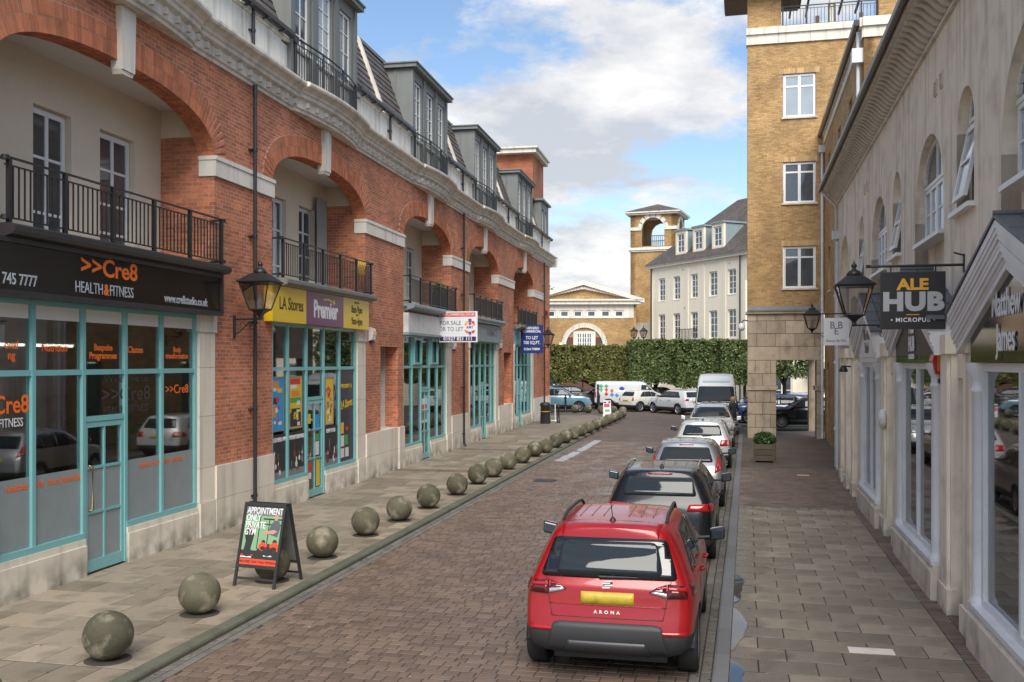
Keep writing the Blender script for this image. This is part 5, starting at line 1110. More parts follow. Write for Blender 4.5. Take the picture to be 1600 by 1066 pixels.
text('lettering', 'The Nail\nYard', .30, M['text_grey'], cb, FRR, 10.9, 3.62, -.03, off=.006)
m = MB(FRR); m.tube([(20.6, NW+.09, .05), (20.6, NW+.09, 7.9), (20.6, .15, 8.35)], .05, 10); m.box(20.48, 20.72, NW, NW+.2, 6.9, 7.15)
for z in (1.2, 3.2, 5.2): m.tube([(20.6, NW+.09, z-.04), (20.6, NW+.09, z+.04)], .065, 10)
m.build('drainpipe', M['whitepaint'], cb)
m = MB(FRR); m.tube([(20.3, NW+.08, 0), (20.3, NW+.08, 6.8)], .04, 8); m.build('drainpipe', M['whitepaint'], cb)
# fittings on this side
def onR(name, label, cat, a, n, group=None):
    o = thing(name, label, cat, (R0[0]+a*.2284-n*.9736, R0[1]+a*.9736+n*.2284, 0), RZR, group); return o, Fr((-a, -n), (1, 0), (0, 1)), Fr((-a, -n), (0, -1), (-1, 0))
o, f, g = onR('hanging_sign', 'black hanging pub sign reading ale hub micropub', 'sign', 3.05, NW)
S = -3.05; m = MB(g); m.box(-.68, .12, S-.03, S, 3.63, 4.38); m.build('sign_panel', M['charcoal_sign'], o)
text('lettering', 'ALE', .20, M['gold_vinyl'], o, g, -.28, 4.21, S+.002, off=.008, sx=1.15); text('lettering', 'HUB', .32, M['silver_letters'], o, g, -.28, 3.98, S+.002, off=.018, sx=1.12, space=1.08); text('lettering', '• MICROPUB •', .078, M['white_vinyl'], o, g, -.28, 3.75, S+.002, off=.001, sx=1.0, space=1.15)
m = MB(g); m.box(-.36, -.20, S, S+.003, 3.815, 3.825); m.build('underline', M['gold_vinyl'], o)
m = MB(g); m.tube([(-.83, S-.015, 4.46), (.35, S-.015, 4.46)], .018, 8); m.lathe([(.03, 4.44), (.03, 4.48)], (-.83, S-.015), 8); m.box(.33, .35, S-.04, S+.01, 4.36, 4.60); m.tube([(-.55, S-.015, 4.46), (-.55, S-.015, 4.38)], .01, 5); m.tube([(0, S-.015, 4.46), (0, S-.015, 4.38)], .01, 5); m.tube([(.35, S-.015, 4.58), (.22, S-.015, 4.62)], .012, 5); m.build('bracket', M['iron'], o)
o, f, g = onR('hanging_sign', 'pale hanging sign with dark BBE initials beyond the near lantern', 'sign', 16.5, NW)
S = -16.5; m = MB(g); m.box(-.40, .24, S-.03, S, 3.64, 4.36); m.build('sign_panel', M['board_white'], o); text('lettering', 'B B', .26, M['text_grey'], o, g, -.08, 4.16, S+.002, sx=.9); text('lettering', 'E', .24, M['text_grey'], o, g, -.08, 4.0, S+.002); text('lettering', 'Beauty By Ellie', .085, M['text_grey'], o, g, -.08, 3.76, S+.002)
m = MB(g); m.tube([(-.45, S-.015, 4.47), (.35, S-.015, 4.47)], .018, 8); m.box(.33, .35, S-.04, S+.01, 4.36, 4.6); [m.tube([(x, S-.015, 4.47), (x, S-.015, 4.36)], .008, 5) for x in (-.3, .12)]; m.build('bracket', M['iron'], o)
o, f, g = onR('wall_lantern', 'black wall lantern left of the ale hub sign', 'lamp', 7.95, NW, 'black wall lanterns'); lantern(o, 0, .86, 3.84, (0, .02))
o, f, g = onR('alarm_box', 'red and yellow alarm box under the ale hub sign', 'alarm', 3.6, NW); m = MB(f); m.prism_a([(NW+.0, 2.98), (NW+.28, 3.04), (NW+.32, 3.22), (NW+.28, 3.42), (NW, 3.46)], 3.45, 3.72); m.build('housing', flat('alarm_red', (.5, .03, .02), .35), o); m = MB(f); m.box(3.44, 3.45, NW+.02, NW+.26, 3.08, 3.38); m.build('face', po, o); m = MB(f); m.box(3.47, 3.7, NW, NW+.24, 2.92, 2.978); m.build('strobe', M['board_navy'], o)
o, f, g = onR('bulkhead_light', 'round pale bulkhead light on the pilaster beyond the pub', 'lamp', 8.7, -.13); m = MB(); m.lathe([(.02, 0), (.15, .01), (.19, .05), (.17, .10), (.08, .13), (.01, .135)], (0, 0), 16); x = m.build('cover', M['ceil'], o); x.location = (0, .0, 2.15); x.rotation_euler = (-pi/2, 0, 0)
for k_, (a, z) in enumerate(((2.45, 1.05), (8.0, 1.2))): 
    o, f, g = onR('entry_panel', ['small grey entry panel by the door nearest the camera', 'small grey entry panel by the door beyond the pub'][k_], 'intercom', a, NW); m = MB(f); m.box(a-.09, a+.09, NW+.052, NW+.10, z-.12, z+.12); m.build('housing', M['gutter'], o); m = MB(f); m.box(a-.05, a+.05, NW+.10, NW+.105, z-.02, z+.08); m.build('grille', M['lead'], o)
o, f, g = onR('security_light', 'small dark conical spotlight on the wall under the hanging BBE sign', 'lamp', 14.9, -.1); m = MB(); m.lathe([(.02, 3.1), (.05, 3.12), (.11, 3.0), (.10, 2.96)][::-1], (0, .15), 10); m.tube([(0, -.2, 3.08), (0, .15, 3.1)], .02, 5); m.build('fitting', M['iron'], o)

# ================================================================== buff brick corner tower with its wing
T0 = (9.97, 42.0)
M['mortar_dark'] = mat('dark_mortar', (.14, .11, .08), .9, var=.1)
tw = thing('brick_tower_block', 'tall buff brick corner block with stone base, passage and rooftop terrace', 'building', (*T0, 0), RZR)
FT = Fr((0, 0), (0, -1), (-1, 0)); FW = Fr((0, -3.12), (1, 0), (0, 1)); FE = Fr((-14, 0), (0, -1), (-1, 0))
def awin(z0, z1): return (1.45, 2.78, z0, z1)
wz = [(13.45, 15.3), (9.85, 11.6), (6.28, 8.07)]
m = MB(FT); m.wall(0, 3.12, 5.30, 16.6, -.3, 0, [awin(*z) for z in wz]); m.wall(3.12, 9, 12.6, 16.6, -.3, 0, back=False); m.box(-.0, .3, -6, -.3, 5.3, 16.6)
m.build('brick_wall', M['buff'], tw)
for z in wz:
    a0, a1 = 1.47, 2.76; window(tw, FT, a0, a1, z[0]+.02, z[1]-.02, -.07, 2, 2, rowz=[z[0]+1.32], fw=.09, bw=.07, name='casement_window', gm=M['blindglass'] if z[0] > 13 else M['winglass'], sill=M['plinth_tan'])
    s = MB(FT); n_ = 18
    for i in range(n_): x = 1.30+1.62*i/n_; s.box(x+.005, x+.085, -.002, .012, z[1]+.0, z[1]+.22)
    tag(s.build('flat_arch_bricks', mat('buff_arch', (.50, .33, .16), .85, rnd=.25, var=.1) if 'buffarch' not in M else M['buffarch'], tw), kind='stuff')
# stone base in courses of separate blocks
random.seed(14)
def ashlar(a0, a1, z0, z1, n0, n1, ln, parent, fr, off=0):
    x = a0-off
    while x < a1-.02:
        e = min(x+ln, a1); s_ = max(x, a0)
        if e-s_ > .05: q = MB(fr); q.box(s_+.010, e-.010, n0, n1+R(-.004, .004), z0+.010, z1-.012); q.build('ashlar_block', M['tan_stone'], parent)
        x = e
zz = [-.1, .45, 1.0, 1.5, 2.02]; zz2 = [2.2, 2.72, 3.28]
for i, (z0, z1) in enumerate(zip(zz, zz[1:])): ashlar(0, 1.18, z0, z1, -1.1, .02, .62, tw, FT, .3*(i % 2)); ashlar(2.80, 3.10, z0, z1, -1.1, .02, .62, tw, FT)
for i, (z0, z1) in enumerate(zip(zz2, zz2[1:])): ashlar(0, 1.18, z0, z1, -1.1, .0, .62, tw, FT, .3*(i % 2)); ashlar(2.80, 3.10, z0, z1, -1.1, .0, .62, tw, FT)
for i, (z0, z1) in enumerate(((3.28, 3.86), (3.86, 4.40), (4.40, 4.94), (4.94, 5.24))): ashlar(0, 3.10, z0, z1, -1.1, .0, .78 if i else 3.2, tw, FT, .4*(i % 2))
m = MB(FT); m.box(-.05, 1.24, -1.15, .07, 2.02, 2.2); m.box(2.74, 3.1, -1.15, .07, 2.02, 2.2); m.box(-.08, 3.16, -1.1, .10, 5.24, 5.33); m.build('stone_moulding', M['tan_stone'], tw); m = MB(FT); m.box(.01, 1.17, -1.05, -.015, -.1, 3.3); m.box(2.82, 3.08, -1.05, -.015, -.1, 3.3); m.box(.01, 3.08, -1.0, -.015, 3.31, 5.2); m.build('joint_backing', M['mortar_dark'], tw)
m = MB(FT); m.box(0, .55, -6, -5, -.1, 5.2); m.box(2.8, 3.1, -6, -5, -.1, 5.2); m.box(0, 3.1, -6, -1.1, 3.4, 5.2); m.build('passage_wall', M['tan_stone'], tw)
m = MB(FT); m.box(-.02, 3.1, -.3, .13, 5.333, 5.40); m.add([(0, .12, 5.4), (3.1, .12, 5.4), (3.1, .0, 5.55), (0, 0, 5.55)], [(0, 1, 2, 3)]); m.build('lead_flashing', M['lead'], tw)
# crowning band and terrace
for fr, a0, a1, s_ in ((FT, -.05, 9.5, 1),):
    x = a0
    while x < a1:
        e = min(x+1.3, a1); m = MB(fr); m.box(x+.004, e-.004, -.4, .08, 16.6, 17.0); m.box(x+.004, e-.004, -.45, .16, 17.003, 17.28); m.build('band_stone', M['band'], tw); x = e
m = MB(FT); m.box(.0, 1.38, -1.0, -.02, 17.28, 18.6); m.build('brick_pier', M['buff'], tw); m = MB(FT); m.box(5.25, 8.5, -1.0, -.02, 17.28, 18.6); m.build('brick_pier', M['buff'], tw)
m = MB(FT); m.tube([(3.42, -.3, 17.2), (3.42, -.3, 18.6)], .10, 12); m.build('white_column', M['band'], tw)
m = MB(FT); m.box(2.95, 3.12, -3, -2.85, 17.2, 18.6); m.box(4.8, 4.95, -3, -2.85, 17.2, 18.6); m.box(1.3, 5.3, -.35, -.2, 18.50, 18.6); [m.box(x, x+.08, -3, 0, 18.60, 18.72) for x in (1.8, 2.5, 3.9, 4.6)]; m.build('timber_post', mat('brown_timber', (.12, .07, .05), .7, var=.1), tw)
m = MB(FT); m.box(-1.0, 2.3, -3, .9, 19.003, 19.12); m.add([(-1, .9, 19.12), (2.3, .9, 19.12), (.65, -1, 20.0), (-1, -3, 19.12), (2.3, -3, 19.12)], [(0, 1, 2), (0, 2, 3), (1, 4, 2), (4, 3, 2)]); m.build('roof', M['tile'], tw); m = MB(FT); m.box(0, 1.3, -1, -.1, 18.6, 19); m.build('brick_pier', M['buff'], tw)
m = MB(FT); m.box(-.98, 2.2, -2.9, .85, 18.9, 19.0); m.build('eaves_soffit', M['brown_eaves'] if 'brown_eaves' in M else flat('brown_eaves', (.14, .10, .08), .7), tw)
m = MB(FT); m.box(1.4, 5.24, -.22, -.18, 18.16, 18.20); m.box(1.4, 5.24, -.21, -.19, 18.05, 18.07); m.box(1.4, 5.24, -.21, -.19, 17.38, 17.41); [m.box(x-.03, x+.03, -.23, -.17, 17.28, 18.2) for x in (1.45, 2.4, 3.3, 3.55, 4.6, 5.2)]; ro = m.build('terrace_railing', M['iron'], tw)
x = MB(FT); x.box(-.01, .01, -.21, -.19, 17.4, 18.06); bme = x.mesh('baluster', M['iron'])
a = 1.6
while a < 5.2: inst('baluster', bme, ro, FT.p(a, 0, 0)); a += .14
# wing running towards the camera
wh = [(-2.9, -1.9), (-7.1, -6.1), (-10.9, -9.9)]
hol = [(p, q, z0, z0+1.75) for p, q in wh for z0 in (9.7, 6.0)]
m = MB(FW); m.wall(-14, -.0, -.1, 12.25, -.3, 0, hol+[(-2.2, -1.2, -.1, 3.2), (-9.5, -8.5, -.1, 3.2)]); m.build('brick_wall', M['buff'], tw)
for h in hol: window(tw, FW, h[0]+.02, h[1]-.02, h[2]+.02, h[3]-.02, -.10, 2, 2, rowz=[h[2]+1.3], fw=.07, name='casement_window', sill=M['plinth_tan'])
for p in (-2.2, -9.5): m = MB(FW); m.box(p+.02, p+.98, -.15, -.08, -.1, 3.15); [m.box(p+.12, p+.88, -.08, -.06, z, z+.7) for z in (.2, 1.1, 2.0)]; m.build('green_door', mat('dark_green_paint', (.015, .07, .05), .4), tw)
m = MB(FW); m.box(-14.02, -.0, -.3, .05, 12.253, 12.55); m.box(-14.05, -.0, -.3, .12, 12.553, 12.8); m.build('parapet_band', M['band'], tw)
m = MB(FW); m.prism_a([(.12, 12.60), (.20, 12.55), (.26, 12.6), (.27, 12.72), (.12, 12.72)], -14.1, 0); m.build('gutter', M['gutter'], tw)
m = MB(Fr((-14, 0), (0, -1), (-1, 0))); m.wall(3.12, 9, 6, 12.25, -.3, 0.0); m.build('brick_wall', M['buff'], tw)
m = MB(FE); m.box(3.1, 9, -.3, .05, 12.253, 12.55); m.box(3.08, 9, -.3, .12, 12.553, 12.8); m.build('parapet_band', M['band'], tw)
for (fr, a, n_, z0, z1) in ((FT, 3.02, .10, .02, 11.9), (FE, 5.0, .07, 6, 12.9), (FW, -13.7, .12, 6, 12.5)):
    m = MB(fr); m.tube([(a, n_, z0), (a, n_, z1)], .055, 10); z = z0+1
    if fr is FT: m.box(a-.14, a+.14, .0, .25, 11.9, 12.2)
    if fr is FW: m.box(a-.2, a+.2, .0, .3, 11.6, 12.0)
    while z < z1-.2: m.tube([(a, n_, z-.04), (a, n_, z+.04)], .07, 10); z += 2.4
    m.build('drainpipe', M['whitepaint'], tw)
o = thing('wall_lantern', 'black wall lantern on the brick wing beside the stone passage', 'lamp', (12.02, 37.6, 0), RZR, 'black wall lanterns'); lantern(o, 0, .62, 4.28, (0, .0))
o = thing('cctv_camera', 'white dome camera on an arm at the left corner of the tower base', 'camera', (9.97, 42, 0), RZR); m = MB(); m.tube([(0, 0, 4.95), (0, .15, 4.98), (0, .25, 4.86)], .03, 6); m.build('arm', M['iron'], o); m = MB(); m.lathe([(.02, 4.52), (.11, 4.56), (.15, 4.66), (.13, 4.76), (.05, 4.86)], (0, .25), 12); m.build('dome', M['whitepaint'], o)
# planter
p = px(1196, 722); o = thing('planter', 'square timber planter with a green shrub at the foot of the tower', 'planter', (p.x, p.y+.1, 0), RZR-.05)
tb = mat('weathered_green_timber', (.12, .105, .065), .85, var=.2, rnd=.15, vs_=6)
for z in (.06, .24, .42):
    for (x0, x1, y0, y1) in ((-.31, .31, -.31, -.28), (-.31, .31, .28, .31), (-.31, -.28, -.28, .28), (.28, .31, -.28, .28)): m = MB(); m.box(x0, x1, y0, y1, z, z+.165); m.build('board', tb, o)
m = MB(); [m.box(x-.03, x+.03, y-.03, y+.03, 0, .62) for x in (-.31, .31) for y in (-.31, .31)]; m.build('corner_post', tb, o)
m = MB(); m.box(-.27, .27, -.27, .27, .1, .52); m.build('soil', M['joint'], o)
m = leafy('', '', '', 0, .36, .36, .24, 1500, None, .05, seed=4); x = m.build('foliage', mat('shrub_leaves', (.07, .14, .035), .55, rnd=.45), o); x.location = (0, 0, .48)
# ================================================================== far side of the plaza
def line_frame(o, P, Q):
    d_ = Vector((Q[0]-P[0], Q[1]-P[1])); L_ = d_.length; return L_, atan2(d_.y, d_.x)
# cream apartment house
PA, PB = (12.3, 88.0), (18.0, 76.0)
Lc, rc = line_frame(None, PA, PB)
ch = thing('cream_apartment_house', 'cream rendered apartment house with slate roof and three dormers beyond the hedge', 'building', (PA[0], PA[1], 0), rc)
FC = Fr((0, 0), (1, 0), (0, -1))
def cpos(pxx):
    k = (pxx-800)/F; dx, dy = PB[0]-PA[0], PB[1]-PA[1]; t = (k*PA[1]-PA[0])/(dx-k*dy); return t*Lc, PA[1]+t*dy
M['farcream'] = mat('far_cream_render', (.86, .78, .63), .9, var=.03, streak=.08)
hol = []; wins = []
for (x0, x1) in ((1029, 1039), (1052, 1062.5), (1079.5, 1090), (1108, 1120.5), (1137, 1150)):
    a0, _ = cpos(x0); a1, _ = cpos(x1)
    for (z0, z1) in ((8.5, 10.5), (5.1, 7.35), (1.2, 3.6)): hol.append((a0, a1, z0, z1))
E_ = 17.0
m = MB(FC); m.wall(0, E_, -.2, 11.6, -.4, 0, hol); m.box(0, .3, -9, -.4, -.2, 11.6); m.build('rendered_wall', M['farcream'], ch)
for h in hol: window(ch, FC, h[0]+.01, h[1]-.01, h[2]+.02, h[3]-.02, -.12, 2, 4, fw=.09, bw=.05, name='sash_window', sill=M['farcream'] if h[2] > 5.5 else None)
for a in (.02, cpos(1097)[0], cpos(1072)[0], cpos(1130)[0]): m = MB(FC); m.box(a, a+.35, .0, .05, -.1, 11.3); m.build('pilaster_strip', M['farcream'], ch)
m = MB(FC); m.box(-.25, E_, -.3, .28, 11.45, 11.62); m.box(-.3, E_, -.3, .36, 11.625, 11.75); m.build('eaves', M['band'], ch)
m = MB(FC); m.add([(-.4, .45, 11.72), (E_, .45, 11.72), (E_, -5.5, 17.2), (5.2, -5.5, 17.2)], [(0, 1, 2, 3)]); m.add([(-.4, .45, 11.72), (5.2, -5.5, 17.2), (-.4, -11, 11.72)], [(0, 1, 2)]); m.build('roof', M['tile'], ch)
for (x0, x1) in ((1055.5, 1065), (1082.5, 1093), (1112.5, 1123.5)):
    a0 = cpos(x0)[0]-.25; a1 = cpos(x1)[0]+.15; n_ = -.25
    m = MB(FC); m.wall(a0-.1, a1+.1, 12.0, 14.35, n_-.2, n_, [(a0+.15, a1-.15, 12.5, 14.1)]); m.build('dormer', M['farcream'], ch); m = MB(FC); m.box(a0-.1, a1+.1, n_-3.9, n_-.2, 12.0, 14.3); m.box(a0-.2, a1+.2, n_-3.6, n_+.1, 14.353, 14.5); m.build('dormer_roof', M['lead2'], ch)
    window(ch, FC, a0+.17, a1-.17, 12.52, 14.08, n_-.06, 2, 3, fw=.08, bw=.05, name='dormer_window')
a, _ = cpos(1158); m = MB(FC); m.tube([(a, .12, 0), (a, .12, 11.6)], .06, 8); m.tube([(.25, .12, 0), (.25, .12, 11.6)], .06, 8); m.build('drainpipe', M['gutter'], ch)
a0, _ = cpos(1070); a1, _ = cpos(1100); m = MB(FC); m.box(a0, a1, .0, .8, 4.9, 5.0); m.box(a0, a1, .76, .8, 5.9, 5.95); [m.box(a0+i*.2, a0+i*.2+.03, .76, .8, 5.0, 5.9) for i in range(int((a1-a0)/.2)+1)]; m.build('balcony', M['iron'], ch)
for px_ in (1070, 1067, 1140, 1131): m = MB(FC); a, _ = cpos(px_); m.box(a-.07, a+.07, 0, .03, 10.9 if px_ in (1067, 1140) else 7.7, 11.05 if px_ in (1067, 1140) else 7.85); m.build('air_vent', M['inner'], ch)
# house seen through the stone passage
h2_ = thing('cream_town_house', 'cream house with arched ground floor windows seen through the stone passage', 'building', (17.5, 70, 0), RZR-radians(90))
m = MB(Fr((0, 0), (1, 0), (0, -1))); FH = m.fr
hl = [(3.3, 4.6, .3, 3.1), (5.6, 7.2, .3, 3.4), (8.2, 9.6, .3, 3.1), (.8, 2.2, .3, 3.1)]
m.wall(-1, 14, -.2, 9, -.4, 0, hl); m.build('rendered_wall', M['farcream'], h2_)
for h in hl: window(h2_, FH, h[0]+.02, h[1]-.02, h[2], h[3]-.02, -.1, 2, 3, fw=.09, bw=.05)
m = MB(FH); m.add([(3.2, .02, 3.2), (5.8, .02, 3.2), (5.8, 1.5, 2.75), (3.2, 1.5, 2.75)], [(0, 1, 2, 3)]); m.build('canopy', M['alloy'], h2_)
# pedimented buff hall
Yg = 88
def gx(p_): return (p_-800)/F*Yg
def gz(p_): return CAMZ+(HOR-p_)/F*Yg
hall = thing('pedimented_hall', 'buff brick hall with a white pediment and arched window beyond the hedge', 'building', (gx(911), Yg, 0), radians(-3))
FG = Fr((0, 0), (1, 0), (0, -1)); hw = (995-911)/F*Yg+.2
ze = gz(476)
hl = [(x-.42, x+.42, gz(496), gz(485)) for x in [gx(p_)-gx(911) for p_ in (861, 882, 903, 924, 946, 967)]]
m = MB(FG); m.wall(-hw, hw-.5, -.2, gz(497.5), -.4, 0, [(-2.1, 2.1, -.2, 5.0)]); m.arch_bay(0, 2.1, 5.0, 2.1, gz(497.5), -.4, 0, 2) if False else None
m.build('brick_wall', M['buff'], hall)
ac = gx(913)-gx(911); zc = gz(540); rr = 1.62
m = MB(FG); arch_ring(m, ac, rr, zc, rr*.98, 2, .42, .0, .14, .12, 1); m.build('arch_surround', M['band'], hall)
m = MB(FG); m.box(ac-.98, ac+.98, .0, .08, zc-.3, gz(518)); m.build('window_surround', M['band'], hall)
m = MB(FG); m.box(ac-2.0, ac+2.0, -.02, .02, 0, 5.4); m.build('timber_infill', mat('red_brown_boards', (.12, .05, .035), .8, var=.1), hall)
for q in (-1, 0, 1): window(hall, FG, ac+q*.43-.205, ac+q*.43+.205, zc-.2, gz(520.5), .13, 2, 3, fw=.06, bw=.05, dep=.04)
m = MB(FG); m.wall(-hw, hw-.5, gz(497.5), ze, -.4, .05, hl); m.build('panelled_frieze', M['band'], hall)
for h in hl: window(hall, FG, h[0]+.02, h[1]-.02, h[2]+.01, h[3]-.01, -.02, 1, 1, fw=.12, name='frieze_window')
for i in range(40):
    x = -hw+.1+i*(2*hw-.8)/39
    if not any(h[0]-.2 < x < h[1]+.1 for h in hl): m = MB(FG); m.box(x, x+.09, .05, .10, gz(496), gz(484)); m.build('fluting', M['band'], hall)
m = MB(FG); m.box(-hw-.4, hw+.2, -.4, .45, ze, ze+.3); m.box(-hw-.5, hw+.3, -.4, .6, ze+.303, ze+.45); m.build('entablature', M['band'], hall)
za = gz(439); m = MB(FG); m.prism([(-hw, ze+.45), (hw, ze+.45), (0, za-.5)], -.4, .1); m.build('pediment_brick', M['buff'], hall)
for s in (-1, 1):
    p0, p1 = (s*(hw+.4), ze+.46), (0, za); q = [(p0[0], p0[1]), (p1[0], p1[1]), (p1[0], p1[1]-.40), (p0[0], p0[1]-.34)]
    m = MB(FG); m.prism(q if s < 0 else q[::-1], -.3, .6); m.build('raking_cornice', M['band'], hall)
    for i in range(16):
        t = (i+.5)/16; x = s*(hw-.3)*(1-t); z = (ze+.5)+(za-.62-ze-.5)*t; m = MB(FG); m.box(x-.14, x+.14, .1, .4, z-.12, z+.12); m.build('modillion', M['band'], hall)
m = MB(FG)
for s in (-1, 1): v = [(s*(hw+.4), .5, ze+.42), (0, .5, za-.03), (0, -14, za-.03), (s*(hw+.4), -14, ze+.42)]; m.add(v, [(0, 1, 2, 3)])
m.build('roof', M['slate'], hall); m = MB(FG); m.box(hw-.5, hw-.3, -14, 0, -.2, ze); m.build('side_wall', M['buff'], hall)
# bell tower
bt = thing('bell_tower', 'square buff brick bell tower with an arched opening and shallow roof', 'building', ((986-800)/F*98, 98.5, 0), radians(-20))
FB = Fr((0, 0), (1, 0), (0, -1)); Wt = 4.55; tz = lambda y: CAMZ+(HOR-y)/F*98
z_ar = tz(360); oh = 1.12; zs = tz(361); 
m = MB(FB); z0, z1, z2 = tz(392), tz(385), tz(336)
def tface(fr, W_):
    m = MB(fr); c = W_/2
    m.wall(0, W_, -.2, z1, -.5, 0, back=False); m.wall(0, c-oh, z1, z2, -.5, 0); m.wall(c+oh, W_, z1, z2, -.5, 0); m.arch_bay(c, oh, tz(358), oh, z2, -.5, 0, 2, 20, z1); m.build('brick_wall', M['buff'], bt)
    m = MB(fr); arch_ring(m, c, oh, tz(358), oh, 2, .42, .0, .10, .5, 1); m.box(-.03, c-oh-.0, .0, .09, tz(360), tz(355)); m.box(c+oh, W_+.03, .0, .09, tz(360), tz(355)); m.build('stone_band', M['band'], bt)
    m = MB(fr); m.box(-.15, W_+.15, .0, .22, tz(391), tz(387)); m.box(-.05, W_+.05, .0, .12, tz(393.5), tz(391.1)); m.build('stone_cornice', M['band'], bt)
    m = MB(fr); m.box(c-oh, c+oh, -.2, -.15, z1+1.0, z1+1.06); [m.box(c-oh+i*.2, c-oh+i*.2+.03, -.2, -.15, z1, z1+1.0) for i in range(14)]; m.build('railing', M['iron'], bt)
tface(FB, Wt); tface(Fr((Wt, 0), (0, 1), (1, 0)), Wt); tface(Fr((Wt, Wt), (-1, 0), (0, 1)), Wt); tface(Fr((0, Wt), (0, -1), (-1, 0)), Wt)
m = MB(); m.box(-.35, Wt+.35, -.35, Wt+.35, z2, z2+.16); m.box(-.5, Wt+.5, -.5, Wt+.5, z2+.163, z2+.30); m.build('eaves', M['band'], bt)
m = MB(); c = Wt/2; e = .52; m.add([(-e, -e, z2+.305), (Wt+e, -e, z2+.305), (Wt+e, Wt+e, z2+.305), (-e, Wt+e, z2+.305), (c, c, tz(314.5))], [(0, 1, 4), (1, 2, 4), (2, 3, 4), (3, 0, 4)]); m.build('roof', M['tile'], bt)
m = MB(); m.box(.5, Wt-.5, .5, Wt-.5, z1-.3, z1); m.build('belfry_floor', M['band'], bt)
# low link wall with white panels under the tower
o = thing('link_building', 'low pale stone faced link between the hall and the cream house', 'building', (gx(996), 90, 0), 0); m = MB(); m.box(-.6, 5, 0, 3, -.2, 6.8); m.build('wall', M['band'], o)
# brown boarded wall and garages behind the parked cars
# --------------------------------------------------------------- pleached trees
def pleached(label, cx_, cy_, wx, wy, z0, z1, trunkdx, n_, mt, seed, an=0):
    o = thing('pleached_tree', label, 'tree', (cx_, cy_, ZR), an, 'row of box clipped trees'); random.seed(seed)
    t = MB(); t.tube([(trunkdx, 0, 0), (trunkdx+.05, .03, z0*.6), (trunkdx-.03, 0, z0+1)], .15, 9, r1=.09)
    for k in range(14):
        x = R(-wx*.45, wx*.45); zz = R(z0+.2, z1-.3); t.tube([(trunkdx, 0, z0-.5+R(0, .8)), ((trunkdx+x)/2, R(-.2, .2), (z0+zz)/2), (x, R(-wy*.3, wy*.3), zz)], .06, 5, r1=.02)
    t.build('trunk', M['bark'], o)
    m = MB()
    from mathutils import noise as nz_
    for _ in range(n_):
        # biased to the shell of the clipped box, lumpy, with a ragged underside
        x, y = R(-wx/2, wx/2), R(-wy/2, wy/2); zz = R(z0, z1)
        f_ = random.random()
        if f_ < .50: y = -wy/2+abs(random.gauss(0, .18))
        elif f_ < .62: zz = z1-abs(random.gauss(0, .12))
        elif f_ < .70: x = random.choice((-1, 1))*(wx/2-abs(random.gauss(0, .15)))
        q = nz_.noise(Vector((x*.9+seed, y*.9, zz*.9))); bump_ = q*.30
        y += (-.0-bump_) if y < 0 else bump_
        if zz < z0+.7 and nz_.noise(Vector((x*1.3, seed, 0)))*.9+R(-.2, .2) > (zz-z0)/.7-.2: continue
        if nz_.noise(Vector((x*2.3+9*seed, y*2, zz*2.3))) > .38: continue
        if zz > z1-.2: zz += nz_.noise(Vector((x*1.5, y, seed)))*.22
        s = R(.06, .13); a = Vector((R(-1, 1), R(-1, .6), R(-1, 1))).normalized()*s; b = a.cross(Vector((R(-1, 1), R(-1, 1), R(-1, 1)))).normalized()*s*.62
        m.sheet([(x-a.x, y-a.y, zz-a.z), (x+b.x, y+b.y, zz+b.z), (x+a.x, y+a.y, zz+a.z), (x-b.x, y-b.y, zz-b.z)])
    m.build('crown', mt, o); return o
hedge = [(862, 940, 70, 'yellowish clipped tree at the left end of the row, beside the brick terrace', 'leaf2', 1.4), (936, 990, 70.5, 'clipped tree with yellow green leaves behind the near lamp post', 'leaf2', .2), (985, 1062, 69, 'dense clipped tree right of the white van, behind the double lamp post', 'leaf', 0), (1058, 1130, 68, 'dark green clipped tree behind the white car', 'leaf', .3), (1126, 1200, 67, 'dark green clipped tree partly hidden by the stone tower', 'leaf', 0)]
for i, (x0, x1, Y, l_, mt, tdx) in enumerate(hedge):
    X0, X1 = (x0-800)/F*Y, (x1-800)/F*Y; top = CAMZ+(HOR-(541 if i < 2 else 532))/F*Y-ZR; pleached(l_, (X0+X1)/2, Y, X1-X0+.3, 2.2, 1.75 if i != 3 else 1.5, top, tdx, 19000, M[mt], i+1)
pleached('clipped tree seen through the stone passage', 15.9, 58, 2.9, 2, 2.3, 5.2, 0, 6000, M['leaf'], 9)
# distant trees
def far_tree(label, X, Y, zc, r, seed, n_=5000):
    o = thing('distant_tree', label, 'tree', (X, Y, ZR), 0, 'trees behind the roofs'); random.seed(seed); t = MB(); t.tube([(0, 0, 0), (0, 0, zc)], .4, 8, r1=.15)
    for k in range(8): a = k*.8; t.tube([(0, 0, zc*.6), (r*.5*cos(a), r*.5*sin(a), zc)], .15, 5, r1=.05)
    t.build('trunk', M['bark'], o)
    m = MB(); bl = [(R(-.6, .6)*r, R(-.6, .6)*r, zc+R(-.5, .6)*r, R(.35, .6)*r) for _ in range(14)]
    for _ in range(n_):
        b_ = random.choice(bl); v = Vector((random.gauss(0, 1), random.gauss(0, 1), random.gauss(0, 1))).normalized()*b_[3]*R(.7, 1.05); x, y, z = b_[0]+v.x, b_[1]+v.y, b_[2]+v.z; s = R(.12, .28)
        a = Vector((R(-1, 1), R(-1, 1), R(-1, 1))).normalized()*s; c = a.cross(Vector((R(-1, 1), R(-1, 1), R(-1, 1)))).normalized()*s*.7
        m.sheet([(x-a.x, y-a.y, z-a.z), (x+c.x, y+c.y, z+c.z), (x+a.x, y+a.y, z+a.z), (x-c.x, y-c.y, z-c.z)])
    m.build('crown', M['leaf'], o)
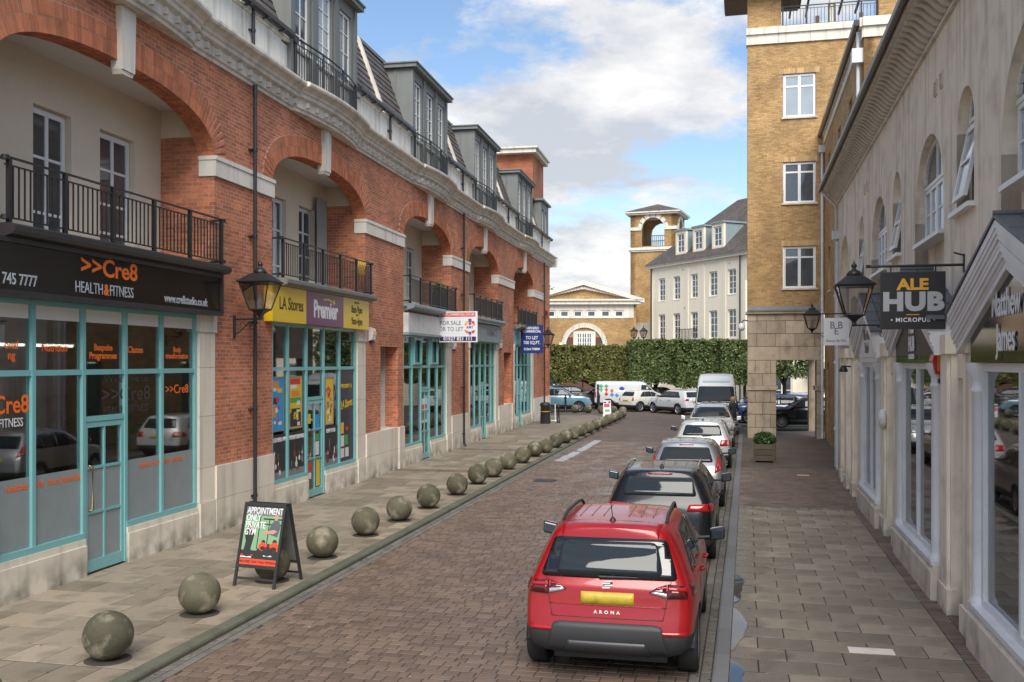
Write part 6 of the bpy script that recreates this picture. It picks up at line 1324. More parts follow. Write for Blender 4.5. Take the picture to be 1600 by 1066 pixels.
far_tree('distant green tree behind the left end of the hall roof', 5.2, 125, 8.5, 4.2, 3); far_tree('distant tree crown just showing left of the hall pediment', -1, 120, 8.0, 4.5, 5)
# --------------------------------------------------------------- lamp posts, posts, bin, small board
def lamp_post(label, pxx, pyb, arms, top):
    p = px(pxx, pyb, ZR); o = thing('street_lamp', label, 'lamp post', (p.x, p.y, ZR), 0, 'black lamp posts on the plaza'); m = MB()
    m.lathe([(.13, 0), (.13, .5), (.09, .6), (.075, .7), (.065, 1.2), (.05, top-.9), (.045, top-.85)], (0, 0), 12); m.build('pole', M['iron'], o)
    if arms == 2:
        m = MB(); m.tube([(-.33, 0, top-1.05), (0, 0, top-1.15), (.33, 0, top-1.05)], .03, 6); m.build('arm', M['iron'], o); lantern(o, -.36, 0, top-1.05, None, .9); lantern(o, .36, 0, top-1.05, None, .9)
    else: lantern(o, 0, 0, top-.95, None, .85)
    m = MB(); m.box(-.17, .17, -.12, -.09, 2.2, 2.75); m.build('parking_plate', M['board_navy'], o); m = MB(); m.box(-.12, .12, -.125, -.121, 2.45, 2.65); m.build('plate_symbol', M['grey_vinyl'], o)
lamp_post('black lamp post with two lanterns standing beside the white van', 998, 634, 2, 6.0); lamp_post('single lantern lamp post beside the blue car', 910.5, 628, 1, 4.6)
def post(label, a, b_, h_, zt):
    p = px(a, b_, zt); o = thing('bollard_post', label, 'post', (p.x, p.y, zt), 0, 'iron posts at the end of the pavement'); m = MB(); m.lathe([(.09, 0), (.09, .12), (.065, .15), (.06, h_-.2), (.085, h_-.17), (.085, h_-.12), (.05, h_-.08), (.06, h_-.02), (.01, h_)], (0, 0), 10); m.build('shaft', M['iron'], o)
post('iron post in front of the blue car door', 883.5, 643, 1.05, 0); post('iron post right of the blue car by the last stone balls', 936, 641, 1.1, 0); post('iron post beside the litter bin and its white stand', 872.5, 661, 1.0, 0)
p = px(852, 662); o = thing('litter_bin', 'black cylindrical litter bin at the corner of the terrace', 'bin', (p.x, p.y, 0)); m = MB(); m.lathe([(.25, 0), (.26, .03), (.25, .9), (.28, .92), (.28, 1.02), (.2, 1.1), (.05, 1.12)], (0, 0), 18); m.build('body', M['plastic'], o); m = MB(); m.lathe([(.256, .62), (.258, .65)], (0, 0), 18); m.build('gold_band', M['gold_vinyl'], o)
p = px(864, 659); o = thing('cafe_barrier', 'small white frame stand between the bin and the post', 'stand', (p.x, p.y, 0)); m = MB(); m.tube([(.12, 0, 0), (.12, 0, .95)], .03, 6); m.tube([(-.1, 0, .05), (.25, 0, .05)], .03, 6); m.tube([(.12, -.2, .03), (.12, .2, .03)], .03, 6); m.build('frame', M['white'], o); m = MB(); m.box(-.45, .02, -.03, .03, .45, .8); m.tube([(-.4, 0, 0), (-.4, 0, .5)], .02, 5); m.build('panel', M['plastic'], o)
p = px(951, 651); o = thing('a_board', 'small white pavement board with pink and green print among the far stone balls', 'sign', (p.x-.1, p.y-.2, 0)); m = MB(); m.add([(-.24, 0, 0), (.24, 0, 0), (.22, .2, .95), (-.22, .2, .95), (-.24, .03, 0), (.24, .03, 0), (.22, .23, .95), (-.22, .23, .95)], [(0, 1, 2, 3), (7, 6, 5, 4), (0, 4, 5, 1), (1, 5, 6, 2), (2, 6, 7, 3), (3, 7, 4, 0)]); m.box(-.24, .24, .45, .48, 0, .1); m.build('panel', M['board_white'], o)
for (x0, x1, z0, z1, c) in ((-.18, .15, .55, .75, flat('pink', (.6, .03, .12))), (-.12, .14, .3, .42, pg), (-.2, -.05, .78, .88, pk), (.08, .18, .78, .9, pk), (-.15, .18, .06, .14, po)):
    m = MB(); y = lambda z: .2*z/.95-.004; m.add([(x0, y(z0), z0), (x1, y(z0), z0), (x1, y(z1), z1), (x0, y(z1), z1)], [(0, 1, 2, 3)]); m.build('printed_block', c, o)
# ================================================================== vehicles
def interp(tab, x):
    if x <= tab[0][0]: return tab[0][1]
    for (a, b), (c, d_) in zip(tab, tab[1:]):
        if x <= c: return b+(d_-b)*(x-a)/(c-a)
    return tab[-1][1]
def car_body(S, paint):
    L_, W_ = S['L'], S['W']; xr, xf = S['xr'], S['xf']; secs = []
    for (t, zt, g) in S['st']:
        wm = interp(S.get('plan', [(0, .86), (.035, .95), (.1, .99), (.25, 1), (.75, 1), (.9, .97), (.965, .90), (1, .74)]), t)
        hw = W_/2*wm; zb = S['zb']+(.05 if t in (0, 1) else 0); zsh = min(interp(S['sh'], t), zt-.05); zc = S['clad']
        zbelt = zsh+.025; zr = max(zt-.075, zbelt+.012); hb = hw*.945; hr = max(hb-(zr-zbelt)*S.get('tum', .38)-.02, .1)
        pts = [(0, zb), (hw*.78, zb), (hw*.955, zb+.09), (hw*.985, zc), (hw, (zc+zsh)/2+.02), (hw*.99, zsh-.10), (hw*.975, zsh-.02), (hb, zbelt), ((hb+hr)/2+.012, (zbelt+zr)/2), (hr, zr), (hr*.86, zt-.018), (hr*.5, zt-.002), (0, zt)]
        ring = []
        for (y, z) in pts:
            a, b = -L_/2+interp(xr, z), L_/2-interp(xf, z); ring.append((a+(b-a)*t, y, z))
        secs.append(ring)
    bm = bmesh.new(); n = len(secs[0]); V = []
    for r in secs:
        row = [bm.verts.new(p) for p in r]+[bm.verts.new((p[0], -p[1], p[2])) for p in r[1:-1][::-1]]; V.append(row)
    K = len(V[0]); idx = lambda i: i % K
    def seg_mat(i):
        j = i if i < n-1 else K-1-i
        return 1 if j <= 2 else 0
    for a, b in zip(V, V[1:]):
        for i in range(K):
            f = bm.faces.new((a[i], b[i], b[idx(i+1)], a[idx(i+1)])); f.material_index = seg_mat(i); f.smooth = True
    for row, rev in ((V[0], False), (V[-1], True)):
        for i in range(n-1):
            l0, l1 = row[i], row[i+1]; r0, r1 = row[-i % K], row[-(i+1) % K]
            vs_ = [l0, l1, r1, r0]; u = []
            [u.append(v) for v in vs_ if v not in u]
            f = bm.faces.new(u if not rev else u[::-1]); f.material_index = 1 if i <= 2 else 0; f.smooth = True
    bmesh.ops.recalc_face_normals(bm, faces=bm.faces)
    me = bpy.data.meshes.new('body'); bm.to_mesh(me); bm.free(); me.materials.append(paint); me.materials.append(S['cladm'] or paint)
    ob = bpy.data.objects.new('tmp', me); COL.objects.link(ob); ss = ob.modifiers.new('s', 'SUBSURF'); ss.levels = S.get('sub', 2); ss.render_levels = ss.levels
    cut = MB()
    for x in S['ax']:
        P = [(x+S['ra']*cos(2*pi*k/28), S['rw']+S['ra']*1.0*sin(2*pi*k/28)) for k in range(28)]
        for s in (-1, 1): cut.add([(a, s*(W_/2-.30), z) for a, z in P]+[(a, s*(W_/2+.3), z) for a, z in P], [tuple(range(28)) if s > 0 else tuple(range(27, -1, -1)), tuple(range(55, 27, -1)) if s > 0 else tuple(range(28, 56))]+[(i, (i+1) % 28, (i+1) % 28+28, i+28) if s < 0 else (i+28, (i+1) % 28+28, (i+1) % 28, i) for i in range(28)])
    cme = cut.mesh('cut', M['plastic']); bmc = bmesh.new(); bmc.from_mesh(cme); bmesh.ops.recalc_face_normals(bmc, faces=bmc.faces); bmc.to_mesh(cme); bmc.free()
    co = bpy.data.objects.new('cut', cme); COL.objects.link(co); bo = ob.modifiers.new('b', 'BOOLEAN'); bo.object = co; bo.operation = 'DIFFERENCE'; bo.solver = 'EXACT'; bo.material_mode = 'TRANSFER'
    dg = bpy.context.evaluated_depsgraph_get(); res = bpy.data.meshes.new_from_object(ob.evaluated_get(dg), depsgraph=dg)
    bpy.data.objects.remove(ob); bpy.data.objects.remove(co)
    return res
def rounded(poly, r):
    out_ = []; n = len(poly)
    for i in range(n):
        p, a, b = Vector(poly[i]), Vector(poly[i-1]), Vector(poly[(i+1) % n]); da, db = (a-p), (b-p); q = min(r, da.length*.4, db.length*.4); s = p+da.normalized()*q; e = p+db.normalized()*q
        for t in (0, .33, .67, 1): out_.append(tuple(s*(1-t)**2+p*2*t*(1-t)+e*t*t))
    return out_
def patch(bvh, poly, axis, sign, off, thick, step=.07, r=.02):
    """a panel that follows the body: outline given across the axis, dropped onto the surface"""
    poly = rounded(poly, r) if r else poly; i0, i1 = {'x': (1, 2), 'y': (0, 2), 'z': (0, 1)}[axis]; ia = 'xyz'.index(axis)
    bm = bmesh.new(); vs_ = []
    for u, v in poly: c = [0, 0, 0]; c[i0] = u; c[i1] = v; vs_.append(bm.verts.new(c))
    bm.faces.new(vs_)
    for ii in (i0, i1):
        lo = min(v.co[ii] for v in bm.verts); hi = max(v.co[ii] for v in bm.verts); k = int((hi-lo)/step)
        nn = Vector((0, 0, 0)); nn[ii] = 1
        for q in range(1, k+1):
            c = Vector((0, 0, 0)); c[ii] = lo+(hi-lo)*q/(k+1); bmesh.ops.bisect_plane(bm, geom=bm.verts[:]+bm.edges[:]+bm.faces[:], plane_co=c, plane_no=nn)
    bmesh.ops.triangulate(bm, faces=[f for f in bm.faces if len(f.verts) > 4])
    dr = Vector((0, 0, 0)); dr[ia] = -sign
    for v in bm.verts:
        o = v.co.copy(); o[ia] = sign*6; h, nrm, _, _ = bvh.ray_cast(o, dr)
        if h is None:
            h, nrm, _, _ = bvh.find_nearest(Vector([o[k] if k != ia else sign*S_cur['half'][ia] for k in range(3)]))
        v.co = h+(-dr)*off
    be = [e for e in bm.edges if e.is_boundary]; ret = bmesh.ops.extrude_edge_only(bm, edges=be)
    for v in [g for g in ret['geom'] if isinstance(g, bmesh.types.BMVert)]: v.co += dr*(thick+off)
    for f in bm.faces: f.smooth = True
    bmesh.ops.recalc_face_normals(bm, faces=bm.faces)
    me = bpy.data.meshes.new('p'); bm.to_mesh(me); bm.free(); return me
def mirror_y(poly): return [(-u, v) for u, v in poly][::-1]
WH = {}
def wheel_meshes(rw, wd, style):
    k = (rw, wd, style)
    if k in WH: return WH[k]
    def ring(prof, seg=28):   # prof (r, y)
        V = []; 
        for r, y in prof: V += [(r*cos(2*pi*i/seg), y, r*sin(2*pi*i/seg)) for i in range(seg)]
        m = MB(); m.smooth = True; m.add(V, [(i*seg+j, i*seg+(j+1) % seg, (i+1)*seg+(j+1) % seg, (i+1)*seg+j) for i in range(len(prof)-1) for j in range(seg)]); return m
    h = wd/2; t = ring([(rw*.70, -h), (rw*.93, -h), (rw, -h*.75), (rw*1.0, h*.75), (rw*.93, h), (rw*.70, h), (rw*.68, h*.6), (rw*.66, -h*.6), (rw*.70, -h)])
    t.smooth = False
    for q in (-.5, 0, .5): pass
    tm = t.mesh('tyre', M['rubber'])
    m = ring([(rw*.70, h*.95), (rw*.66, h*.9), (rw*.64, h*.2), (rw*.1, h*.1)]); m.smooth = False
    ns = {'five': 5, 'ten': 10, 'multi': 14}[style]
    for i in range(ns):
        a = 2*pi*i/ns; w0, w1 = (.032, .045) if ns == 5 else (.02, .018)
        for s in ((-1, 1) if ns == 5 else (0,)):
            b = a+s*.16; ca, sa = cos(b), sin(b); P = []
            for r_, w_ in ((rw*.14, w0*.7), (rw*.66, w1*.6)):
                for q in (-1, 1): P += [(r_*ca-q*w_*sa, h*.55, r_*sa+q*w_*ca), (r_*ca-q*w_*sa, h*.86, r_*sa+q*w_*ca)]
            m.add(P, [(1, 3, 7, 5), (0, 1, 5, 4), (2, 6, 7, 3), (4, 5, 7, 6), (0, 2, 3, 1)])
    m.add([(rw*.17*cos(2*pi*i/14), h*.9, rw*.17*sin(2*pi*i/14)) for i in range(14)], [tuple(range(13, -1, -1))])
    rm = m.mesh('rim', M['alloy']); dk_ = ring([(rw*.66, h*.3), (rw*.05, h*.25)]); dm_ = dk_.mesh('brake_disc', M['plastic'])
    WH[k] = (tm, rm, dm_); return WH[k]
def P_(name, me, mt, parent):
    if name in ('side_window', 'rear_window', 'windscreen', 'window_surround'): bmx = me
    me.materials.clear(); me.materials.append(mt); o = bpy.data.objects.new(name, me); COL.objects.link(o); o.parent = parent; return o
def car(name, label, cat, S, loc, heading, paint, group=None, lamps=True):
    global S_cur
    L_, W_, H_ = S['L'], S['W'], S['H']; S_cur = {'half': (L_/2, W_/2, H_)}
    o = thing(name, label, cat, (loc[0], loc[1], ZR+.014), heading, group)
    me = car_body(S, paint); b = bpy.data.objects.new('body', me); COL.objects.link(b); b.parent = o
    bm = bmesh.new(); bm.from_mesh(me); bvh = BVHTree.FromBMesh(bm); bm.free()
    for x in S['ax']:
        for s in (-1, 1):
            tm, rm, dm_ = wheel_meshes(S['rw'], .21, S.get('wheel', 'five')); wh = empty('wheel', (x, s*(W_/2-.125), S['rw']), pi if s < 0 else 0, o); inst('tyre', tm, wh); inst('rim', rm, wh); inst('brake_disc', dm_, wh)
            m = MB(); n_ = 16; rr = S['ra']-.006; V = []   # wheel well lining
            for k in range(n_+1): a = pi*k/n_; V += [(x+rr*cos(a), s*(W_/2-.31), S['rw']+rr*sin(a)), (x+rr*cos(a), s*(W_/2-.05), S['rw']+rr*sin(a))]
            m.add(V, [(2*k, 2*k+1, 2*k+3, 2*k+2) for k in range(n_)]); m.add([(x+rr, s*(W_/2-.31), .12), (x-rr, s*(W_/2-.31), .12)]+[(x+rr*cos(pi-pi*k/n_), s*(W_/2-.31), S['rw']+rr*sin(pi-pi*k/n_)) for k in range(n_+1)], [tuple(range(n_+3))]); m.build('wheel_arch_liner', M['plastic'], o)
    m = MB(); m.box(-L_/2+.35, L_/2-.35, -W_/2+.33, W_/2-.33, .16, S['zb']+.12); m.build('underbody', M['plastic'], o)
    for (nm, poly, ax, sg, off, th, mt, *ex) in S['patches']:
        sides = ex[0] if ex else ''
        r = ex[1] if len(ex) > 1 else .02
        mt_ = paint if mt == 'PAINT' else M[mt]
        if sides == 'L' : sgs = [1]
        elif sides == 'R': sgs = [-1]
        elif sides == 'B': sgs = [1, -1]      # both sides for y axis
        else: sgs = [sg]
        if ax == 'y':
            for s in (sgs if sides else [1, -1]): P_(nm, patch(bvh, poly, 'y', s, off, th, r=r), mt_, o)
        elif sides == 'M':
            P_(nm, patch(bvh, poly, ax, sg, off, th, r=r), mt_, o); P_(nm, patch(bvh, mirror_y(poly) if ax == 'x' else [(u, -v) for u, v in poly][::-1], ax, sg, off, th, r=r), mt_, o)
        else: P_(nm, patch(bvh, poly, ax, sg, off, th, r=r), mt_, o)
    # door mirrors
    mx_, mz = S['mirror']
    for s in (-1, 1):
        m = MB(); y0 = s*(W_/2-.09); m.smooth = False
        c = [(mx_-.06, y0+s*.13, mz), (mx_+.10, y0+s*.14, mz+.01), (mx_+.09, y0+s*.30, mz+.04), (mx_-.07, y0+s*.32, mz+.04)]
        m.add([(x, y, z-.065) for x, y, z in c]+[(x+(.02 if i in (0, 3) else -.03), y, z+.085) for i, (x, y, z) in enumerate(c)], [(3, 2, 1, 0), (4, 5, 6, 7), (0, 1, 5, 4), (1, 2, 6, 5), (2, 3, 7, 6), (3, 0, 4, 7)])
        x = m.build('door_mirror', M['gloss_black'] if S.get('mirror_black') else paint, o); bv = x.modifiers.new('b', 'BEVEL'); bv.width = .025; bv.segments = 3
        m = MB(); m.tube([(mx_, y0-s*.02, mz-.03), (mx_, y0+s*.16, mz-.01)], .022, 6); m.build('mirror_arm', M['plastic'], x)
        m = MB(); q = [(mx_-.066, y0+s*.155, mz-.035), (mx_-.074, y0+s*.29, mz-.0), (mx_-.062, y0+s*.285, mz+.085), (mx_-.053, y0+s*.165, mz+.055)]; m.add(q, [(0, 1, 2, 3) if s > 0 else (3, 2, 1, 0)]); m.build('mirror_glass', M['carglass'], x)
    for (x, z) in S.get('handles', ()):
        for s in (-1, 1):
            h, n_, _, _ = bvh.ray_cast(Vector((x, s*4, z)), Vector((0, -s, 0)))
            if h: m = MB(); m.tube([(x-.09, h.y+s*.005, z), (x-.07, h.y+s*.035, z+.005), (x+.07, h.y+s*.035, z+.005), (x+.09, h.y+s*.005, z)], .014, 6); m.build('door_handle', M[S.get('handlem')] if S.get('handlem') else paint, o)
    if S.get('rails'):
        x0, x1, y0, mt = S['rails']
        for s in (-1, 1):
            pts = []
            for i in range(13):
                t = i/12; x = x0+(x1-x0)*t; h, n_, _, _ = bvh.ray_cast(Vector((x, s*y0, 4)), Vector((0, 0, -1))); z = h.z+.055*min(1, 6*min(t, 1-t))**.6; pts.append((x, s*y0, z))
            m = MB(); m.tube(pts, .019, 8); m.build('roof_rail', M[mt], o)
    if S.get('aerial'):
        x, hh = S['aerial']; h = bvh.ray_cast(Vector((x, 0, 4)), Vector((0, 0, -1)))[0]; m = MB(); m.lathe([(.04, h.z-.01), (.035, h.z+.02), (.015, h.z+.05)], (x, 0), 10); m.tube([(x, 0, h.z+.03), (x-hh*.75, .0, h.z+hh)], .005, 5); m.build('aerial', M['plastic'], o)
    if S.get('wiper'):
        (y0, z0), (y1, z1) = S['wiper']; pts = []
        for t in (0, .25, .5, .75, 1):
            y, z = y0+(y1-y0)*t, z0+(z1-z0)*t; h = bvh.ray_cast(Vector((-5, y, z)), Vector((1, 0, 0)))[0]; pts.append((h.x-.03, y, z))
        m = MB(); m.tube(pts, .016, 6, r1=.008); m.build('rear_wiper', M['plastic'], o)
    return o, bvh
def hatch(L=4.1, W=1.78, H=1.5, ax=(-1.3, 1.27), rw=.325, sh=.93, zb=.2, clad=.42, cladm=None, hood=1.0, rear=None, wsx=.62, wpil=1.0, roofback=.07, suv=False, **k):
    """generic five door car: stations run from the tail (0) to the nose (1)"""
    S = dict(L=L, W=W, H=H, ax=ax, rw=rw, ra=rw+.055, zb=zb, clad=clad, cladm=cladm, mirror=(k.get('mx', .62), sh+.12), half=(L/2, W/2, H))
    S['xr'] = rear or [(.2, .10), (.35, .0), (.62, .01), (.82, .07), (sh, .12), (sh+.12, .20), (H-.12, .40), (H, .46)]
    S['xf'] = [(.2, .10), (.4, .0), (.6, .02), (.75, .10), (hood-.1, .16), (hood, .2), (H, .2)]
    S['sh'] = [(0, sh+.0), (.5, sh-.0), (.75, sh-.03), (.88, hood-.10), (1, hood-.2)]
    # t positions are of the length between tail and nose curves
    S['st'] = [(0, H-.045, 1), (.02, H-.02, 1), (.09, H-.008, 1), (.25, H, 1), (.42, H, 1), (.50, H-.03, 1), (.565, H-.12, 1), (.66, (H+hood)/2-.03, .5), (.745, hood+.03, 0), (.78, hood+.0, 0), (.88, hood-.03, 0), (.95, hood-.09, 0), (.985, hood-.16, 0), (1, hood-.24, 0)]
    S.update({q: v for q, v in k.items() if q not in ('mx',)})
    return S
def std_patches(S, plate='plate', lights='std', rearglass=None, sideglass=None, ws=None, blackpillars=True, rear_lamps=None, head=None):
    H, L, W = S['H'], S['L'], S['W']; sh = S['sh'][0][1]; P = []
    rg = rearglass or [(-W*.34, sh+.10), (W*.34, sh+.10), (W*.285, H-.13), (-W*.285, H-.13)]
    P.append(('rear_window', rg, 'x', -1, .006, .02, 'carglass', '', .05))
    # side glazing
    fx = S.get('fx', L*.5-1.28); bx = S.get('bx', -L*.5+.62)
    sg = sideglass or [(bx, sh+.07), (fx, sh+.05), (fx-.62, H-.14), (fx-1.0, H-.10), (bx+.35, H-.12)]
    P.append(('window_surround', sg, 'y', 0, .004, .02, 'gloss_black', 'B', .06))
    cxp = (bx+fx)/2+.02; 
    def cut(x0, x1, m=.025):
        # clip the outline between two uprights
        out_ = []; n = len(sg)
        def clip(poly, xx, keep):
            res = []
            for i in range(len(poly)):
                a, b = poly[i], poly[(i+1) % len(poly)]; ia, ib = keep(a[0]), keep(b[0])
                if ia: res.append(a)
                if ia != ib: t = (xx-a[0])/(b[0]-a[0]); res.append((xx, a[1]+(b[1]-a[1])*t))
            return res
        c = Vector((sum(p[0] for p in sg)/n, sum(p[1] for p in sg)/n)); q = [((p[0]-c.x)*.975+c.x, (p[1]-c.y)*.90+c.y) for p in sg]
        q = clip(q, x0, lambda x: x > x0); q = clip(q, x1, lambda x: x < x1); return q
    for (x0, x1) in ((-9, bx+.40), (bx+.44, cxp-.04), (cxp+.04, 9)):
        q = cut(x0, x1)
        if len(q) >= 3 and max(p[0] for p in q)-min(p[0] for p in q) > .1: P.append(('side_window', q, 'y', 0, .008, .01, 'carglass', 'B', .03))
    hd = S['sh'][3][1]+.10
    wsp = ws or [(-W*.40, hd+.10), (W*.40, hd+.10), (W*.315, H-.09), (-W*.315, H-.09)]
    P.append(('windscreen', wsp, 'x', 1, .006, .02, 'carglass', '', .05))
    for x in (bx+.42, cxp, fx-.02): P.append(('door_seam', [(x-.004, S['clad']-.05), (x+.004, S['clad']-.05), (x+.004, sh+.04), (x-.004, sh+.04)], 'y', 0, .0015, .004, 'plastic', 'B', 0))
    P.append(('door_seam', [(bx+.42, S['clad']-.055), (fx, S['clad']-.055), (fx, S['clad']-.047), (bx+.42, S['clad']-.047)], 'y', 0, .0015, .004, 'plastic', 'B', 0))
    if rear_lamps is None: rear_lamps = [[(W*.30, sh-.18), (W*.455, sh-.20), (W*.45, sh+.0), (W*.32, sh-.02)]]
    for q in rear_lamps: P.append(('tail_lamp', q, 'x', -1, .01, .03, 'red_lamp', 'M', .03))
    P.append(('number_plate', [(-.26, .68), (.26, .68), (.26, .79), (-.26, .79)] if not S.get('plate') else S['plate'], 'x', -1, .012, .02, plate, '', .005))
    hz = S['sh'][4][1]+.0
    for q in (head or [[(W*.28, hz-.10), (W*.44, hz-.08), (W*.44, hz+.06), (W*.30, hz+.0)]]): P.append(('headlamp', q, 'x', 1, .01, .03, 'clear_lamp', 'M', .03))
    P.append(('grille', [(-W*.27, .42), (W*.27, .42), (W*.25, hz-.12), (-W*.25, hz-.12)], 'x', 1, .008, .02, 'plastic', '', .03)); P.append(('front_plate', [(-.26, .46), (.26, .46), (.26, .57), (-.26, .57)], 'x', 1, .02, .02, 'plate_white', '', .0))
    P.append(('tailgate_seam', [(-W*.36, .62), (W*.36, .62), (W*.36, .628), (-W*.36, .628)], 'x', -1, .002, .004, 'plastic', '', 0))
    S['patches'] = P; return S
def along(Y, off, rear=True):   # point on the street at depth Y, off metres left of the right kerb
    return (kR(Y)-off, Y)
HD = AS
dirv = Vector((cos(HD), sin(HD)))
def parked(Yrear, off, L, hd=None): h = hd or HD; return (kR(Yrear)-off+cos(HD)*L/2, Yrear+sin(HD)*L/2)
pt_red = mat('red_car_paint', (.33, .003, .007), .28, metal=.1, coat=.5, var=.03); pt_black = mat('black_car_paint', (.008, .009, .011), .22, coat=.35, spec=.3); pt_silver = mat('silver_car_paint', (.36, .37, .39), .32, metal=.7, coat=.8); pt_white = mat('white_car_paint', (.62, .63, .63), .25, coat=.9); pt_pale = mat('pale_silver_paint', (.55, .56, .56), .25, metal=.2, coat=.9)
pt_blue = mat('light_blue_paint', (.16, .30, .38), .28, metal=.25, coat=.9); pt_grey = mat('grey_car_paint', (.22, .225, .23), .3, metal=.6, coat=.8); pt_dblue = mat('dark_blue_paint', (.02, .05, .17), .25, coat=.9); pt_cream = mat('cream_car_paint', (.62, .60, .52), .3, coat=.8)
# --- red SUV in front
S = hatch(4.14, 1.84, 1.57, (-1.36, 1.20), .335, sh=.965, zb=.24, clad=.50, cladm=M['plastic'], hood=1.02, wheel='five', mirror_black=True,
          rear=[(.24, .10), (.45, .0), (.60, .02), (.72, .09), (.85, .10), (.95, .12), (1.0, .145), (1.06, .19), (1.38, .41), (1.45, .34), (1.52, .36)], rails=(-1.30, .30, .56, 'plastic'), aerial=(-1.48, .22), wiper=((.09, 1.055), (-.30, 1.06)), handles=((-.62, .93), (.28, .90)), plate=[(-.27, .79), (.27, .79), (.27, .91), (-.27, .91)])
S['plan'] = [(0, .865), (.03, .945), (.09, .985), (.22, 1), (.75, 1), (.9, .97), (.965, .90), (1, .74)]
S = std_patches(S, rearglass=[(-.58, 1.075), (.58, 1.075), (.49, 1.395), (-.49, 1.395)], rear_lamps=[])
tl = [(.40, .925), (.58, .885), (.585, 1.00), (.48, .965)]
S['patches'] = [p for p in S['patches'] if p[0] not in ('tailgate_seam', 'rear_window')]+[
    ('rear_window_surround', [(-.71, 1.04), (.71, 1.04), (.585, 1.425), (-.585, 1.425)], 'x', -1, .012, .03, 'gloss_black', '', .05), ('rear_window', [(-.56, 1.07), (.56, 1.07), (.49, 1.395), (-.49, 1.395)], 'x', -1, .016, .02, 'carglass', '', .07),
    ('tail_lamp', [(.42, .925), (.60, .875), (.60, 1.005), (.50, .975)], 'x', -1, .012, .03, 'dark_lamp', 'M', .01), ('tail_lamp', [(.605, .87), (.81, .875), (.82, .995), (.605, 1.008)], 'x', -1, .014, .03, 'dark_lamp', 'M', .01),
    ('lamp_strip', [(.44, .922), (.60, .88), (.60, .925), (.47, .938)], 'x', -1, .018, .01, 'clear_lamp', 'M', .005), ('lamp_strip', [(.62, .95), (.79, .945), (.79, .975), (.62, .985)], 'x', -1, .019, .01, 'red_lamp', 'M', .005), ('lamp_strip', [(.49, .962), (.60, .972), (.60, .99), (.50, .974)], 'x', -1, .018, .01, 'red_lamp', 'M', .003),
    ('tail_lamp', [(-1.80, .875), (-1.62, .89), (-1.60, .985), (-1.78, .99)], 'y', 0, .012, .03, 'dark_lamp', 'B', .02),
    ('reflector', [(.50, .515), (.78, .515), (.80, .55), (.50, .55)], 'x', -1, .010, .02, 'red_lamp', 'M', .005),
    ('rear_bumper', [(-.62, .31), (.62, .31), (.55, .60), (.47, .615), (-.47, .615), (-.55, .60)], 'x', -1, .022, .04, 'plastic', '', .03),
    ('skid_panel', [(-.44, .30), (.44, .30), (.40, .43), (-.40, .43)], 'x', -1, .032, .03, 'gutter', '', .02),
    ('tailgate_seam', [(-.56, .655), (.56, .655), (.56, .664), (-.56, .664)], 'x', -1, .002, .004, 'plastic', '', 0), ('tailgate_seam', [(.56, .655), (.568, .655), (.645, 1.03), (.637, 1.03)], 'x', -1, .002, .004, 'plastic', 'M', 0),
    ('crease', [(-.60, .775), (.60, .775), (.60, .783), (-.60, .783)], 'x', -1, .006, .006, 'PAINT', '', 0), 
    ('spoiler', [(-1.74, -.50), (-1.45, -.54), (-1.45, .54), (-1.74, .50)], 'z', 1, .012, .02, 'PAINT', '', .03)]
for y in (-.40, -.27, -.14, .14, .27, .40): S['patches'].append(('roof_rib', [(-1.15, y-.006), (.05, y-.006), (.05, y+.006), (-1.15, y+.006)], 'z', 1, .004, .01, 'dark_lamp', '', 0))
red, bvh = car('red_suv', 'bright red compact SUV with black roof rails, nearest in the parked row', 'car', S, parked(10.0, 1.06, 4.14), HD, pt_red, 'cars parked along the right kerb')
def rear_text(o, bvh, s, size, z, mt, y=0, sp=1.0, sx=1.0, off=.003):
    h = bvh.ray_cast(Vector((-5, y, z)), Vector((1, 0, 0)))[0]; return text('badge', s, size, mt, o, Fr((0, 0), (0, -1), (-1, 0)), -y, z, -h.x+.010, sx=sx, off=off, space=sp)
rear_text(red, bvh, 'ARONA', .045, .715, flat('bright_letters', (.75, .75, .76), .3), 0, 1.9, 1.1, .002)
h = bvh.ray_cast(Vector((-5, 0, .985)), Vector((1, 0, 0)))[0]; m = MB(Fr((0, 0), (0, -1), (-1, 0)))
for i, (a0, a1) in enumerate(((-.04, .04), (-.04, .04), (-.04, .04), (-.04, .04))): z = .945+i*.022; sh_ = .012 if i % 2 else -.012; m.prism([(a0+sh_, z), (a1+sh_, z+.004), (a1+sh_, z+.018), (a0+sh_, z+.014)], -h.x+.0, -h.x+.024)
m.build('badge', M['bright_letters'], red)
rear_text(red, bvh, '♡ SEVEN GRAND BRISTOL', .022, 1.375, M['white_vinyl'], .12, 1, 1, .0) if False else None
# --- black hatchback
S = hatch(4.35, 1.82, 1.50, (-1.33, 1.32), .335, sh=.97, cladm=M['plastic'], clad=.38, hood=1.02, wheel='ten', mirror_black=True, rails=(-1.3, .35, .60, 'chrome'), aerial=(-1.35, .06), wiper=((.05, 1.12), (-.32, 1.12)), handles=((-.55, .90), (.35, .88)), handlem='chrome')
S = std_patches(S, rearglass=[(-.60, 1.09), (.60, 1.09), (.52, 1.37), (-.52, 1.37)], rear_lamps=[[(.44, .86), (.83, .86), (.84, .98), (.48, .97)]])
S['patches'] += [('brake_light', [(-.2, 1.415), (.2, 1.415), (.2, 1.435), (-.2, 1.435)], 'x', -1, .01, .01, 'red_lamp', '', 0), ('tail_lamp', [(-1.98, .86), (-1.75, .88), (-1.75, .96), (-1.96, .98)], 'y', 0, .012, .03, 'red_lamp', 'B', .02)]
car('black_hatchback', 'glossy black hatchback with silver roof rails directly ahead of the red SUV', 'car', S, parked(15.9, 1.06, 4.35), HD, pt_black, 'cars parked along the right kerb')
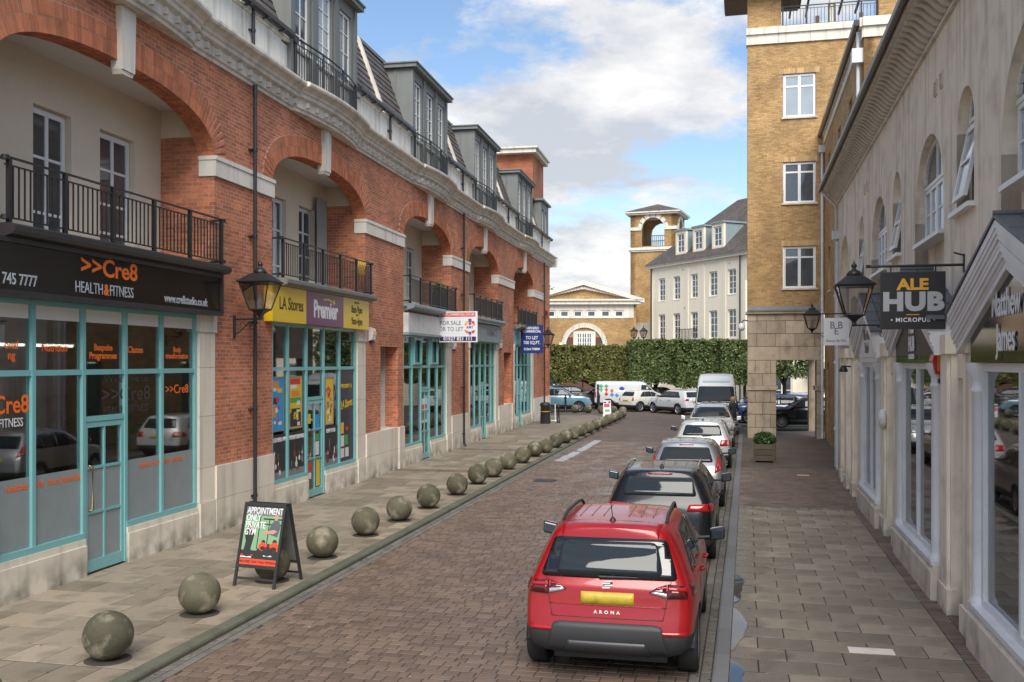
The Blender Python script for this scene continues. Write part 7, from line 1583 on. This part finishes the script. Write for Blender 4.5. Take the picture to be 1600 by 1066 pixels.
# --- silver hatchback with tall tail lamps
S = hatch(3.97, 1.73, 1.47, (-1.22, 1.26), .31, sh=.93, hood=.97, wheel='multi', mirror_black=True, handles=((-.5, .86), (.38, .84)), rear=[(.2, .12), (.35, 0), (.6, .02), (.85, .10), (.95, .16), (1.05, .26), (1.36, .52), (1.47, .60)])
S = std_patches(S, rearglass=[(-.60, 1.03), (.60, 1.03), (.50, 1.34), (-.50, 1.34)], rear_lamps=[[(.62, .80), (.78, .88), (.73, 1.16), (.66, 1.05)]])
S['patches'] += [('tail_lamp', [(-1.80, .85), (-1.48, 1.0), (-1.42, 1.17), (-1.62, 1.12)], 'y', 0, .012, .03, 'red_lamp', 'B', .03), ('brake_light', [(-.16, 1.385), (.16, 1.385), (.16, 1.40), (-.16, 1.40)], 'x', -1, .01, .01, 'red_lamp', '', 0)]
car('silver_hatchback', 'silver hatchback with tall red tail lamps, third in the parked row', 'car', S, parked(21.9, 1.0, 3.97), HD, pt_silver, 'cars parked along the right kerb')
# --- white hatchback
S = hatch(4.32, 1.77, 1.46, (-1.30, 1.39), .315, sh=.92, hood=.97, wheel='ten', mirror_black=True, handles=((-.45, .86), (.42, .84)), wiper=((.0, 1.02), (-.3, 1.02)), aerial=(-1.3, .05))
S = std_patches(S, rear_lamps=[[(.52, .72), (.80, .73), (.80, .90), (.54, .90)]])
S['patches'] += [('brake_light', [(-.16, 1.355), (.16, 1.355), (.16, 1.37), (-.16, 1.37)], 'x', -1, .01, .01, 'red_lamp', '', 0), ('tail_lamp', [(-1.98, .73), (-1.78, .74), (-1.80, .89), (-1.95, .9)], 'y', 0, .012, .03, 'red_lamp', 'B', .03)]
car('white_hatchback', 'white hatchback with square red tail lamps, fourth in the parked row', 'car', S, parked(30.0, 1.0, 4.32), HD, pt_pale, 'cars parked along the right kerb')
# --- small SUV facing the camera
S = hatch(4.30, 1.82, 1.62, (-1.32, 1.35), .33, sh=.98, cladm=M['plastic'], clad=.45, hood=1.06, wheel='five', rails=(-1.3, .5, .58, 'chrome'), handles=((-.45, .93), (.42, .91)))
S = std_patches(S, head=[[(.50, .76), (.80, .78), (.80, .98), (.56, .96)]])
c = parked(36.4, 1.0, 4.3); car('pale_crossover', 'pale silver crossover facing the camera, in front of the white van', 'car', S, c, HD+pi, pt_pale, 'cars parked along the right kerb')
# --- vans
def van_spec(L, W, H, ax, nose=.55, hood=1.25):
    S = dict(L=L, W=W, H=H, ax=ax, rw=.34, ra=.40, zb=.25, clad=.45, cladm=M['plastic'], mirror=(L/2-nose-.75, 1.45), xr=[(.2, .08), (.4, 0), (H*.6, .02), (H, .10)], xf=[(.2, .12), (.4, 0), (.75, .04), (1.0, .10), (hood, .2), (H, .2)], tum=.10, wheel='multi',
        sh=[(0, 1.30), (.7, 1.30), (.86, 1.22), (1, hood-.22)], st=[(0, H-.05, 1), (.02, H, 1), (.1, H, 1), (.4, H, 1), (.66, H, 1), (.72, H-.04, 1), (.80, (H+hood)/2+.08, 1), (.875, hood+.08, 0), (.93, hood-.02, 0), (.98, hood-.15, 0), (1, hood-.28, 0)], plan=[(0, .96), (.02, .985), (.08, 1), (.8, 1), (.9, .97), (.97, .9), (1, .78)])
    S['half'] = (L/2, W/2, H); return S
S = van_spec(6.3, 2.02, 2.72, (-1.9, 1.95), hood=1.30)
xw = 3.15
S['patches'] = [('windscreen', [(-.86, 1.42), (.86, 1.42), (.78, 2.15), (-.78, 2.15)], 'x', 1, .01, .02, 'carglass', '', .08), ('headlamp', [(.66, .85), (.92, .9), (.88, 1.2), (.72, 1.1)], 'x', 1, .012, .03, 'clear_lamp', 'M', .03), ('grille', [(-.5, .55), (.5, .55), (.45, .95), (-.45, .95)], 'x', 1, .01, .02, 'plastic', '', .04),
    ('front_plate', [(-.26, .4), (.26, .4), (.26, .5), (-.26, .5)], 'x', 1, .02, .02, 'plate_white', '', 0), ('side_window', [(1.15, 1.38), (2.2, 1.40), (1.75, 2.1), (1.15, 2.12)], 'y', 0, .01, .02, 'carglass', 'B', .05), ('lettering_band', [(-.62, 2.32), (.62, 2.32), (.60, 2.40), (-.60, 2.40)], 'x', 1, .004, .004, 'van_print', '', .02), ('door_seam', [(1.1, .5), (1.11, .5), (1.11, 2.3), (1.1, 2.3)], 'y', 0, .002, .004, 'plastic', 'B', 0)]
flat('van_print', (.30, .46, .58))
van, bvh = car('white_van', 'tall white panel van facing the camera, last in the parked row', 'van', S, (kR(44.5)-1.15+cos(HD)*3.15, 44.0+3.1), HD+pi, pt_white, None)
m = MB(); m.tube([(3.0-.35, -.55, 1.43), (2.55, .1, 1.55)], .012, 5); m.tube([(2.72, .62, 1.42), (2.60, -.0, 1.50)], .012, 5); m.build('windscreen_wiper', M['plastic'], van)
S = van_spec(4.9, 1.92, 1.97, (-1.45, 1.55), hood=1.2); S['wheel'] = 'five'
dmd = []
S['patches'] = [('side_window', [(.75, 1.22), (1.75, 1.22), (1.20, 1.72), (.78, 1.74)], 'y', 0, .01, .02, 'carglass', 'B', .05), ('windscreen', [(-.8, 1.28), (.8, 1.28), (.72, 1.75), (-.72, 1.75)], 'x', 1, .01, .02, 'carglass', '', .06), ('rear_window', [(.1, 1.2), (.7, 1.2), (.66, 1.7), (.1, 1.7)], 'x', -1, .01, .02, 'carglass', 'M', .04),
    ('tail_lamp', [(.82, .85), (.93, .85), (.92, 1.45), (.84, 1.45)], 'x', -1, .012, .03, 'red_lamp', 'M', .02), ('tail_lamp', [(-2.42, .85), (-2.3, .85), (-2.3, 1.45), (-2.40, 1.45)], 'y', 0, .012, .03, 'red_lamp', 'B', .02), ('sliding_door_seam', [(-.35, .5), (-.34, .5), (-.34, 1.75), (-.35, 1.75)], 'y', 0, .002, .004, 'plastic', 'B', 0), ('door_seam', [(.66, .5), (.67, .5), (.67, 1.8), (.66, 1.8)], 'y', 0, .002, .004, 'plastic', 'B', 0), ('number_plate', [(-.26, .6), (.26, .6), (.26, .71), (-.26, .71)], 'x', -1, .012, .02, 'plate', '', .0)]
flat('diamond_green', (.04, .38, .10)); flat('diamond_red', (.65, .03, .03)); flat('diamond_blue', (.04, .30, .55)); flat('roundel_blue', (.02, .05, .28))
for (x, z, c_) in ((-1.95, 1.62, 'diamond_green'), (-1.60, 1.62, 'diamond_green'), (-1.95, 1.36, 'diamond_green'), (-1.60, 1.36, 'diamond_red'), (-1.22, 1.30, 'diamond_red'), (-1.60, 1.08, 'diamond_red'), (-1.22, 1.04, 'diamond_blue'), (-.88, 1.0, 'diamond_blue')): S['patches'].append(('printed_diamond', [(x-.15, z), (x, z-.15), (x+.15, z), (x, z+.15)], 'y', 0, .006, .004, c_, 'B', .0))
S['patches'].append(('printed_roundel', [(-.55+.17*cos(i*pi/8), 1.45+.14*sin(i*pi/8)) for i in range(16)], 'y', 0, .006, .004, 'roundel_blue', 'B', 0)); S['patches'].append(('rear_side_trim', [(-2.25, .5), (-2.08, .5), (-2.08, 1.75), (-2.25, 1.75)], 'y', 0, .005, .004, 'plastic', 'B', 0))
def placeY(pxx, Y): return ((pxx-800)/F*Y, Y)
car('white_van', 'white panel van with green, red and blue diamonds on its side', 'van', S, placeY(984, 68.5), radians(-6), pt_white)
# --- cars on the plaza
G2 = 'cars around the plaza'
def spec(**k):
    k.setdefault('sub', 2); h_ = k.pop('rear_lamps', None); return std_patches(hatch(**k), rear_lamps=h_)
SU = spec(L=4.17, W=1.78, H=1.60, sh=1.0, hood=1.08, cladm=M['plastic'], clad=.42, wheel='ten', ax=(-1.27, 1.23), rw=.335)
car('blue_suv', 'light blue SUV seen side on at the corner of the terrace', 'car', SU, placeY(876, 66), radians(-4), pt_blue, G2)
car('white_car', 'white car mostly hidden behind the light blue SUV', 'car', spec(L=4.4, H=1.62, sh=1.0, hood=1.08), placeY(858, 70), radians(-4), pt_white, G2)
S = van_spec(5.5, 2.0, 2.4, (-1.7, 1.8), hood=1.25); S['patches'] = [('windscreen', [(-.86, 1.42), (.86, 1.42), (.78, 2.05), (-.78, 2.05)], 'x', 1, .01, .02, 'carglass', '', .08), ('side_window', [(1.0, 1.38), (1.95, 1.40), (1.5, 2.0), (1.0, 2.02)], 'y', 0, .01, .02, 'carglass', 'B', .05)]
car('white_van', 'white van cut off by the corner of the brick terrace', 'van', S, placeY(846, 78), radians(-22), pt_white)
car('dark_estate', 'dark estate car behind the light blue SUV', 'car', spec(L=4.7, H=1.5, sh=.95, hood=1.0), placeY(898, 76), radians(-8), pt_black, G2)
car('grey_suv', 'grey SUV with its wheel showing left of the diamond van', 'car', spec(L=4.4, W=1.85, H=1.62, sh=1.0, hood=1.08, cladm=M['plastic']), placeY(936, 71.5), radians(186), pt_grey, G2)
car('cream_small_car', 'small cream and red car beside the double lamp post', 'car', spec(L=3.8, W=1.7, H=1.42, sh=.92, hood=.98, rear_lamps=[[(.58, .72), (.76, .74), (.76, .95), (.60, .93)]]), placeY(1010, 66.5), radians(35), pt_cream, G2)
car('black_hatchback', 'black hatchback with a red tail lamp left of the white SUV', 'car', spec(L=4.2, H=1.55, sh=.98, hood=1.02, rear_lamps=[[(.3, .88), (.84, .86), (.84, 1.0), (.3, .98)]]), placeY(1031, 69.5), radians(40), pt_black, G2)
car('white_suv', 'white SUV driving away past the row of clipped trees', 'car', spec(L=4.25, W=1.8, H=1.53, sh=.98, hood=1.02, handlem='chrome', handles=((-.5, .88), (.4, .86)), rear_lamps=[[(.52, .86), (.84, .86), (.83, 1.0), (.55, 1.0)]]), placeY(1056, 63.0), radians(118), pt_white, G2)
car('black_small_car', 'small black car seen through the stone passage', 'car', spec(L=3.9, W=1.72, H=1.52, sh=.95, hood=1.0, wheel='multi', ax=(-1.2, 1.22), rw=.32), placeY(1258, 49.4), radians(180-9), pt_black, G2)
car('silver_estate', 'silver car behind the small black car in the stone passage', 'car', spec(L=4.5, H=1.6, sh=1.0, hood=1.05), placeY(1240, 55), radians(170), pt_pale, G2)
car('blue_car', 'dark blue car with a glass roof at the back of the stone passage', 'car', spec(L=4.4, H=1.55), placeY(1205, 53.5), radians(172), pt_dblue, G2)
car('blue_car', 'dark blue car between the white van and the stone pillar', 'car', spec(L=4.3, H=1.5), placeY(1182, 56), radians(175), pt_dblue, G2)
# --------------------------------------------------------------- person beside the crossover
def person(label, loc, an):
    o = thing('person', label, 'person', (*loc, 0), an)
    J = dict(pel=(0, 0, .93), sp=(0, .02, 1.12), ch=(0, .03, 1.32), nk=(0, .02, 1.46), hd=(0, -.03, 1.58), ht=(0, -.03, 1.68), ls=(.17, .03, 1.38), le=(.24, .02, 1.12), lw=(.20, -.16, .98), lh=(.19, -.22, .96), rs=(-.17, .03, 1.38), re=(-.25, .0, 1.12), rw=(-.16, -.2, 1.05), rh=(-.14, -.26, 1.05), lhp=(.09, 0, .90), lk=(.10, -.03, .49), la=(.10, .03, .08), lt=(.11, -.14, .03), rhp=(-.09, 0, .90), rk=(-.10, .0, .49), ra=(-.11, .06, .08), rt=(-.12, -.11, .03))
    Rr = dict(pel=.145, sp=.125, ch=.15, nk=.055, hd=.085, ht=.07, ls=.07, le=.048, lw=.033, lh=.035, rs=.07, re=.048, rw=.033, rh=.035, lhp=.095, lk=.06, la=.042, lt=.035, rhp=.095, rk=.06, ra=.042, rt=.035)
    E = [('pel', 'sp'), ('sp', 'ch'), ('ch', 'nk'), ('nk', 'hd'), ('hd', 'ht'), ('ch', 'ls'), ('ls', 'le'), ('le', 'lw'), ('lw', 'lh'), ('ch', 'rs'), ('rs', 're'), ('re', 'rw'), ('rw', 'rh'), ('pel', 'lhp'), ('lhp', 'lk'), ('lk', 'la'), ('la', 'lt'), ('pel', 'rhp'), ('rhp', 'rk'), ('rk', 'ra'), ('ra', 'rt')]
    # fingers
    for h_, s in (('lh', 1), ('rh', -1)):
        b = Vector(J[h_])
        for i in range(5):
            n1_, n2_ = f'{h_}f{i}', f'{h_}g{i}'; J[n1_] = tuple(b+Vector((s*(.028-.016*i) if i < 4 else -s*.03, -.045 if i < 4 else -.01, -.01))); J[n2_] = tuple(Vector(J[n1_])+Vector((0, -.03, -.03))); Rr[n1_] = .010; Rr[n2_] = .008; E += [(h_, n1_), (n1_, n2_)]
    keys = list(J); me = bpy.data.meshes.new('b'); me.from_pydata([J[k] for k in keys], [(keys.index(a), keys.index(b)) for a, b in E], []); ob = bpy.data.objects.new('b', me); COL.objects.link(ob)
    sk = ob.modifiers.new('s', 'SKIN'); 
    lay = me.skin_vertices[0] if me.skin_vertices else None
    if lay is None:
        bm = bmesh.new(); bm.from_mesh(me); bm.verts.layers.skin.verify(); bm.to_mesh(me); bm.free(); lay = me.skin_vertices[0]
    for i, k in enumerate(keys): lay.data[i].radius = (Rr[k], Rr[k]); lay.data[i].use_root = (k == 'pel')
    ss = ob.modifiers.new('u', 'SUBSURF'); ss.levels = 2; dg = bpy.context.evaluated_depsgraph_get(); res = bpy.data.meshes.new_from_object(ob.evaluated_get(dg), depsgraph=dg); bpy.data.objects.remove(ob)
    for mm in (flat('dark_coat', (.02, .022, .03), .85), flat('dark_trousers', (.03, .035, .05), .85), flat('skin', (.5, .30, .22), .55), flat('shoe', (.02, .02, .02), .5)): res.materials.append(mm)
    for p in res.polygons:
        c = p.center; p.use_smooth = True; p.material_index = 2 if (c.z > 1.49 or (c.y < -.18 and .85 < c.z < 1.15)) else 0 if c.z > .82 else 3 if c.z < .09 else 1
    x = bpy.data.objects.new('body', res); COL.objects.link(x); x.parent = o
    m = MB(); m.smooth = True; V = []; n_ = 14
    for i in range(9):
        t = pi*i/8*.80; r_ = .118*sin(t)+.004; z = 1.60+.13*cos(t)
        V += [(r_*cos(2*pi*k/n_), -.015+r_*1.05*sin(2*pi*k/n_), z) for k in range(n_)]
    m.add(V, [(i*n_+k, i*n_+(k+1) % n_, (i+1)*n_+(k+1) % n_, (i+1)*n_+k) for i in range(8) for k in range(n_) if not (i > 3 and 2*pi*k/n_ > pi+.5 and 2*pi*k/n_ < 2*pi-.6)]); m.build('hair', flat('fair_hair', (.30, .19, .10), .8), o)
    m = MB(); [m.lathe([(.002, 1.585), (.010, 1.595), (.002, 1.605)], (q, -.115), 6) for q in (-.032, .032)]; m.build('eyes', M['gloss_black'], o)
person('fair haired person in a dark coat beside the white van', (kR(42.5)-.02-.2, 42.6), radians(200))
